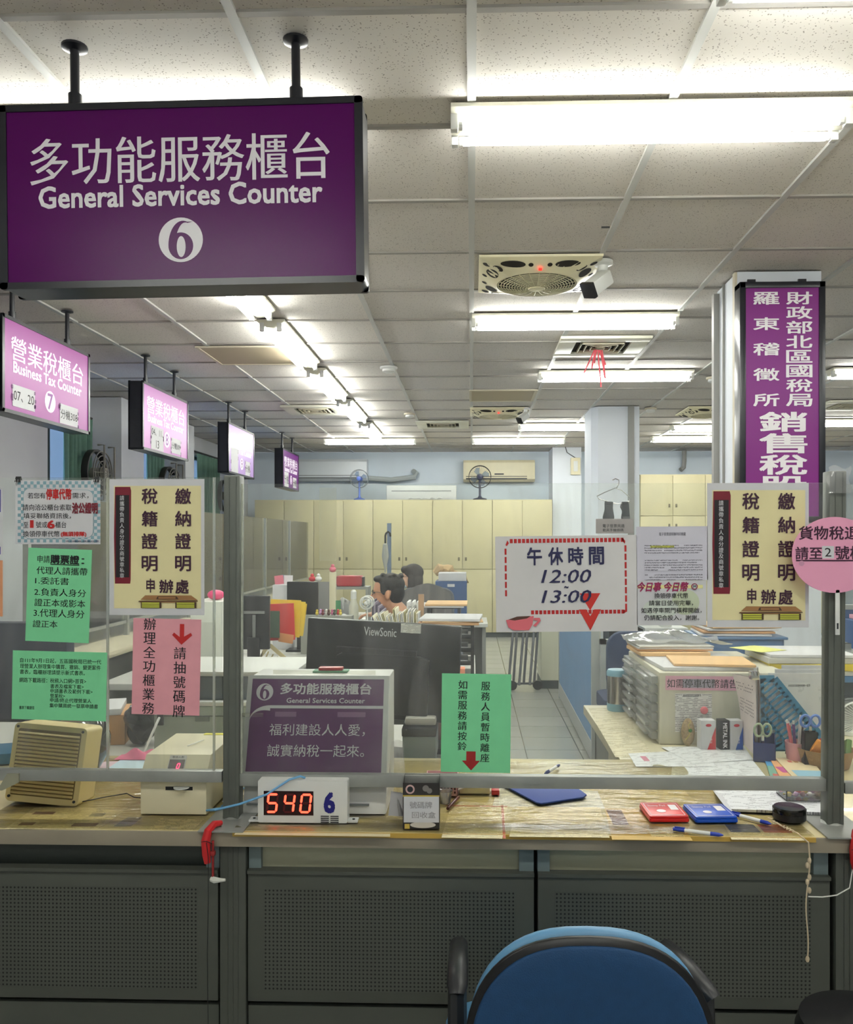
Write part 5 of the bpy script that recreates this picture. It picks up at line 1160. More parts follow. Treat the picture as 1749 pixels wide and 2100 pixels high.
kk = Y_/F; mg = P(1444, 1457, Y_-.004); tag(MB().lathe([(.012, .003), (.012, 0), (.009, -.004), (0, -.005)], (0, 0, 0), 20, 'y').build('round_magnet', mat('magnet_pink', (232, 110, 120), .4), loc=mg), 'round pink magnet holding the white list', 'magnet')
# string pouch, boxes
q = onct(1410, 1530); t = thing('beaded_pouch', 'brown woven pouch with a green bead leaning on the cabinet', 'pouch', (q.x, Y_-.02, CT+.001)); wv = mat('woven_brown', (176, 152, 116), .9, noise=.3, nscale=160, bump=.8, bscale=250)
MB().ball((0, 0, .043), (.021, .011, .043), 18).build('pouch_body', wv, t); MB().ball((.004, -.011, .05), (.006, .004, .006), 10).build('green_bead', mat('bead_green', (60, 120, 60), .15), t)
MB().tube([(-.01, -.008, .02), (0, -.012, .035), (.004, -.012, .05), (-.002, -.012, .066), (.006, -.008, .078)], .0016, 5).build('cord', mat('cord_gold', (190, 170, 90), .5), t)
def staplebox(px, label, sidec, mainc, txt, wpx=30, ty='diag'):
    q = onct(px, 1532); k = (Y_-.03)/F; w_ = wpx*k/2; t = thing('staple_box', label, 'box', (q.x, Y_-.075, CT+.001), (0, 0, .12), 'small boxes leaning by the drawer cabinet'); H = 60*k
    MB().box(-w_, w_, 0, .035, 0, H, .0006).build('carton', sidec, t)
    if ty == 'diag':
        MB().face([(-w_*.2, -.0004, 0.001), (w_, -.0004, .001), (w_, -.0004, H*.8)]).build('colour_wedge', mainc, t); MB().disc(0, H*.84, .009, -.0006, .0045).build('oval_mark', mat('mark_red', (196, 40, 60), .5), t)
        MB().col(txt, w_*.35, H*.5, .0085, .007, .0072, -.0009).build('lettering', wletter, t)
    else:
        r = MB(); r.T = Matrix.Translation((0, -.0006, H*.5)) @ Matrix.Rotation(math.pi/2, 4, 'Y'); r.text(txt, -H*.42, H*.42, -w_*.45, w_*.45, 0, .03); r.build('lettering', wletter, t)
staplebox(1444, 'white and red small box beside the woven pouch', wpaper, mat('box_red', (206, 50, 60), .5), '釘書針')
staplebox(1477, 'black small box between the red and the blue one', ink, ink, 'METAL INK', 18, 'x')
staplebox(1500, 'white and blue small box nearest the standing papers', wpaper, mat('box_blue', (40, 90, 180), .5), '釘書針', 26)
# stacks on the cabinet: envelopes, folders
kraft = mat('kraft_envelope', (222, 182, 132), .7, noise=.05, nscale=14); kraft2 = mat('kraft_dark', (196, 150, 104), .7)
ztop = CT+.001+Hc
def sheet(name, label, cat, cx_, cy_, z, w_, d_, th, rz, m_, grp=None, n=0, bend=0):
    if n:
        t = thing(name, label, cat, (cx_, cy_, z), (0, 0, rz), grp)
        for i in range(n):
            j = random.uniform(-.008, .008); MB().grid(lambda u, v: (-w_/2+w_*u+j, -d_/2+d_*v+j, th*(i+.5)/n+bend*(u-.5)**2*.05), 6, 2).build('sheet', m_, t)
        return t
    o = MB().box(-w_/2, w_/2, -d_/2, d_/2, 0, th, min(.0015, th*.2)).build(name, m_, loc=(cx_, cy_, z), rot=(0, 0, rz)); return tag(o, label, cat, grp)
cx0 = a.x
sheet('paper_stack', 'thin stack of white papers under the kraft envelopes', 'papers', cx0+.16, Y_+.20, ztop+.001, .30, .34, .012, .05, wpaper)
sheet('kraft_envelope', 'kraft envelope with print lying nearest on the drawer cabinet', 'envelope', cx0+.19, Y_+.13, ztop+.014, .25, .2, .008, -.1, kraft, 'kraft envelopes on the drawer cabinet')
sheet('kraft_envelope', 'longer kraft envelope lying farther back on the drawer cabinet', 'envelope', cx0+.11, Y_+.38, ztop+.014, .24, .22, .012, .04, kraft, 'kraft envelopes on the drawer cabinet')
for i in range(3): sheet('paper_folder', ['brown edged folder at the bottom of the rear pile', 'white folder in the middle of the rear pile', 'grey folder on top of the rear pile'][i], 'folder', cx0+.12, Y_+.40, ztop+.028+i*.006, .26, .2, .005, .03*i, [kraft2, wpaper, mat('folder_grey', (190, 188, 182), .6)][i], 'folders at the rear of the drawer cabinet')
tag(MB().grid(lambda u, v: (cx0-.03+.36*u, Y_+.34+.2*v, ztop+.055+.03*math.sin(u*4)*math.sin(v*3)+.006*math.sin(u*17+v*9)), 20, 10).build('plastic_sleeve', clear('sleeve', (250, 252, 255), .45, gloss=2, rough=.12)), 'crumpled clear plastic sleeve on top of the rear pile', 'plastic sleeve')
# second rack (yellow files) further along
q2x = cx0+.375
t = thing('document_tray', 'grey document tray piled with files behind the standing papers', 'tray', (q2x+.17, Y_+.30, CT+.001))
MB().box(-.15, .15, -.14, .14, 0, .012, .003).box(-.15, -.14, -.14, .14, 0, .168).box(.14, .15, -.14, .14, 0, .168).box(-.15, .15, -.14, .14, .1, .106).build('tray_frame', mat('tray_grey', (160, 164, 164), .5), t)
for i, (nm, m_, th, lb) in enumerate((('file_folder', mat('file_blue', (70, 116, 160), .5), .02, 'blue file at the bottom of the file pile'), ('file_folder', wpaper, .016, 'white file in the file pile'), ('file_folder', mat('file_yellow', (206, 184, 50), .5), .022, 'bright yellow file in the file pile'), ('file_folder', mat('folder_grey', (190, 188, 182), .6), .018, 'grey file above the yellow file'), ('file_folder', wpaper, .01, 'white paper bundle on top of the file pile'))):
    sheet(nm, lb, 'folder', q2x+.16+random.uniform(-.012, .012), Y_+.26, CT+.172+[0, .021, .038, .061, .08][i]*1.0, .28, .24, th, random.uniform(-.05, .05), m_, 'files piled on the document tray')
sheet('yellow_note', 'pale yellow note paper hanging over the pile', 'note', q2x+.02, Y_+.28, CT+.263, .12, .14, .001, .5, mat('note_yellow', (226, 226, 130), .6))
# blue crate with envelopes far behind
q = P(1440, 1320, 3.9); q2 = P(1612, 1320, 3.9); zc_ = P(1500, 1342, 3.9).z
t = thing('storage_crate', 'blue storage crate with kraft envelopes on it, behind the drawer cabinet', 'crate', ((q.x+q2.x)/2, 4.05, zc_)); w_ = (q2.x-q.x)/2
MB().rrect(-w_, w_, -.14, .14, .02, 0, .075, 'z', bev=.006).build('crate_body', mat('crate_blue', (74, 108, 152), .4), t)
MB().box(-w_-.01, w_+.01, -.15, .15, .066, .078, .004).build('rim', mat('crate_rim', (90, 124, 166), .4), t)
for i in range(4): sheet('kraft_envelope', ['lowest envelope on the blue crate', 'second envelope up on the blue crate', 'third envelope up on the blue crate', 'topmost kraft envelope on the blue crate'][i], 'envelope', (q.x+q2.x)/2+.01*i-.02, 4.05, zc_+.08+i*.012, .32, .26, .009, .06*i-.1, [wpaper, kraft2, wpaper, kraft][i], 'envelopes on the blue crate')
t = thing('rear_table', 'pale rear table carrying the blue crate', 'table', ((q.x+q2.x)/2, 4.05, 0)); MB().box(-.45, .28, -.16, .2, zc_-.03, zc_-.001, .003).build('table_top', legg, t)
for s in (-.43, .24): MB().box(s, s+.03, -.14, .18, 0, zc_-.03).build('leg', legg, t)
# standing papers with clip and blue magazine file
qa = onct(1540, 1560); yq = qa.y; k = yq/F
t = thing('standing_papers', 'upright clipped bundle of printed sheets leaning on the blue file holder', 'papers', (0, 0, 0))
def pw(px, py, Y): return P(px, py, Y)
A0, B0, C0, D0 = pw(1502, 1382, 2.62), pw(1550, 1392, 2.50), pw(1552, 1555, 2.50), pw(1515, 1520, 2.62)
def bil(u, v, off): 
    p = (A0*(1-u)+B0*u)*(1-v)+(D0*(1-u)+C0*u)*v; return (p.x+off+.012*math.sin(v*2.6)*(1-u), p.y, max(p.z, CT+.002))
psh = mat('sheet_pinkish', (222, 210, 208), .7, noise=.04, nscale=20)
MB().grid(lambda u, v: bil(u, v, 0), 8, 12).build('front_sheet', psh, t)
for i in range(1, 4): MB().grid(lambda u, v: bil(u, v, .004*i), 8, 12).build('rear_sheet', [None, wpaper, mat('sheet_brown', (150, 120, 110), .7), wpaper][i], t)
pr_ = MB()
for i in range(9):
    for j in range(10):
        if random.random() < .75 and i not in (3,):
            v = .10+i*.045+(.0 if i < 3 else .04); u = .1+j*.08; a0 = Vector(bil(u, v, -.001)); a1 = Vector(bil(u+.05, v, -.001)); a2 = Vector(bil(u+.05, v+.012, -.001)); a3 = Vector(bil(u, v+.012, -.001)); o_ = Vector((-.0006, -.0012, 0))
            pr_.face([a0+o_, a1+o_, a2+o_, a3+o_])
pr_.build('print', mat('print_grey', (110, 104, 112), .7), t)
cl = pw(1545, 1385, 2.50); MB().box(cl.x-.01, cl.x+.014, 2.49, 2.515, cl.z-.012, cl.z+.012, .003).tube([(cl.x, 2.487, cl.z), (cl.x-.004, 2.484, cl.z+.02), (cl.x+.006, 2.484, cl.z+.026), (cl.x+.01, 2.487, cl.z)], .0018, 6).build('metal_clip', chrome, t)
# magazine file
fb = mat('holder_blue', (56, 128, 168), .4); Yh = 2.60
t = thing('magazine_file', 'blue slotted magazine file holder with a sloping edge', 'file holder', (0, 0, 0))
def hp(px, py, Y=Yh): p = P(px, py, Y); return (p.x, p.z)
outline = [hp(1556, 1390), hp(1590, 1390), hp(1690, 1512), hp(1686, 1522), hp(1559, 1530)]
zb_ = CT+.002
# side wall made of a rim and diagonal bars so the slots are open
def bar(mb, A, B, w_, y0, y1):
    A, B = Vector((A[0], 0, A[1])), Vector((B[0], 0, B[1])); d = (B-A).normalized(); n = Vector((-d.z, 0, d.x))*w_/2
    mb.prism([((A+n).x, (A+n).z), ((B+n).x, (B+n).z), ((B-n).x, (B-n).z), ((A-n).x, (A-n).z)], y0, y1, 'y')
ri = MB(); k = Yh/F
TL, TR, BR, BL = hp(1558, 1392), hp(1588, 1392), hp(1688, 1518), hp(1562, 1550)
BL = (BL[0], zb_+.004); BR = (BR[0], zb_+.035)
bar(ri, TL, BL, 16*k, Yh, Yh+.003); bar(ri, TL, TR, 14*k, Yh, Yh+.0031); bar(ri, TR, BR, 15*k, Yh, Yh+.0032); bar(ri, BR, (BR[0], zb_), 8*k, Yh, Yh+.003); bar(ri, (BL[0], zb_+.01), (BR[0], zb_+.01), 20*k, Yh, Yh+.0029)
# three rails parallel to the sloping edge
d = Vector((BR[0]-TR[0], BR[1]-TR[1])); dn = d.normalized(); nn = Vector((dn.y, -dn.x))
if nn.x > 0: nn = -nn
rails = []
for q_ in (0, 40, 62, 84, 104):
    o = nn*q_*k; s_ = Vector(TR)+o; e_ = Vector(BR)+o
    # clip to the inside of the outline
    t0 = 0; 
    if s_.x < TL[0]: t0 = (TL[0]-s_.x)/dn.x
    t1 = d.length
    zz_e = s_.y+dn.y*t1
    if zz_e < zb_+.01: t1 = (zb_+.01-s_.y)/dn.y
    rails.append((s_+dn*t0, s_+dn*t1))
    if q_ and t1 > t0: bar(ri, tuple(s_+dn*t0), tuple(s_+dn*t1), 5*k, Yh, Yh+.003)
# bars across between edge and rails
L_ = d.length; i = 0
while i*11*k < L_*1.0:
    s_ = Vector(TR)+dn*(i*11*k); e_ = s_+nn*104*k
    # clip left & bottom
    tt = 104*k
    if e_.x < TL[0]: tt = min(tt, (s_.x-TL[0])/(-nn.x))
    if s_.y+nn.y*tt < zb_+.01: tt = min(tt, (s_.y-zb_-.01)/(-nn.y))
    if tt > 0: bar(ri, tuple(s_), tuple(s_+nn*tt), 4.2*k, Yh, Yh+.0028)
    i += 1
i = 1
while i < 12:
    s_ = Vector(TR)-dn*(i*11*k); 
    tt0 = max(0, (s_.y-TL[1])/(-nn.y)) if nn.y < 0 else 0; tt1 = (s_.x-TL[0])/(-nn.x)
    if tt1 > tt0 > 0: bar(ri, tuple(s_+nn*tt0), tuple(s_+nn*min(tt1, 104*k)), 4.2*k, Yh, Yh+.0028)
    i += 1
ri.build('slotted_side', fb, t)
MB().prism([TL, TR, BR, (BR[0], zb_), BL], Yh+.075, Yh+.078, 'y').build('rear_side', fb, t)
MB().box(TL[0]-.006, TL[0]-.002, Yh, Yh+.078, zb_, TL[1]+.01).box(TL[0], BR[0], Yh, Yh+.078, zb_-.001, zb_+.002).build('spine', fb, t)
for i in range(3):
    a1, a2 = hp(1575+i*14, 1380-i*8, Yh+.02+.015*i), hp(1686+i*2, 1520, Yh+.02+.015*i)
    t2 = MB().box(a1[0], a2[0], Yh+.018+.016*i, Yh+.021+.016*i, zb_+.003, a1[1]).build('filed_papers', wpaper)
    tag(t2, ['white sheet bundle standing first in the blue file holder', 'white sheet bundle standing second in the blue file holder', 'white sheet bundle standing last in the blue file holder'][i], 'papers', 'papers in the blue file holder')
MB
p = Poster('form_sheet', 'grey form with a dark heading sticking out of the blue file holder', 'paper', 1600, 1686, 1400, 1520, printed('form2', (206, 208, 210), (190, 192, 196), .03, .04, .4), Y=Yh+.012, roll=.02)
p.lines([('財政部北區國稅局統一發票', 1618, 1662, 1404, 1409)], ink, .01)
# pen cups
q = onct(1575, 1570); nv = mat('cup_navy', (36, 50, 110), .4)
t = thing('desk_organizer', 'navy blue desk organizer holding scissors and a glue stick', 'organizer', (q.x, q.y+.03, CT+.001), (0, 0, -.3))
MB().box(-.03, .03, 0, .002, 0, .055).box(-.03, .03, .048, .05, 0, .075).prism([(0, 0), (.05, 0), (.05, .075), (0, .055)], -.03, -.028, 'x').prism([(0, 0), (.05, 0), (.05, .075), (0, .055)], .028, .03, 'x').box(-.03, .03, 0, .05, 0, .003).build('cup_wall', nv, t)
sc = thing('scissors', 'pale green handled scissors in the navy organizer', 'scissors', (q.x, q.y+.045, CT+.06))
hd = mat('handle_sage', (160, 176, 150), .4)
for s in (-1, 1):
    MB().tube([(s*.012+.012*math.cos(a_), 0, .03+.018*math.sin(a_)) for a_ in [i*2*math.pi/16 for i in range(17)]], .0035, 6).build('handle', hd, sc)
MB().box(-.004, .004, -.001, .001, -.05, .015).build('blade', chrome, sc)
q = onct(1643, 1570); t = thing('pen_cup', 'dusty pink pen cup full of pens by the steel post', 'pen cup', (q.x, q.y+.03, CT+.001)); pkc = mat('cup_rose', (206, 150, 160), .45)
MB().lathe([(.028, 0), (.034, .06), (.032, .06), (.027, .003), (0, .003)], n=24).build('cup_wall', pkc, t)
cp = (q.x, q.y+.03)
for i, (dx_, c_, L_, lb) in enumerate(((-.02, (214, 110, 120), .11, 'pink pen in the dusty pink cup'), (-.008, (100, 60, 130), .105, 'purple pen in the dusty pink cup'), (.006, (230, 226, 222), .12, 'white marker in the dusty pink cup'), (.012, (60, 58, 60), .1, 'dark pencil in the dusty pink cup'), (-.014, (226, 120, 90), .1, 'orange pen in the dusty pink cup'))):
    pn = thing('pen', lb, 'pen', (cp[0]+dx_*.5, cp[1]-.006+.004*i, CT+.006), (.0, dx_*9, 0), 'pens in the dusty pink cup')
    MB().cyl((0, 0, 0), (0, 0, L_), .0042, n=10).build('barrel', mat('penc_%d' % i, c_, .35), pn); MB().cyl((0, 0, L_), (0, 0, L_+.01), .003, n=10).build('cap', white, pn)
q = onct(1678, 1580); t = thing('scissors', 'blue handled scissors standing in a black holder', 'scissors', (q.x-.01, q.y+.03, CT+.005))
for s in (-1, 1): MB().tube([(s*.014+.013*math.cos(a_), 0, .125+.016*math.sin(a_)) for a_ in [i*2*math.pi/16 for i in range(17)]], .004, 6).build('handle', mat('handle_blue', (80, 120, 200), .35), t)
MB().box(-.004, .004, -.001, .001, .01, .11).build('blade', chrome, t)
t = thing('black_holder', 'black upright holder beside the pink pen cup', 'holder', (q.x-.012, q.y+.03, CT+.001)); MB().box(-.018, .018, -.012, -.01, 0, .1).box(-.018, .018, .01, .012, 0, .1).box(-.018, -.016, -.012, .012, 0, .1).box(.016, .018, -.012, .012, 0, .1).box(-.018, .018, -.012, .012, 0, .002).build('holder_wall', black, t)
# brochures
def broch(c_, lb, m_, z, pic):
    return flat(c_, 'brochure', lb, m_, 'brochure', z, .002, 'brochures by the steel post', pic)
broch([(1582, 1602), (1612, 1604), (1600, 1560), (1568, 1557)], 'green and blue brochure lowest in the fan of brochures', mat('broch_green', (130, 180, 160), .4), CT+.003, [(.2, .9, .1, .3, mat('broch_red', (214, 110, 100), .4)), (.1, .9, .65, .95, mat('broch_sky', (90, 160, 214), .4))])
broch([(1604, 1604), (1628, 1604), (1610, 1557), (1578, 1556)], 'orange brochure in the middle of the fan of brochures', mat('broch_orange', (236, 176, 124), .4), CT+.006, [(.35, .7, .35, .6, mat('broch_magenta', (196, 80, 150), .4))])
broch([(1630, 1600), (1697, 1602), (1662, 1556), (1590, 1556)], 'cream and blue brochure with a black clip on top', mat('broch_cream', (236, 216, 176), .4, noise=.05), CT+.009, [(.15, .9, .06, .4, mat('broch_pale', (150, 196, 220), .4)), (.3, .4, .75, .85, M['broch_red']), (.45, .55, .75, .85, kraft2), (.6, .72, .75, .85, kraft2)])
q = onct(1622, 1556); tag(MB().prism([(-.012, 0), (.012, 0), (.004, .014), (-.004, .014)], -.014, .014, 'x').build('binder_clip', black, loc=(q.x, q.y-.002, CT+.013)), 'black binder clip on the top brochure', 'clip')
# forms on the desk
flat([(1375, 1602), (1580, 1604), (1540, 1555), (1380, 1553)], 'form_sheet', 'white printed form lowest on the desk before the brochures', whp, z=CT+.002)
flat([(1304, 1572), (1468, 1572), (1440, 1538), (1288, 1545)], 'form_sheet', 'white printed form lying nearest the floor aisle', whp, z=CT+.003, rects=[(.15, .22, .3, .6, mat('stamp_pink', (200, 130, 150), .7))])
flat([(1420, 1566), (1545, 1558), (1525, 1530), (1355, 1532)], 'form_sheet', 'white printed form just before the drawer cabinet', whp, z=CT+.0036)
# white desk fan beyond the post
q = P(1752, 1480, 2.85); t = thing('desk_fan', 'white desk fan half hidden behind the upright post', 'fan', (q.x, 2.85, CT+.001)); zc_ = q.z-CT
MB().lathe([(.06, 0), (.06, .012), (.015, .03), (.012, zc_-.07), (0, zc_-.07)], n=24).build('stand', white, t)
g_ = MB(); R_ = .072
for y_ in (-.03, .02): g_.lathe([(R_-.003, y_-.003), (R_+.002, y_), (R_-.003, y_+.003), (R_-.005, y_), (R_-.003, y_-.003)], (0, 0, zc_), 36, 'y')
for i in range(44):
    a_ = 2*math.pi*i/44; g_.tube([(.015*math.cos(a_), -.045, zc_+.015*math.sin(a_)), (R_*.6*math.cos(a_+.35), -.043, zc_+R_*.6*math.sin(a_+.35)), (R_*math.cos(a_+.5), -.028, zc_+R_*math.sin(a_+.5))], .0013, 4)
g_.build('cage', white, t); MB().lathe([(0, .05), (.05, .045), (R_, .015), (0, .012)], (0, 0, zc_), 30, 'y').build('motor_shell', mat('fan_shell', (200, 200, 198), .4), t)
q = onct(1730, 1590); t = thing('wicker_basket', 'wicker basket with colourful snacks behind the upright post', 'basket', (q.x-.01, q.y+.1, CT+.001)); MB().lathe([(.06, 0), (.075, .05), (.078, .05), (.064, 0)], n=24).lathe([(0, .001), (.06, .001)]).build('basket_wall', mat('wicker', (150, 120, 84), .9, bump=.8, bscale=120), t)
for i, c_ in enumerate(((230, 150, 60), (206, 50, 60), (226, 200, 90), (200, 80, 90), (90, 120, 60))):
    s_ = MB().box(-.014, .014, -.008, .008, -.022, .022, .005).build('snack_pack', mat('snack_%d' % i, c_, .3), loc=(q.x-.045+.02*i, q.y+.06+.02*(i % 2), CT+.06), rot=(.3, .5*(-1)**i, .4*i)); tag(s_, ['orange snack pack in the wicker basket', 'red snack pack in the wicker basket', 'yellow snack pack in the wicker basket', 'rose snack pack in the wicker basket', 'green snack pack in the wicker basket'][i], 'snack', 'snack packs in the wicker basket')
# ------------------------------------------------------------------ staff desk right behind the counter
DT = .74
def desk(x0, x1, y0, y1, label, m_=None, z=DT):
    t = thing('office_desk', label, 'desk', ((x0+x1)/2, (y0+y1)/2, 0)); w_, d_ = (x1-x0)/2, (y1-y0)/2
    MB().box(-w_, w_, -d_, d_, z-.03, z, .003).build('desk_top', m_ or mat('laminate_white', (206, 206, 200), .4), t)
    for s in (-1, 1): MB().box(s*(w_-.03)-.015, s*(w_-.03)+.015, -d_+.03, d_-.03, 0, z-.03).build('side_panel', legg, t)
    MB().box(-w_+.04, w_-.04, d_-.05, d_-.035, .2, z-.03).build('modesty_panel', legg, t)
    return t
desk(-1.9, -.16, 2.52, 3.12, 'staff desk right behind the service counter carrying printer and monitor')
# printer
a = P(315, 1500, 2.62); c = P(600, 1442, 2.62); w_ = (c.x-a.x)/2; t = thing('printer', 'grey green office printer behind the ticket machine', 'printer', ((a.x+c.x)/2, 2.62, DT+.003)); H = c.z-DT; pg = mat('printer_grey', (168, 178, 166), .5)
MB().box(-w_, w_, 0, .36, 0, H-.014, .006).build('body', pg, t); MB().box(-w_, w_, -.002, .36, H-.014, H, .004).build('white_band', white, t)
MB().box(-w_+.02, w_-.02, .03, .36, H, H+.075, .008).build('upper_unit', mat('printer_dark', (96, 104, 110), .4), t); MB().box(-w_, w_, .02, .36, H+.075, H+.09, .004).build('top_cover', mat('printer_light', (206, 208, 204), .5), t)
zq = P(400, 1470, 2.62).z-DT
MB().box(-w_+.001, w_-.001, -.003, .001, zq-.001, zq+.001).box(w_*.55, w_*.553, -.003, .001, 0, zq).build('panel_seam', mat('seam_grey', (96, 100, 96), .6), t)
ax = P(415, 1470, 2.62).x-(a.x+c.x)/2; MB().box(ax-.022, ax+.022, -.004, .002, zq-.017, zq-.001, .002).build('grip_recess', mat('recess', (126, 134, 126), .6), t)
MB().box(-w_+.012, -w_+.032, -.004, .002, zq-.03, zq+.004, .002).build('port', dark, t)
MB().tube([(-w_+.02, -.006, zq-.005), (-w_+.016, -.05, zq-.04), (-w_, -.07, zq-.09), (-w_-.02, -.1, zq-.15)], .004, 6).build('power_cord', white, t)
# viewsonic monitor seen from the back
a = P(620, 1267, 2.68); c = P(933, 1283, 2.62); wm = (c-a).length/2; mc = (a+c)/2
t = thing('computer_monitor', 'large black monitor seen from behind with its maker name', 'monitor', (mc.x, mc.y, DT), (0, .045, -.10)); Ht_ = mc.z-DT; Hb_ = .12; mbk = mat('monitor_black', (24, 25, 28), .35, spec=.4, noise=.15, nscale=40)
MB().box(-wm, wm, 0, .028, Hb_, Ht_, .006).build('bezel_shell', mbk, t)
MB().prism([(-wm*.58, Hb_+.02), (wm*.62, Hb_+.02), (wm*.62, Ht_-.11), (wm*.5, Ht_-.10), (-wm*.5, Ht_-.10), (-wm*.58, Ht_-.11)], -.022, .002, 'y', .004).build('rear_bulge', mbk, t)
MB().rect(-wm+.015, wm-.015, Hb_+.015, Ht_-.012, .0285).build('screen', dark, t)
k = 2.63/F
wv_ = mat('monitor_logo', (196, 200, 202), .3)
MB().text('ViewSonic', -wm+(742-620)*k, -wm+(810-620)*k, Ht_-30*k, Ht_-12*k, -.001, .012).build('lettering', wv_, t)
x_ = -wm+(819-620)*k; lb = MB().rect(x_, x_+42*k, Ht_-20*k, Ht_+.000-.2*k, -.0012).build('asset_label', printed('label_print', (206, 208, 206), (110, 112, 116), .0035, .02, .6), t)
vs_ = MB()
for i in range(64):
    if i % 11 in (9,): continue
    x_ = -wm+(690-620+i*2.6)*k; vs_.box(x_, x_+1.1*k, -.024, -.021, Ht_-65*k, Ht_-56*k)
vs_.build('vent_slots', mat('slot_black', (6, 6, 7), .8), t); MB().box(-wm+(688-620)*k, -wm+(857-620)*k, -.0225, -.02, Ht_-67*k, Ht_-54*k).build('vent_strip', mat('monitor_strip', (44, 46, 50), .3), t)
MB().box(-.035, .035, -.03, .0, 0, Hb_+.06, .004).box(-.09, .08, -.06, .1, 0.001, .012, .004).build('stand', mbk, t)
# pc tower & small black box
q = P(838, 1490, 2.55); t = thing('mini_computer', 'grey and black mini computer with a lid beside the white box', 'computer', (q.x+.03, 2.56, DT+.002), (0, 0, .0)); H = P(838, 1512, 2.56).z-DT
MB().box(-.05, .05, 0, .22, 0.001, H, .003).build('case', mat('pc_grey', (120, 130, 128), .4), t); MB().box(-.052, .052, -.004, .22, H, H+.025, .004).build('black_top', black, t); MB().box(-.045, .05, .03, .2, H+.026, H+.05, .008).build('grey_lid', mat('lid_grey', (176, 174, 166), .4), t)
q = P(898, 1520, 2.5); sheet('brown_book', 'brown covered book leaning beside the mini computer', 'book', q.x-.02, 2.93, DT+.001, .12, .1, .13, 0, mat('book_brown', (120, 78, 68), .6))
# ------------------------------------------------------------------ desks in the middle of the office
desk(-1.75, .02, 3.95, 5.0, 'white office desk holding trays and folders behind the black monitor')
desk(-1.85, -.57, 5.02, 5.9, 'office desk in front of the man in the dark shirt', z=.74)
desk(-1.8, -.5, 7.2, 7.9, 'office desk farther back near the woman with glasses')
def monitor(px0, px1, pt, pb, Y, label, slot=True, rz=0):
    a, c = P(px0, pb, Y), P(px1, pt, Y); w_ = (c.x-a.x)/2; z0 = a.z; t = thing('computer_monitor', label, 'monitor', ((a.x+c.x)/2, Y, DT), (0, 0, rz))
    MB().box(-w_, w_, 0, .03, z0-DT, c.z-DT, .005).build('bezel_shell', mbk, t); MB().rect(-w_+.01, w_-.01, z0-DT+.01, c.z-DT-.01, .0305).build('screen', dark, t)
    if slot: MB().box(-w_*.7, w_*.7, -.003, .001, (c.z-DT)*.78, (c.z-DT)*.8+.006, .002).build('rear_slot', mat('slot_grey2', (130, 132, 130), .3), t); MB().box(-.008, .008, -.004, .0, (z0-DT)+.06, (z0-DT)+.17, .003).build('rear_latch', mat('slot_grey2', (130, 132, 130), .3), t)
    MB().box(-.03, .03, -.02, .0, 0.001, z0-DT+.06, .003).box(-.09, .09, -.06, .08, 0.001, .012, .003).build('stand', mbk, t)
    return t
monitor(490, 552, 1222, 1332, 4.15, 'black monitor turned away right beside the slanting post', rz=.05)
monitor(588, 652, 1193, 1263, 5.15, 'black monitor standing behind the yellow folders', False)
q = P(571, 1240, 5.1); t = thing('white_box', 'white cardboard box topped with coloured cards beside the rear monitor', 'box', (q.x, 5.2, DT+.001)); H = P(571, 1200, 5.2).z-DT
MB().box(-.06, .06, 0, .15, 0, H, .003).build('carton', wpaper, t)
for i, (x_, c_, lb) in enumerate(((-.03, (214, 110, 130), 'pink card standing on the white cardboard box'), (.02, (230, 226, 230), 'white card standing on the white cardboard box'), (-.005, (110, 160, 190), 'blue topped card standing on the white cardboard box'))):
    tag(MB().box(-.028, .028, -.001, .001, 0, .055).build('greeting_card', mat('card_%d' % i, c_, .5), loc=(q.x+x_, 5.26+.02*i, DT+H+.002), rot=(-.1, .12*(i-1), 0)), lb, 'card', 'cards on the white box')
# folders: red and yellow in a beige rack
q = P(585, 1330, 4.3); t = thing('file_rack', 'beige slotted file rack holding the red and yellow folders', 'file rack', (q.x-.02, 4.3, DT+.001))
rk = mat('rack_beige', (206, 190, 146), .5); r_ = MB(); bar(r_, (-.17, .01), (.08, .01), .02, 0, .004); bar(r_, (-.06, .14), (.08, .02), .02, 0, .004); bar(r_, (-.16, .01), (-.06, .14), .012, 0, .004)
for i in range(8): bar(r_, (-.13+i*.024, .015), (-.10+i*.024+.01, .12-i*.013), .007, 0, .004)
r_.box(-.17, .08, 0, .18, 0, .004).build('rack_side', rk, t)
for i, (px0, px1, py0, py1, c_, lb, yo) in enumerate(((549, 605, 1238, 1313, (206, 60, 56), 'red folder standing in the beige rack', .04), (545, 573, 1253, 1308, (60, 84, 62), 'dark green folder in front of the red folder', .01), (552, 614, 1230, 1306, (226, 190, 40), 'yellow folder directly behind the red folder', .08), (560, 621, 1232, 1302, (232, 200, 60), 'second yellow folder fanned out behind', .12), (575, 622, 1235, 1298, (220, 186, 50), 'third yellow folder leaning at the back', .15), (570, 600, 1300, 1318, (206, 140, 90), 'orange folder lying low under the red folder', .02))):
    Y = 4.3+yo; a, c = P(px0, py1, Y), P(px1, py0, Y)
    o = MB().box(-(c.x-a.x)/2, (c.x-a.x)/2, 0, .006, 0, c.z-a.z, .001).build('paper_folder', mat('folder_%d' % i, c_, .5), loc=((a.x+c.x)/2, Y, max(a.z, DT+.006)), rot=(0, .04*(i-1), 0)); tag(o, lb, 'folder', 'folders in the beige rack')
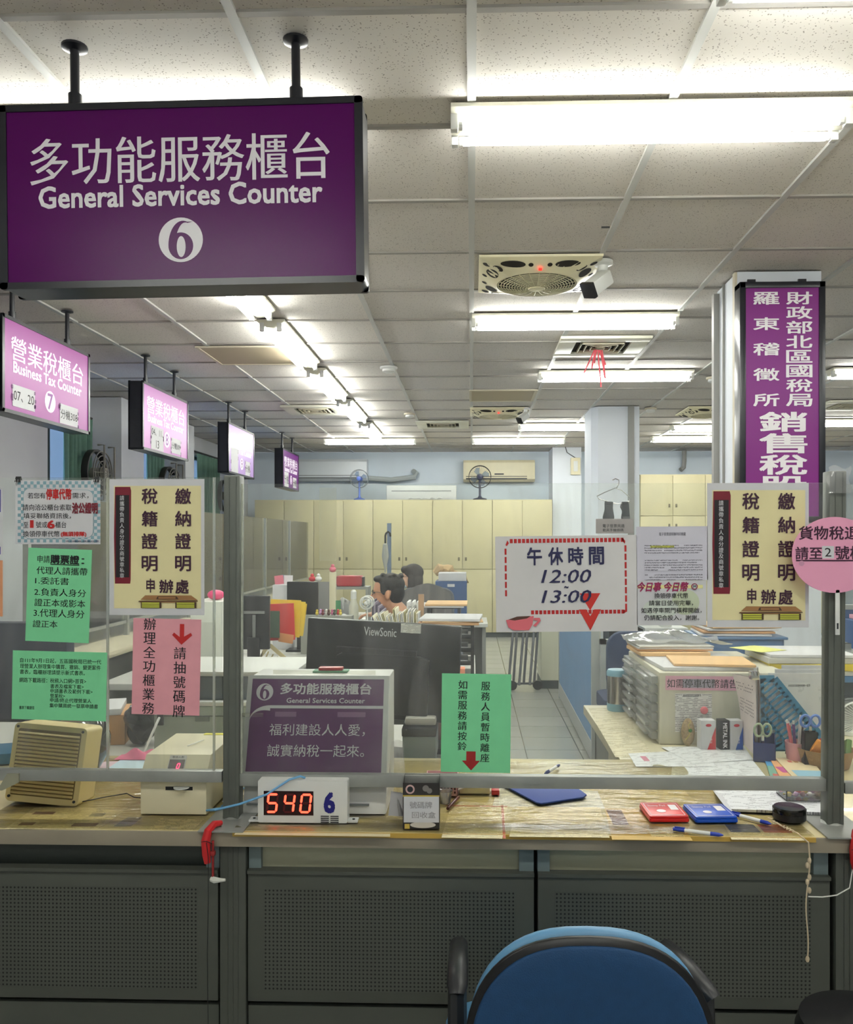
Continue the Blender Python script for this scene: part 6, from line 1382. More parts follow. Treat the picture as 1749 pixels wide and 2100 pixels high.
# desk clutter near the left monitor
q = P(530, 1345, 4.1)
sheet('paper_stack', 'white papers spread under the turned away monitor', 'papers', q.x, 4.12, DT+.002, .3, .2, .006, .1, wpaper)
t = thing('sweet_row', 'row of small red and white snacks on the white papers', 'snack', (q.x+.02, 4.06, DT+.009)); 
for i in range(6): MB().box(-.08+.03*i, -.058+.03*i, -.01, .012, 0, .014, .003).build('snack_piece', mat('sweet_%d' % (3 if i % 2 else 7), cols_[3 if i % 2 else 7], .3), t)
q = P(596, 1345, 4.0); t = thing('clear_box', 'clear plastic box with tissue beside the big monitor', 'box', (q.x, 4.0, DT+.001)); MB().box(-.06, .06, 0, .12, 0, .085, .008).build('box_wall', clear('box_clear', (235, 240, 235), .5, gloss=2), t)
q = P(505, 1370, 3.5)
t = thing('cable_bundle', 'tangle of dark cables beside the slanting post on the staff desk', 'cables', (q.x, 3.0, DT+.003)); 
for j in range(3): MB().tube([(.06*math.cos(i*.7+j)+.01*j, .04*math.sin(i*.9+j), .01+.02*j+.008*math.sin(i)) for i in range(18)], .003, 5).build('cable', [black, white, dark][j], t)
# things on the left staff side seen under the notices
q = P(246, 1500, 2.9)
for i, (c_, h_, lb) in enumerate((((214, 190, 70), .025, 'yellow box lowest of the little stack behind the bowl'), ((120, 44, 48), .015, 'dark red box in the middle of the little stack'), ((60, 100, 170), .04, 'blue box on top of the little stack'))):
    sheet('small_box', lb, 'box', q.x+.01, 2.92, DT+.001+[0, .026, .042][i], [.10, .095, .09][i], .08, h_, .05, mat('sb_%d' % i, c_, .4), 'little stack of boxes behind the bowl')
q = P(290, 1480, 2.8); t = thing('black_bag', 'crumpled black plastic bag next to the little stack of boxes', 'bag', (q.x, 2.80, DT+.002)); m_ = MB(); m_.ball((0, 0, .07), (.055, .05, .07), 24)
for v in m_.bm.verts: v.co += Vector((math.sin(v.co.z*90+v.co.x*60), math.cos(v.co.x*80+v.co.z*50), math.sin(v.co.y*70+v.co.x*90)))*.009
m_.build('bag_film', mat('bag_black', (16, 16, 18), .25), t, smooth=20)
q = P(262, 1538, 2.4); tag(MB().grid(lambda u, v: (q.x-.05+.14*u, 2.42+.06*v, CT+.006+.022*math.sin(u*3.1)*math.sin(v*3.1)*(1+.4*math.sin(u*14+v*6))), 18, 10).build('pink_cloth', mat('cloth_pink', (222, 120, 150), .9)), 'pink cloth crumpled behind the bowl', 'cloth')
flat([(215, 1580), (300, 1582), (330, 1545), (262, 1548)], 'blue_sheet', 'pale blue sheet of paper between bowl and ticket machine', mat('sheet_blue', (196, 220, 232), .6), z=CT+.004)
flat([(180, 1580), (240, 1582), (270, 1560), (215, 1562)], 'pink_sheet', 'pale pink sheet of paper behind the bowl', mat('sheet_pink', (226, 196, 206), .6), z=CT+.0035)
q = P(20, 1500, 2.6); sheet('blue_folder', 'dark teal folder lying behind the cream speaker', 'folder', q.x, 2.40, CT+.004, .22, .14, .03, .35, mat('folder_teal', (36, 90, 120), .5))
q = P(240, 1430, 3.0)
sheet('paper_stack', 'stack of white papers on the staff desk beyond the green notice', 'papers', q.x, 2.85, DT+.10, .16, .2, .02, .3, wpaper)
sheet('carton', 'low brown carton under the stack of white papers', 'box', q.x, 2.86, DT+.001, .2, .2, .098, .2, kraft2)
t = thing('office_chair', 'dark office chair back beyond the blue and white notice', 'chair', (P(10, 1430, 3.6).x, 3.7, 0)); MB().rrect(-.22, .22, .62, 1.05, .1, 0, .08, bev=.01).build('backrest', mat('chair_cloth_dark', (60, 64, 76), .9), t); MB().rrect(-.22, .22, -.4, .02, .08, .42, .50, 'z', bev=.01).build('seat', M['chair_cloth_dark'], t); MB().cyl((0, -.2, .05), (0, -.2, .42), .03).box(-.3, .3, -.23, -.17, 0, .05, .01).box(-.03, .03, -.5, .1, 0, .05, .01).box(-.03, .03, .0, .04, .45, .7).build('base', black, t)
# cream partition piece behind the pink notice
q = P(435, 1270, 3.3); t = thing('white_cabinet', 'white cabinet seen between the pink notice and the slanting post', 'cabinet', (q.x-.02, 3.25, 0)); MB().box(-.05, .07, 0, .3, 0, P(435, 1232, 3.3).z, .004).build('body', mat('cabinet_white', (222, 224, 214), .5), t); MB().box(-.02, .05, -.002, 0, .6, 1.1).build('door', mat('cabinet_white2', (214, 216, 206), .5), t)
tag(MB().ball((0, 0, 0), (.035, .03, .02), 12).build('pink_eraser', mat('pink_hot', (230, 80, 130), .4), loc=(q.x-.0, 3.35, P(435, 1232, 3.3).z+.02)), 'hot pink rounded item on top of the white cabinet', 'toy')
# paper tray rack (black) at the aisle end of the middle desk
def rack(px0, px1, pt, Y, z0, label, n, toppers):
    a = P(px0, 1300, Y); c = P(px1, pt, Y); w_ = (c.x-a.x)/2; H = c.z-z0; t = thing('tray_rack', label, 'tray rack', ((a.x+c.x)/2, Y, z0+.001))
    f = MB()
    for sx_ in (-1, 1):
        for sy_ in (0, .26): f.box(sx_*(w_-.008)-.008, sx_*(w_-.008)+.008, sy_, sy_+.016, 0, H)
        f.box(sx_*(w_-.004)-.003, sx_*(w_-.004)+.003, 0, .276, H*.2, H*.95)
    f.build('frame', black, t)
    for i in range(n):
        MB().box(-w_+.01, w_-.01, 0, .276, H*i/n, H*i/n+.006).box(-w_+.01, w_-.01, 0, .004, H*i/n, H*i/n+.02).build('tray', dark, t)
    MB().box(-w_, w_, 0, .28, H-.006, H).build('top_plate', dark, t)
    z = z0+H+.002
    for i, (m_, th, lb) in enumerate(toppers):
        sheet('paper_bundle', lb, 'papers', (a.x+c.x)/2+random.uniform(-.01, .015), Y+.14, z, w_*2+.05, .3, th, random.uniform(-.06, .06), m_, 'papers on the black tray racks'); z += th+.001
    for i in range(n-1):
        sheet('paper_bundle', 'papers inside tray %s of %s' % (['one', 'two', 'three', 'four'][i], label), 'papers', (a.x+c.x)/2, Y+.14, z0+H*(i+1)/n+.008, w_*2-.06, .22, .012, 0, wpaper, 'papers inside the black tray racks')
rack(868, 972, 1283, 4.15, DT, 'black tray rack at the aisle end of the white desk', 4, [(kraft2, .012, 'brown file bundle lowest on the nearer tray rack'), (kraft, .005, 'kraft envelope on the nearer tray rack'), (wpaper, .012, 'white printed papers topmost on the nearer tray rack')])
rack(876, 944, 1247, 4.66, DT, 'smaller black tray rack beside the man in the dark shirt', 3, [(wpaper, .008, 'white papers on the farther tray rack'), (kraft, .01, 'kraft envelope topmost on the farther tray rack')])
q = P(941, 1385, 3.95)
for i, (c_, h_, lb) in enumerate((((226, 232, 190), .035, 'pale yellow note pad block at the desk corner'), ((232, 150, 120), .035, 'orange note pad block on top of the yellow one'))):
    sheet('note_block', lb, 'note pad', q.x, 4.0, DT+.005+.036*i, .055+.01*(1-i), .07, h_, 0, mat('nb_%d' % i, c_, .7))
sheet('loose_paper', 'white paper sticking out over the aisle corner of the desk', 'paper', q.x+.02, 4.0, DT+.001, .13, .12, .003, .1, wpaper)
# files row above the black monitor (standing on the white desk, on a stand)
q0 = P(775, 1278, 4.45); q1 = P(858, 1278, 4.45)
t = thing('desk_shelf', 'low desktop shelf carrying the row of leaning files', 'shelf', ((q0.x+q1.x)/2, 4.42, DT+.001)); zz_ = P(800, 1283, 4.45).z-DT; w_ = (q1.x-q0.x)/2+.02; MB().box(-w_, w_, 0, .22, zz_-.015, zz_, .002).box(-w_, -w_+.015, 0, .22, 0, zz_-.015).box(w_-.015, w_, 0, .22, 0, zz_-.015).build('board', legg, t)
fc_ = [(232, 226, 200), (226, 226, 224), (206, 196, 170), (190, 190, 188), (236, 232, 220), (170, 160, 110)]
for i in range(26):
    u = i/25; x_ = q0.x+(q1.x-q0.x)*u; h_ = .045+.02*random.random() if i < 16 else .06+.02*random.random()
    if i in (11, 12): h_ = .085
    lean = -.5*(1-u)**2
    o = MB().box(-.003, .003, 0, .2, 0, h_, .0008).build('standing_file', mat('file_c%d' % (i % 6), fc_[i % 6], .6), loc=(x_, 4.43, DT+zz_+.003), rot=(0, lean, 0))
    tag(o, 'thin paper file standing in the row above the black monitor', 'file', 'row of thin files above the black monitor')
q0 = P(836, 1228, 4.7); q1 = P(856, 1228, 4.7)
for i in range(7):
    tag(MB().box(-.006, .006, 0, .2, 0, q0.z-DT-.02-.02*(i % 3), .001).build('tall_file', mat('file_c%d' % ((i*2+1) % 6), fc_[(i*2+1) % 6], .6), loc=(q0.x+(q1.x-q0.x)*i/6, 4.70, DT+.001)), 'tall pale file standing upright beside the man in the dark shirt', 'file', 'tall pale files beside the seated man')
q = P(864, 1215, 4.62); sheet('wooden_block', 'upright brown board beside the tall files', 'board', q.x, 4.60, DT+.001, .03, .02, P(862, 1219, 4.6).z-DT, 0, mat('board_brown', (176, 136, 96), .6))
for i in range(6):
    q = P(764+i*4, 1270, 5.2); tag(MB().box(-.005, .005, 0, .2, 0, P(768, 1232+4*i, 5.2).z-DT, .001).build('purple_file', mat(['file_plum', 'file_mauve'][i % 2], [(90, 80, 100), (160, 150, 166)][i % 2], .6), loc=(q.x, 5.2, DT+.001)), 'plum and mauve file standing in front of the man', 'file', 'plum and mauve files before the seated man')
# desktop oddments: bottle, small fan, cup, partition strip, red and black roll, tissue
q = P(725, 1262, 5.2); zt_ = P(725, 1210, 5.2).z-DT; t = thing('water_bottle', 'pale translucent water bottle beside the small desk fan', 'bottle', (q.x, 5.2, DT+.001)); MB().lathe([(.028, 0), (.03, .01), (.03, zt_*.72), (.018, zt_*.82), (.016, zt_*.85), (0, zt_*.85)], n=20).build('body', mat('bottle_pale', (206, 206, 190), .3), t); MB().lathe([(.018, zt_*.85), (.018, zt_*.97), (.01, zt_), (0, zt_)], n=16).build('cap', white, t)
desk_fan(753, 1262, 1235, 5.05, DT+.001, .040, 'tiny white desk fan in front of the man', white, cage=white)
q = P(679, 1262, 5.3); t = thing('desk_divider', 'cream divider post with a green side between the rear monitor and bottle', 'divider', (q.x, 5.35, DT+.001)); H = P(679, 1174, 5.35).z-DT; MB().box(-.02, .02, 0, .03, 0, H, .002).build('post_board', cream, t); MB().box(.02, .05, .005, .012, .2, H*.62).build('green_board', mat('board_green', (50, 140, 84), .5), t); MB().box(-.12, -.02, .01, .016, .02, H-.06).build('grey_board', mat('board_grey', (150, 150, 150), .4), t)
for i, (dx_, c_, lb) in enumerate(((-.13, (206, 60, 70), 'small red doll ornament on the divider'), (-.09, (236, 236, 232), 'small white ornament on the divider'), (.0, (226, 120, 140), 'small pink ornament on top of the divider post'))):
    tag(MB().ball((0, 0, .018), (.022, .02, .018), 12).ball((.0, 0, .04), (.012, .012, .012), 10).build('ornament', mat('orn_%d' % i, c_, .5), loc=(q.x+dx_, 5.36, DT+H+(.001 if i == 2 else -.06+.001))), lb, 'ornament')
q = P(717, 1190, 6.4); t = thing('bag_on_shelf', 'red and black bag on the low shelf behind the water bottle', 'bag', (q.x, 6.42, P(717, 1203, 6.4).z)); MB().rrect(-.11, .09, 0, .08, .02, 0, .12, bev=.01).build('red_bag', mat('bag_red', (170, 40, 48), .5), t); MB().box(.085, .1, .01, .11, -.0, .07, .003).build('black_side', black, t)
t2 = thing('low_shelf', 'low grey shelf unit behind the man carrying the red and black bag', 'shelf', (q.x, 6.48, 0)); zs_ = P(717, 1203, 6.4).z-.002
MB().box(-.22, .14, -.08, .1, zs_-.02, zs_).box(-.22, -.2, -.08, .1, 0, zs_-.02).box(.12, .14, -.08, .1, 0, zs_-.02).build('shelf_board', legg, t2)
q = P(702, 1210, 6.0); tag(MB().grid(lambda u, v: (q.x-.12+.24*u, 6.1+.1*v, DT+.001+.26*math.sin(min(1, u*1.2)*2.6)*(1-.5*v)+.01*math.sin(u*20)), 20, 6).build('plastic_cover', clear('cover_white', (240, 240, 240), .7, gloss=1.5)), 'white plastic cover draped over equipment behind the divider', 'cover')
tag(MB().box(-.09, .09, 0, .15, 0, .12, .01).build('machine', mat('machine_grey', (190, 192, 190), .5), loc=(q.x, 6.12, DT-.0+.0)), 'grey office machine under the white plastic cover', 'machine')
desk(q.x-.5, q.x+.2, 5.95, 6.35, 'narrow table under the covered office machine')
q = P(695, 1245, 5.25)
t = thing('photo_card', 'white photo card with small figures on the rear desk', 'card', (q.x+.01, 5.3, DT+.001), (-.1, 0, 0)); MB().box(-.045, .045, 0, .002, 0, .13).build('card', wpaper, t)
for i in range(9):
    c_ = cols_[i % 8]; tag(MB().ball((0, 0, .012), (.010, .010, .012), 8).ball((0, 0, .028), .008, 8).build('figurine', mat('sweet_%d' % (i % 8), c_, .25), loc=(P(650+i*6, 1258, 5.02).x, 5.02+.02*(i % 2), P(650, 1262, 5.02).z+.0)), 'tiny colourful figurine in the row before the rear monitor', 'figurine', 'tiny figurines on the rear desk')
zf = P(650, 1262, 5.02).z
tag(MB().box(-.16, .14, -.03, .06, DT+.001-DT, zf-DT-.001).build('figurine_shelf', legg, loc=(P(674, 1258, 5.02).x, 5.02, DT)), 'narrow shelf under the tiny figurines', 'shelf')
# blue storage box with white papers and brown bags (far)
q0, q1 = P(892, 1250, 7.0), P(957, 1193, 7.0); w_ = (q1.x-q0.x)/2; cx_ = (q0.x+q1.x)/2
t = thing('storage_box', 'blue storage box topped with a white paper stack near the woman', 'box', (cx_, 7.05, DT+.001)); H = q1.z-DT; MB().box(-w_, w_, 0, .3, 0, H, .006).build('box_body', mat('box_navy', (38, 78, 130), .5), t); MB().box(-.03, .03, -.002, 0, H*.86, H*.93).build('box_label', wpaper, t)
desk(cx_-.3, cx_+.3, 6.85, 7.15+.25, 'small table under the blue storage box')
sheet('paper_stack', 'thick white paper stack on the blue storage box', 'papers', cx_+.01, 7.2, DT+H+.003, w_*2-.03, .28, .065, 0, wpaper)
tag(MB().tube([(cx_-.15+.025*i, 7.42, DT+H+.05+.045*math.sin(i*.5)) for i in range(12)], [.03+.012*(i % 3) for i in range(12)], 8).build('paper_bag', mat('bag_tan', (200, 172, 130), .8, bump=.6, bscale=30)), 'tan crumpled paper bags behind the white paper stack', 'bag')
bpy.data.objects['paper_bag'].location.z = -.0
# grey jacket on a chair
q = P(875, 1245, 6.2); t = thing('office_chair', 'office chair with a grey jacket hung over its back', 'chair', (q.x, 6.25, 0)); zt_ = P(875, 1198, 6.2).z
m_ = MB(); m_.grid(lambda u, v: (-.17+.34*u*(1+.25*v)-.04*v, -.03-.03*math.sin(u*3.14)+.015*math.sin(u*19+v*4), zt_-.55*v-.08*abs(u-.5)**1.5*2), 24, 12); m_.grid(lambda u, v: (-.17+.34*u, .05+.03*math.sin(u*3.14), zt_-.35*v-.08*abs(u-.5)**1.5*2), 16, 6).build('jacket', mat('jacket_grey', (112, 110, 108), .95), t)
MB().rrect(-.2, .2, .6, zt_-.03, .08, -.01, .04, bev=.01).build('backrest', mat('chair_grey', (96, 100, 108), .8), t); MB().rrect(-.22, .22, .05, .46, .08, .44, .5, 'z', bev=.01).build('seat', M['chair_grey'], t); MB().cyl((0, .25, .05), (0, .25, .44), .03).box(-.28, .28, .22, .28, 0, .05, .01).box(-.03, .03, -.03, .53, 0, .05, .01).box(-.03, .03, .02, .06, .46, .7).build('base', black, t)
# ------------------------------------------------------------------ aisle and partitions on the other side
bluep = mat('partition_blue', (112, 150, 190), .8, noise=.05, nscale=6); frg = mat('partition_frame', (176, 180, 178), .5)
def partition(p0, p1, z1, label, m_=None, zb=.14):
    p0, p1 = Vector(p0), Vector(p1); d = p1-p0; L_ = d.length; t = thing('desk_partition', label, 'partition', (p0.x, p0.y, 0), (0, 0, math.atan2(d.y, d.x)))
    MB().box(.03, L_-.03, -.018, .018, zb, z1-.03).build('fabric_panel', m_ or bluep, t)
    MB().box(0, .035, -.025, .025, 0, z1).box(L_-.035, L_, -.025, .025, 0, z1).box(0, L_, -.025, .025, z1-.03, z1).box(.03, L_-.03, -.022, .022, .02, zb).build('frame', frg, t)
    return t
a = PZ(1222, 1535, 0); xn = P(1238, 1500, 5.35).x
partition((xn-.05, 5.35), (PXX(1143, 1430, .80).x, 7.65), 1.18, 'blue fabric partition running along the aisle')
partition((xn-.03, 5.30), (xn+1.3, 5.30), .80, 'low partition panel closing the desk island by the aisle', mat('partition_dark', (86, 100, 112), .8))
t = thing('steel_cabinet', 'beige steel cabinet standing at the far side of the aisle', 'cabinet', (P(1127, 1350, 8.1).x, 8.1, 0)); wv2 = 17*8.1/F
MB().box(-wv2, wv2+.4, 0, .5, .08, 1.3, .004).build('body', mat('cab_pale', (206, 206, 184), .5), t); MB().box(-wv2, wv2+.4, .01, .5, 0, .08).build('plinth', basek, t); MB().box(-wv2-.002, -wv2, .1, .14, .7, .78).build('handle', dark, t)
t = thing('folding_cart', 'grey folding trolley leaning by the beige steel cabinet', 'trolley', (P(1070, 1390, 8.4).x, 8.1, 0), (0, 0, .1)); zc_ = .75
f = MB()
for s in (-.1, .0, .1): f.tube([(s, 0, .05), (s+.06, .06, zc_)], .012, 6).tube([(s-.06, -.1, .05), (s, -.02, .6)], .012, 6)
f.tube([(-.1, 0, .05), (.1, 0, .05)], .012, 6).tube([(-.04, .06, zc_), (.16, .06, zc_)], .012, 6).build('frame', mat('cart_grey', (110, 112, 118), .4, metal=.5), t); MB().cyl((-.12, -.08, .045), (-.12, -.05, .045), .045).build('wheel', black, t); MB().cyl((.12, -.08, .045), (.12, -.05, .045), .045).build('wheel', black, t)
# grey-white far desk with printer and dark chairs seen between aisle partition and drawer cabinet
desk(1.0, 2.1, 5.5, 6.2, 'pale desk behind the low partition with a printer on it', legg)
a, c = P(1312, 1322, 5.9), P(1402, 1283, 5.9); t = thing('printer', 'white printer on the pale desk behind the thermos', 'printer', ((a.x+c.x)/2, 5.75, DT+.001)); w_ = (c.x-a.x)/2; MB().box(-w_, w_, 0, .3, 0, c.z-DT, .02).build('body', mat('printer_white', (206, 208, 206), .4), t); MB().box(-w_*.5, w_*.1, -.002, 0, .03, .06).build('paper_slot', dark, t); MB().box(-w_*.2, w_*.3, .05, .12, c.z-DT, c.z-DT+.05, .004).build('paper_guide', white, t)
t = thing('paper_tray', 'dark low tray full of papers beside the white printer', 'tray', (P(1275, 1320, 5.7).x, 5.6, DT+.001)); MB().box(-.1, .12, 0, .25, 0, .006).box(-.1, -.095, 0, .25, 0, .09).box(.115, .12, 0, .25, 0, .09).box(-.1, .12, .245, .25, 0, .1).build('tray_wall', dark, t)
def simple_chair(x, y, rz, zs, zt_, m_, label, w_=.22):
    t = thing('office_chair', label, 'chair', (x, y, 0), (0, 0, rz)); MB().rrect(-w_, w_, zs+.12, zt_, .09, .2, .26, bev=.015).build('backrest', m_, t); MB().rrect(-w_, w_, -.22, .2, .08, zs, zs+.08, 'z', bev=.015).build('seat', m_, t)
    MB().cyl((0, 0, .06), (0, 0, zs), .028).box(-.28, .28, -.025, .025, .02, .06, .01).box(-.025, .025, -.28, .28, .02, .06, .01).box(-.025, .025, .18, .25, zs+.02, zs+.2).build('base', black, t)
    for q_ in ((-.27, 0), (.27, 0), (0, -.27), (0, .27)): MB().ball((q_[0], q_[1], .028), .026, 8).build('caster', black, t)
    return t
simple_chair(.95, 4.88, math.pi, .45, .92, mat('chair_navy', (44, 60, 92), .8), 'navy office chair between the low partition and the drawer cabinet')
simple_chair(P(1700, 1400, 3.8).x-.03, 3.6, .4, .5, P(1674, 1360, 3.8).z, mat('chair_teal', (50, 66, 84), .8), 'dark office chair peeking out beside the upright post', .15)
# blue partitions beyond the near column
xq = P(1690, 1300, 5.6).x
partition((xq, 5.6), (xq+1.6, 5.6), P(1700, 1240, 5.6).z, 'blue partition beyond the near column at the photo edge', mat('partition_deep', (56, 96, 150), .8))
partition((P(1735, 1300, 4.2).x, 4.2), (P(1735, 1300, 4.2).x+.02, 5.5), P(1735, 1320, 4.2).z, 'pale partition end beside the blue partition', mat('partition_pale', (176, 186, 196), .7))
desk(xq, xq+1.5, 4.75, 5.45, 'desk in front of the blue partition at the photo edge', z=.76)
sheet('folder_bundle', 'pink topped bundle of folders lying on the blue partition desk', 'folder', xq+.3, 5.2, P(1720, 1262, 5.2).z-.03, .5, .3, .025, 0, mat('fold_pink', (222, 160, 180), .6))
t = thing('bookcase', 'low grey bookcase carrying the pink bundle of folders', 'bookcase', (xq+.3, 5.22, .761)); zz_ = P(1720, 1262, 5.2).z-.03-.763; MB().box(-.3, .4, -.15, .15, zz_-.02, zz_).box(-.3, -.28, -.15, .15, 0, zz_-.02).box(.38, .4, -.15, .15, 0, zz_-.02).box(-.3, .4, .13, .15, 0, zz_).build('shelf_board', mat('partition_deep', (56, 96, 150)), t)
# ------------------------------------------------------------------ visitor chair and stool
Yb = 1.33
def kx(px, py=2000, Y=Yb): return P(px, py, Y).x
def kz(py, px=1200, Y=Yb): return P(px, py, Y).z
cxc = (kx(950)+kx(1470))/2; hw = (kx(1470)-kx(950))/2; zt_ = kz(1922)
t = thing('visitor_chair', 'blue office chair with black rim and armrests facing the counter', 'chair', (cxc, Yb, 0))
zb_ = .45
def outl(w_, z0, z1, p=2.55, n=56):
    pts = []
    zc_ = z0+(z1-z0)*.42
    for i in range(n):
        a_ = 2*math.pi*i/n; c_, s_ = math.cos(a_), math.sin(a_); h_ = (z1-zc_) if s_ > 0 else (zc_-z0)
        pts.append((w_*math.copysign(abs(c_)**(2/p), c_), zc_+h_*math.copysign(abs(s_)**(2/p), s_)))
    return pts
def curve_y(x): return .0+.35*x*x
def shell(mb, w_, z0, z1, y0, y1, rnd):
    """curved oval slab with rounded rim"""
    O = outl(w_, z0, z1); cz_ = (z0+z1)/2
    rings = []
    prof = [(0.0, y0), (.5, y0), (.86, y0), (1-rnd*.35, y0+.003), (1, y0+(y1-y0)*.35), (1, y0+(y1-y0)*.65), (1-rnd*.4, y1-.003), (.8, y1+.006), (.4, y1+.012), (0, y1+.014)]
    for s_, y_ in prof:
        rings.append([mb.v((x*s_, y_+curve_y(x*s_)*-.6, cz_+(z-cz_)*s_)) for x, z in O] if s_ > 0 else None)
    c0, c1 = mb.v((0, y0, cz_)), mb.v((0, y1+.014, cz_)); n = len(O)
    rr = rings[1:-1]
    for a_, b_ in zip(rr, rr[1:]):
        for i in range(n): mb.bm.faces.new([a_[i], a_[(i+1) % n], b_[(i+1) % n], b_[i]])
    for i in range(n):
        mb.bm.faces.new([c0, rr[0][(i+1) % n], rr[0][i]]); mb.bm.faces.new([c1, rr[-1][i], rr[-1][(i+1) % n]])
chb = mat('chair_blue', (14, 62, 104), .75, noise=.08, nscale=60, bump=.25, bscale=500); chl = mat('chair_blue_vinyl', (90, 140, 178), .4)
m_ = MB(); shell(m_, hw*.95, zb_+.01, zt_-.012, -.012, .004, .05); m_.build('back_cover', chb, t, smooth=60)
m_ = MB(); shell(m_, hw, zb_, zt_, -.004, .012, .03); m_.build('black_rim', mat('chair_rim', (14, 14, 16), .35), t, smooth=60)
m_ = MB(); shell(m_, hw*.97, zb_+.01, zt_+.004, .012, .04, .10); m_.build('back_cushion', chl, t, smooth=60)
MB().rrect(-.235, .235, .06, .44, .08, .40, .47, 'z', bev=.015).build('seat', chl, t)
MB().box(-.03, .03, -.02, .12, .36, .40, .004).box(-.03, .03, -.03, .0, .38, .6, .004).cyl((0, .22, .08), (0, .22, .40), .028).build('column', mat('chair_rim', (14, 14, 16)), t)
for i in range(5):
    a_ = i*2*math.pi/5+.3; lg = MB().tube([(0, .22, .1), (.12*math.cos(a_), .22+.12*math.sin(a_), .085), (.24*math.cos(a_), .22+.24*math.sin(a_), .07)], [.028, .022, .016], 8).build('leg', mat('chair_rim', (14, 14, 16)), t)
    MB().ball((.24*math.cos(a_), .22+.24*math.sin(a_), .03), .029, 10).build('caster', black, lg)
armm = mat('arm_black', (40, 41, 44), .38, spec=.5)
for s, px0, px1 in ((-1, 917, 960), (1, 1405, 1466)):
    ax = (P(px0, 1980, 1.5).x+P(px1, 1980, 1.5).x)/2-cxc; 
    if s > 0: ax = P(1432, 1990, 1.5).x-cxc
    za = P(940, 1985, 1.52).z
    hwid = .019
    m_ = MB(); 
    pts = [(ax, .118, za-.012), (ax, .13, za), (ax, .18, za+.002), (ax, .24, za), (ax, .29, za-.006), (ax, .305, za-.02)]
    if s > 0: pts = [(x_+.012-.010*(i), y_, z_) for i, (x_, y_, z_) in enumerate(pts)]
    m_.T = Matrix.Identity(4)
    m_.tube(pts, [.013, .0185, .019, .018, .017, .010], 12)
    for v in m_.bm.verts: v.co.z = za+(v.co.z-za)*.75
    ar = m_.build('armrest', armm, t, smooth=60)
    MB().tube([(ax, .13, za-.01), (ax, .12, za-.10), (ax-s*.0, .13, za-.2), (ax-s*.05, .2, .44), (ax-s*.12, .25, .41)], [.016, .017, .017, .016, .014], 8).build('arm_support', armm, t)
sc_ = P(1749, 2040, 1.55)
t = thing('round_stool', 'black round cushioned stool at the lower photo corner', 'stool', (P(1778, 2050, 1.6).x, 1.6, 0)); zs_ = P(1700, 2104, 1.6).z
MB().lathe([(.09, zs_-.05), (.118, zs_-.045), (.125, zs_-.02), (.117, zs_+.006), (.08, zs_+.014), (0, zs_+.016)], n=40).build('cushion', mat('stool_vinyl', (24, 24, 27), .38), t, smooth=60)
MB().cyl((0, 0, .05), (0, 0, zs_-.05), .025).lathe([(.19, 0), (.19, .012), (.04, .05), (0, .05)], n=32).build('pedestal', chrome, t)
# ------------------------------------------------------------------ people
def person(name, label, loc, rz, parts_, hairf, shirtc, voxel=.006, skin_=(206, 150, 118)):
    """one continuous skinned body: capsules and head merged by remeshing"""
    t = MB()
    for kind, *a in parts_:
        if kind == 'ball': t.ball(*a)
        else: t.cyl(a[0], a[1], a[2], a[3], 14); t.ball(a[0], a[2], 12); t.ball(a[1], a[3], 12)
    me = bpy.data.meshes.new('tmp'); t.bm.to_mesh(me); t.bm.free(); o = bpy.data.objects.new('tmp', me); COL.objects.link(o)
    r = o.modifiers.new('r', 'REMESH'); r.mode = 'VOXEL'; r.voxel_size = voxel; s = o.modifiers.new('s', 'SMOOTH'); s.iterations = 4; s.factor = .5
    dg = bpy.context.evaluated_depsgraph_get(); m2 = bpy.data.meshes.new_from_object(o.evaluated_get(dg)); bpy.data.objects.remove(o); bpy.data.meshes.remove(me)
    m2.name = name
    return m2
skin = mat('skin_man', (206, 150, 116), .5); hairm = mat('hair_black', (26, 23, 22), .6, bump=.6, bscale=180)
def mesh_obj(name, me, m_, parent=None):
    me.materials.clear(); me.materials.append(m_)
    for p_ in me.polygons: p_.use_smooth = True
    o = bpy.data.objects.new(name, me); COL.objects.link(o); o.parent = parent; return o
# local frame of the man: faces -x (to the photo's left), z up, origin on the floor under the pelvis
def head_parts(hx, hz, s=1):
    H = lambda x, y, z: (hx+x*s, y*s, hz+z*s)
    return [('ball', H(.012, 0, .03), (.095*s, .074*s, .088*s), 20), ('ball', H(-.028, 0, -.035), (.060*s, .056*s, .072*s), 18), ('ball', H(-.052, 0, -.085), (.028*s, .03*s, .022*s), 14), ('ball', H(-.02, 0, -.06), (.058*s, .054*s, .045*s), 14),
        ('cap', H(-.078, 0, .006), H(-.099, 0, -.028), .009*s, .013*s), ('ball', H(-.083, 0, -.058), (.012*s, .022*s, .007*s), 10), ('ball', H(-.080, 0, -.069), (.013*s, .02*s, .007*s), 10), ('cap', H(-.070, -.03, .022), H(-.070, .03, .022), .014*s, .014*s),
        ('ball', H(.015, -.076, -.012), (.018*s, .008*s, .03*s), 10), ('ball', H(.015, .076, -.012), (.018*s, .008*s, .03*s), 10)]
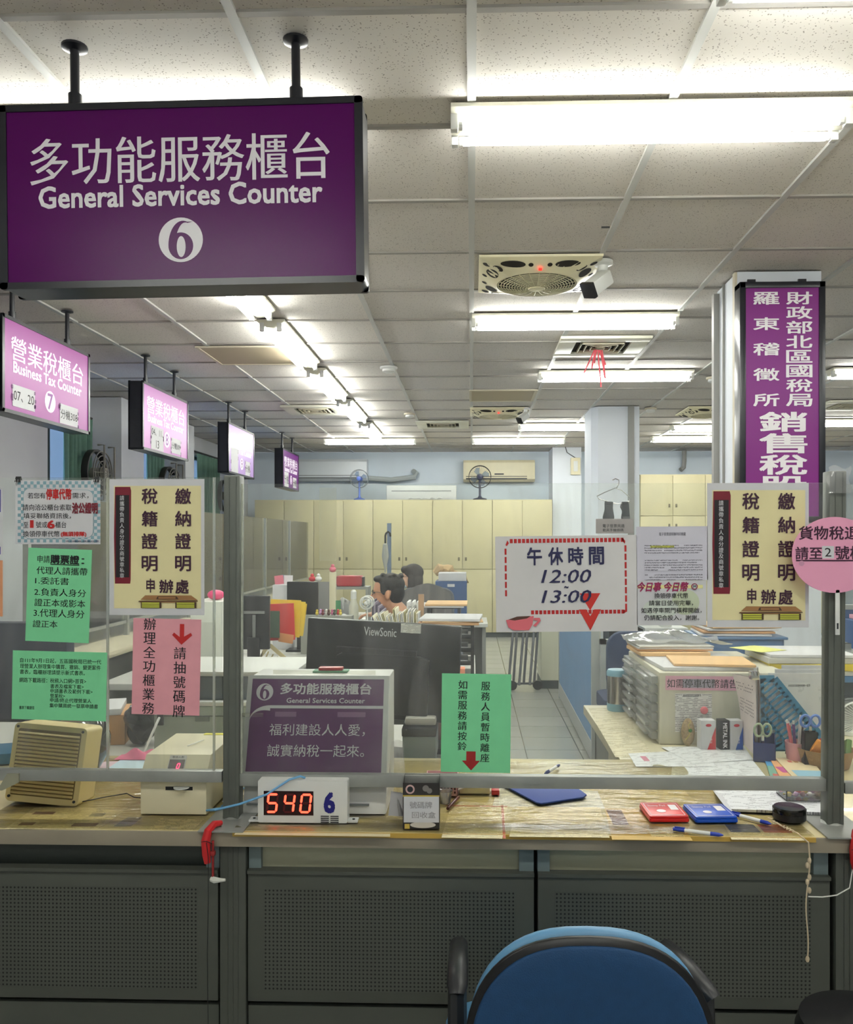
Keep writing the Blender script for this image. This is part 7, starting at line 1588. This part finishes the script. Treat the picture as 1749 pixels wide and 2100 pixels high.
def hand_parts(w, d, roll=1, s=1):
    """w wrist point, d main direction towards -x; palm plus five curled fingers"""
    w = Vector(w); d = Vector(d).normalized(); side = Vector((0, 1, 0)); up = Vector((0, 0, 1)); out = []
    palm = w+d*.045*s
    for q_ in (-.024, -.008, .008, .024): out.append(('cap', tuple(w+d*.01+side*q_*.7*s), tuple(palm+d*.035*s+side*q_*s), .014*s, .011*s))
    for i, q_ in enumerate((-.027, -.009, .009, .027)):
        L_ = (.030, .036, .034, .026)[i]*s; k1 = palm+d*.04*s+side*q_*s; k2 = k1+d*L_-up*L_*.35; k3 = k2+d*L_*.5-up*L_*.7
        out += [('cap', tuple(k1), tuple(k2), .0088*s, .008*s), ('cap', tuple(k2), tuple(k3), .008*s, .007*s)]
    th = w+d*.02*s-side*.026*roll*s; th2 = th+d*.03*s-side*.02*roll*s-up*.008*s; th3 = th2+d*.026*s-side*.004*roll*s-up*.006*s
    out += [('cap', tuple(th), tuple(th2), .012*s, .010*s), ('cap', tuple(th2), tuple(th3), .010*s, .008*s)]
    return out
hp_ = P(795, 1215, 5.55)
hx0, hz0 = -.16, hp_.z-.005
mloc = (hp_.x+.15, 5.55)
zh = P(765, 1257, 5.45).z; hxl = P(762, 1257, 5.45).x-mloc[0]
parts_ = head_parts(hx0, hz0)+[('cap', (-.12, 0, hz0-.07), (-.03, 0, hz0-.17), .055, .06), ('ball', (0, 0, hz0-.24), (.10, .17, .07), 20), ('ball', (.03, 0, hz0-.36), (.12, .165, .16), 20), ('ball', (.07, 0, .60), (.13, .165, .18), 20), ('ball', (.08, 0, .50), (.15, .18, .09), 20)]
for s in (-1, 1):
    sh = (0.0, s*.175, hz0-.23); el = (-.13, s*.23, zh-.14); wr = (hxl+.06+(.03 if s > 0 else 0), s*.09-.05, zh-.01)
    parts_ += [('cap', sh, el, .052, .041), ('cap', el, wr, .040, .026)] + hand_parts(wr, (-1, 0, .05), roll=s)
    parts_ += [('cap', (.05, s*.1, .50), (-.38, s*.12, .50), .08, .06), ('cap', (-.38, s*.12, .50), (-.36, s*.12, .10), .055, .04), ('cap', (-.36, s*.12, .07), (-.50, s*.12, .04), .04, .03)]
body = person('person', '', None, 0, parts_, None, None)
man = mesh_obj('person', body, skin); man.location = (mloc[0], mloc[1], 0)
tag(man, 'seated person with short black hair, glasses and dark shirt, typing in profile', 'person')
def cloth(name, pp, m_, parent, voxel=.007):
    return mesh_obj(name, person(name, '', None, 0, pp, None, None, voxel), m_, parent)
shm = mat('shirt_dark', (34, 44, 52), .85, noise=.2, nscale=40)
pp = [('ball', (0, 0, hz0-.245), (.115, .185, .075), 20), ('ball', (.03, 0, hz0-.36), (.135, .18, .17), 20), ('ball', (.07, 0, .60), (.145, .18, .19), 20), ('cap', (-.05, 0, hz0-.175), (-.03, 0, hz0-.20), .068, .075)]
for s in (-1, 1):
    sh = Vector((0.0, s*.175, hz0-.23)); el = Vector((-.13, s*.23, zh-.14)); wr_ = Vector((hxl+.06, s*.09-.05, zh-.01)); pp += [('cap', tuple(sh), tuple(el), .066, .055), ('cap', tuple(el), tuple(el.lerp(wr_, .25)), .052, .046)]
cloth('shirt', pp, shm, man)
pp = [('ball', (.08, 0, .50), (.165, .195, .10), 20)]
for s in (-1, 1): pp += [('cap', (.05, s*.1, .50), (-.38, s*.12, .50), .092, .07), ('cap', (-.38, s*.12, .50), (-.36, s*.12, .12), .066, .055)]
cloth('trousers', pp, mat('trousers_dark', (40, 42, 50), .9), man)
H = lambda x, y, z: (hx0+x, y, hz0+z)
pp = [('ball', H(.030, 0, .058), (.094, .082, .075), 20), ('ball', H(.062, 0, .005), (.060, .076, .075), 18), ('ball', H(-.04, 0, .092), (.045, .055, .026), 14), ('ball', H(.06, 0, -.045), (.045, .06, .03), 14)]
for i in range(16): a_ = i*.39; pp.append(('ball', H(.035+.065*math.cos(a_), .05*math.sin(a_), .112+.010*math.sin(i*2.1)), (.017, .017, .012), 8))
for s in (-1, 1): pp.append(('ball', H(-.005, s*.066, .035), (.03, .012, .045), 12))
cloth('hair', pp, hairm, man, .005)
gl_ = MB()
for s in (-1, 1):
    gl_.tube([H(-.088+.004*abs(math.cos(a_)), s*.032+.022*math.cos(a_), .006+.018*math.sin(a_)) for a_ in [i*2*math.pi/18 for i in range(19)]], .0016, 5).tube([H(-.086, s*.054, .01), H(-.06, s*.072, .012), H(.01, s*.078, .006)], .0016, 5)
gl_.tube([H(-.092, -.01, .01), H(-.096, 0, .013), H(-.092, .01, .01)], .0016, 5).build('glasses', dark, man)
for s in (-1, 1): MB().ball(H(-.076, s*.030, .005), (.008, .012, .006), 10).build('eye', dark, man)
MB().cyl((hxl+.05, -.14, zh-.01), (hxl+.075, -.14, zh-.013), .031, n=18).build('wristwatch', black, man)
# chair under the man
simple_chair(mloc[0]+.08, mloc[1], math.pi*1.5, .33, .70, M['chair_grey'], 'office chair the person in the dark shirt sits on')
# woman farther back
hp2 = P(842, 1184, 8.2); wx, wz = -.10, hp2.z-.0; wl2 = (hp2.x+.1, 8.2)
parts_ = head_parts(wx, wz, .96)+[('cap', (-.08, 0, wz-.07), (-.02, 0, wz-.16), .046, .05), ('ball', (0, 0, wz-.23), (.09, .15, .06), 18), ('ball', (.02, 0, wz-.36), (.11, .14, .16), 18), ('ball', (.05, 0, .6), (.12, .14, .18), 18), ('ball', (.06, 0, .5), (.14, .17, .09), 18)]
for s in (-1, 1):
    sh, el, wr = (0, s*.15, wz-.22), (-.1, s*.2, .82), (-.30, s*.1, .80); parts_ += [('cap', sh, el, .045, .036), ('cap', el, wr, .035, .024)]+hand_parts(wr, (-1, 0, 0), s, .92)
    parts_ += [('cap', (.05, s*.09, .50), (-.36, s*.1, .50), .075, .055), ('cap', (-.36, s*.1, .50), (-.34, s*.1, .10), .05, .035), ('cap', (-.34, s*.1, .06), (-.46, s*.1, .04), .035, .028)]
skw = mat('skin_woman', (222, 176, 150), .5)
wom = mesh_obj('person', person('person', '', None, 0, parts_, None, None, .007), skw); wom.location = (wl2[0], wl2[1], 0)
tag(wom, 'seated person with long dark hair, glasses and a lowered mask, farther back', 'person')
pp = [('ball', (0, 0, wz-.235), (.105, .165, .065), 18), ('ball', (.02, 0, wz-.36), (.125, .155, .17), 18), ('ball', (.05, 0, .6), (.135, .155, .19), 18)]
for s in (-1, 1): pp += [('cap', (0, s*.15, wz-.22), (-.1, s*.2, .82), .06, .05), ('cap', (-.1, s*.2, .82), (-.25, s*.13, .805), .048, .038)]
cloth('shirt', pp, mat('shirt_teal', (120, 146, 142), .85), wom, .008)
pp = [('ball', (.06, 0, .5), (.155, .185, .10), 18)]
for s in (-1, 1): pp += [('cap', (.05, s*.09, .50), (-.36, s*.1, .50), .085, .065), ('cap', (-.36, s*.1, .50), (-.34, s*.1, .12), .06, .05)]
cloth('trousers', pp, M['trousers_dark'], wom, .009)
H = lambda x, y, z: (wx+x*.96, y, wz+z*.96)
pp = [('ball', H(.028, 0, .05), (.100, .088, .085), 20), ('ball', H(.062, 0, -.03), (.062, .082, .11), 18), ('ball', H(.058, 0, -.12), (.052, .078, .055), 16), ('ball', H(-.055, 0, .075), (.042, .062, .04), 14)]
for s in (-1, 1): pp += [('ball', H(.012, s*.074, -.04), (.036, .016, .09), 14), ('ball', H(.0, s*.074, -.11), (.03, .014, .05), 12)]
cloth('hair', pp, mat('hair_brown', (44, 36, 34), .6, bump=.4, bscale=150), wom, .006)
g_ = MB()
for s in (-1, 1): g_.tube([H(-.088, s*.032+.022*math.cos(a_), .006+.018*math.sin(a_)) for a_ in [i*2*math.pi/16 for i in range(17)]], .0016, 5).tube([H(-.086, s*.054, .01), H(-.0, s*.074, .01)], .0016, 5)
g_.build('glasses', dark, wom)
cloth('face_mask', [('ball', H(-.062, 0, -.085), (.04, .045, .026), 14)], mat('mask_white', (214, 222, 226), .8), wom, .005)
simple_chair(wl2[0]+.06, wl2[1], math.pi*1.5, .33, .7, M['chair_grey'], 'office chair the person with long hair sits on')
# ------------------------------------------------------------------ window curtains and extractor fans on the side wall
cur = mat('curtain_green', (104, 138, 122), .9, noise=.08, nscale=30)
for i, (y0, y1, n_, lb) in enumerate(((7.3, 7.85, 6, 'green curtain in the nearest window behind the counter seven sign'), (9.2, 9.7, 5, 'green curtain in the middle window behind the counter eight sign'), (10.9, 11.9, 9, 'green curtain in the farthest window of the side wall'))):
    o = MB().grid(lambda u, v: (RX0+.06+.03*math.sin(u*n_*6.28)+.008*math.sin(u*31+v*3), y0+(y1-y0)*u+.01*math.sin(v*4+u*9), 2.52-1.6*v), n_*12, 8).build('curtain', cur); tag(o, lb, 'curtain', 'green window curtains')
    o2 = MB().cyl((RX0+.06, WIN[i][0], 2.54), (RX0+.06, WIN[i][1], 2.54), .012).box(RX0, RX0+.07, WIN[i][0]+.05, WIN[i][0]+.07, 2.53, 2.55).build('curtain_rail', alum); tag(o2, 'dark curtain rail over window, ' + ['nearest', 'middle', 'farthest'][i] + ' one of the side wall', 'curtain rail')
for i, (Y, lb) in enumerate(((7.97, 'round extractor fan with wire guard beside the nearest window'), (9.74, 'round extractor fan with wire guard beside the middle window'), (12.0-.05, 'round extractor fan with wire guard beyond the farthest window'))):
    Y = [7.72, 9.6, 11.8][i]; t = thing('extractor_fan', lb, 'fan', (RX0+.12, Y, 2.02), group='extractor fans in the windows')
    g_ = MB()
    for r_ in (.06, .11, .16, .2): g_.lathe([(r_-.004, .10), (r_+.004, .10), (r_+.004, .108), (r_-.004, .108), (r_-.004, .10)], n=28, axis='x')
    for k in range(8): a_ = k*math.pi/4; g_.tube([(.15, 0, 0), (.13, .1*math.cos(a_), .1*math.sin(a_)), (.10, .2*math.cos(a_), .2*math.sin(a_))], .004, 5)
    g_.build('guard', mat('guard_grey', (130, 126, 116), .5), t); MB().lathe([(.0, .0), (.055, 0), (.05, .14), (.0, .15)], n=18, axis='x').build('motor', mat('motor_grey', (150, 146, 134), .5), t)
    MB().lathe([(.2, 0), (.22, 0), (.22, .06), (.2, .06), (.2, 0)], n=28, axis='x').build('housing_ring', alum, t)
    MB().tube([(.1, .12, -.25), (.16, .12, -.25), (.16, .12, .25), (.1, .12, .25)], .01, 5).tube([(.1, -.1, -.25), (.16, -.1, -.25), (.16, -.1, .25), (.1, -.1, .25)], .01, 5).build('bracket', M['guard_grey'], t)
# drop any empty left without parts
cleared = [o for o in bpy.data.objects if o.type == 'EMPTY' and not any(c.parent == o for c in bpy.data.objects)]
for o in cleared: bpy.data.objects.remove(o)
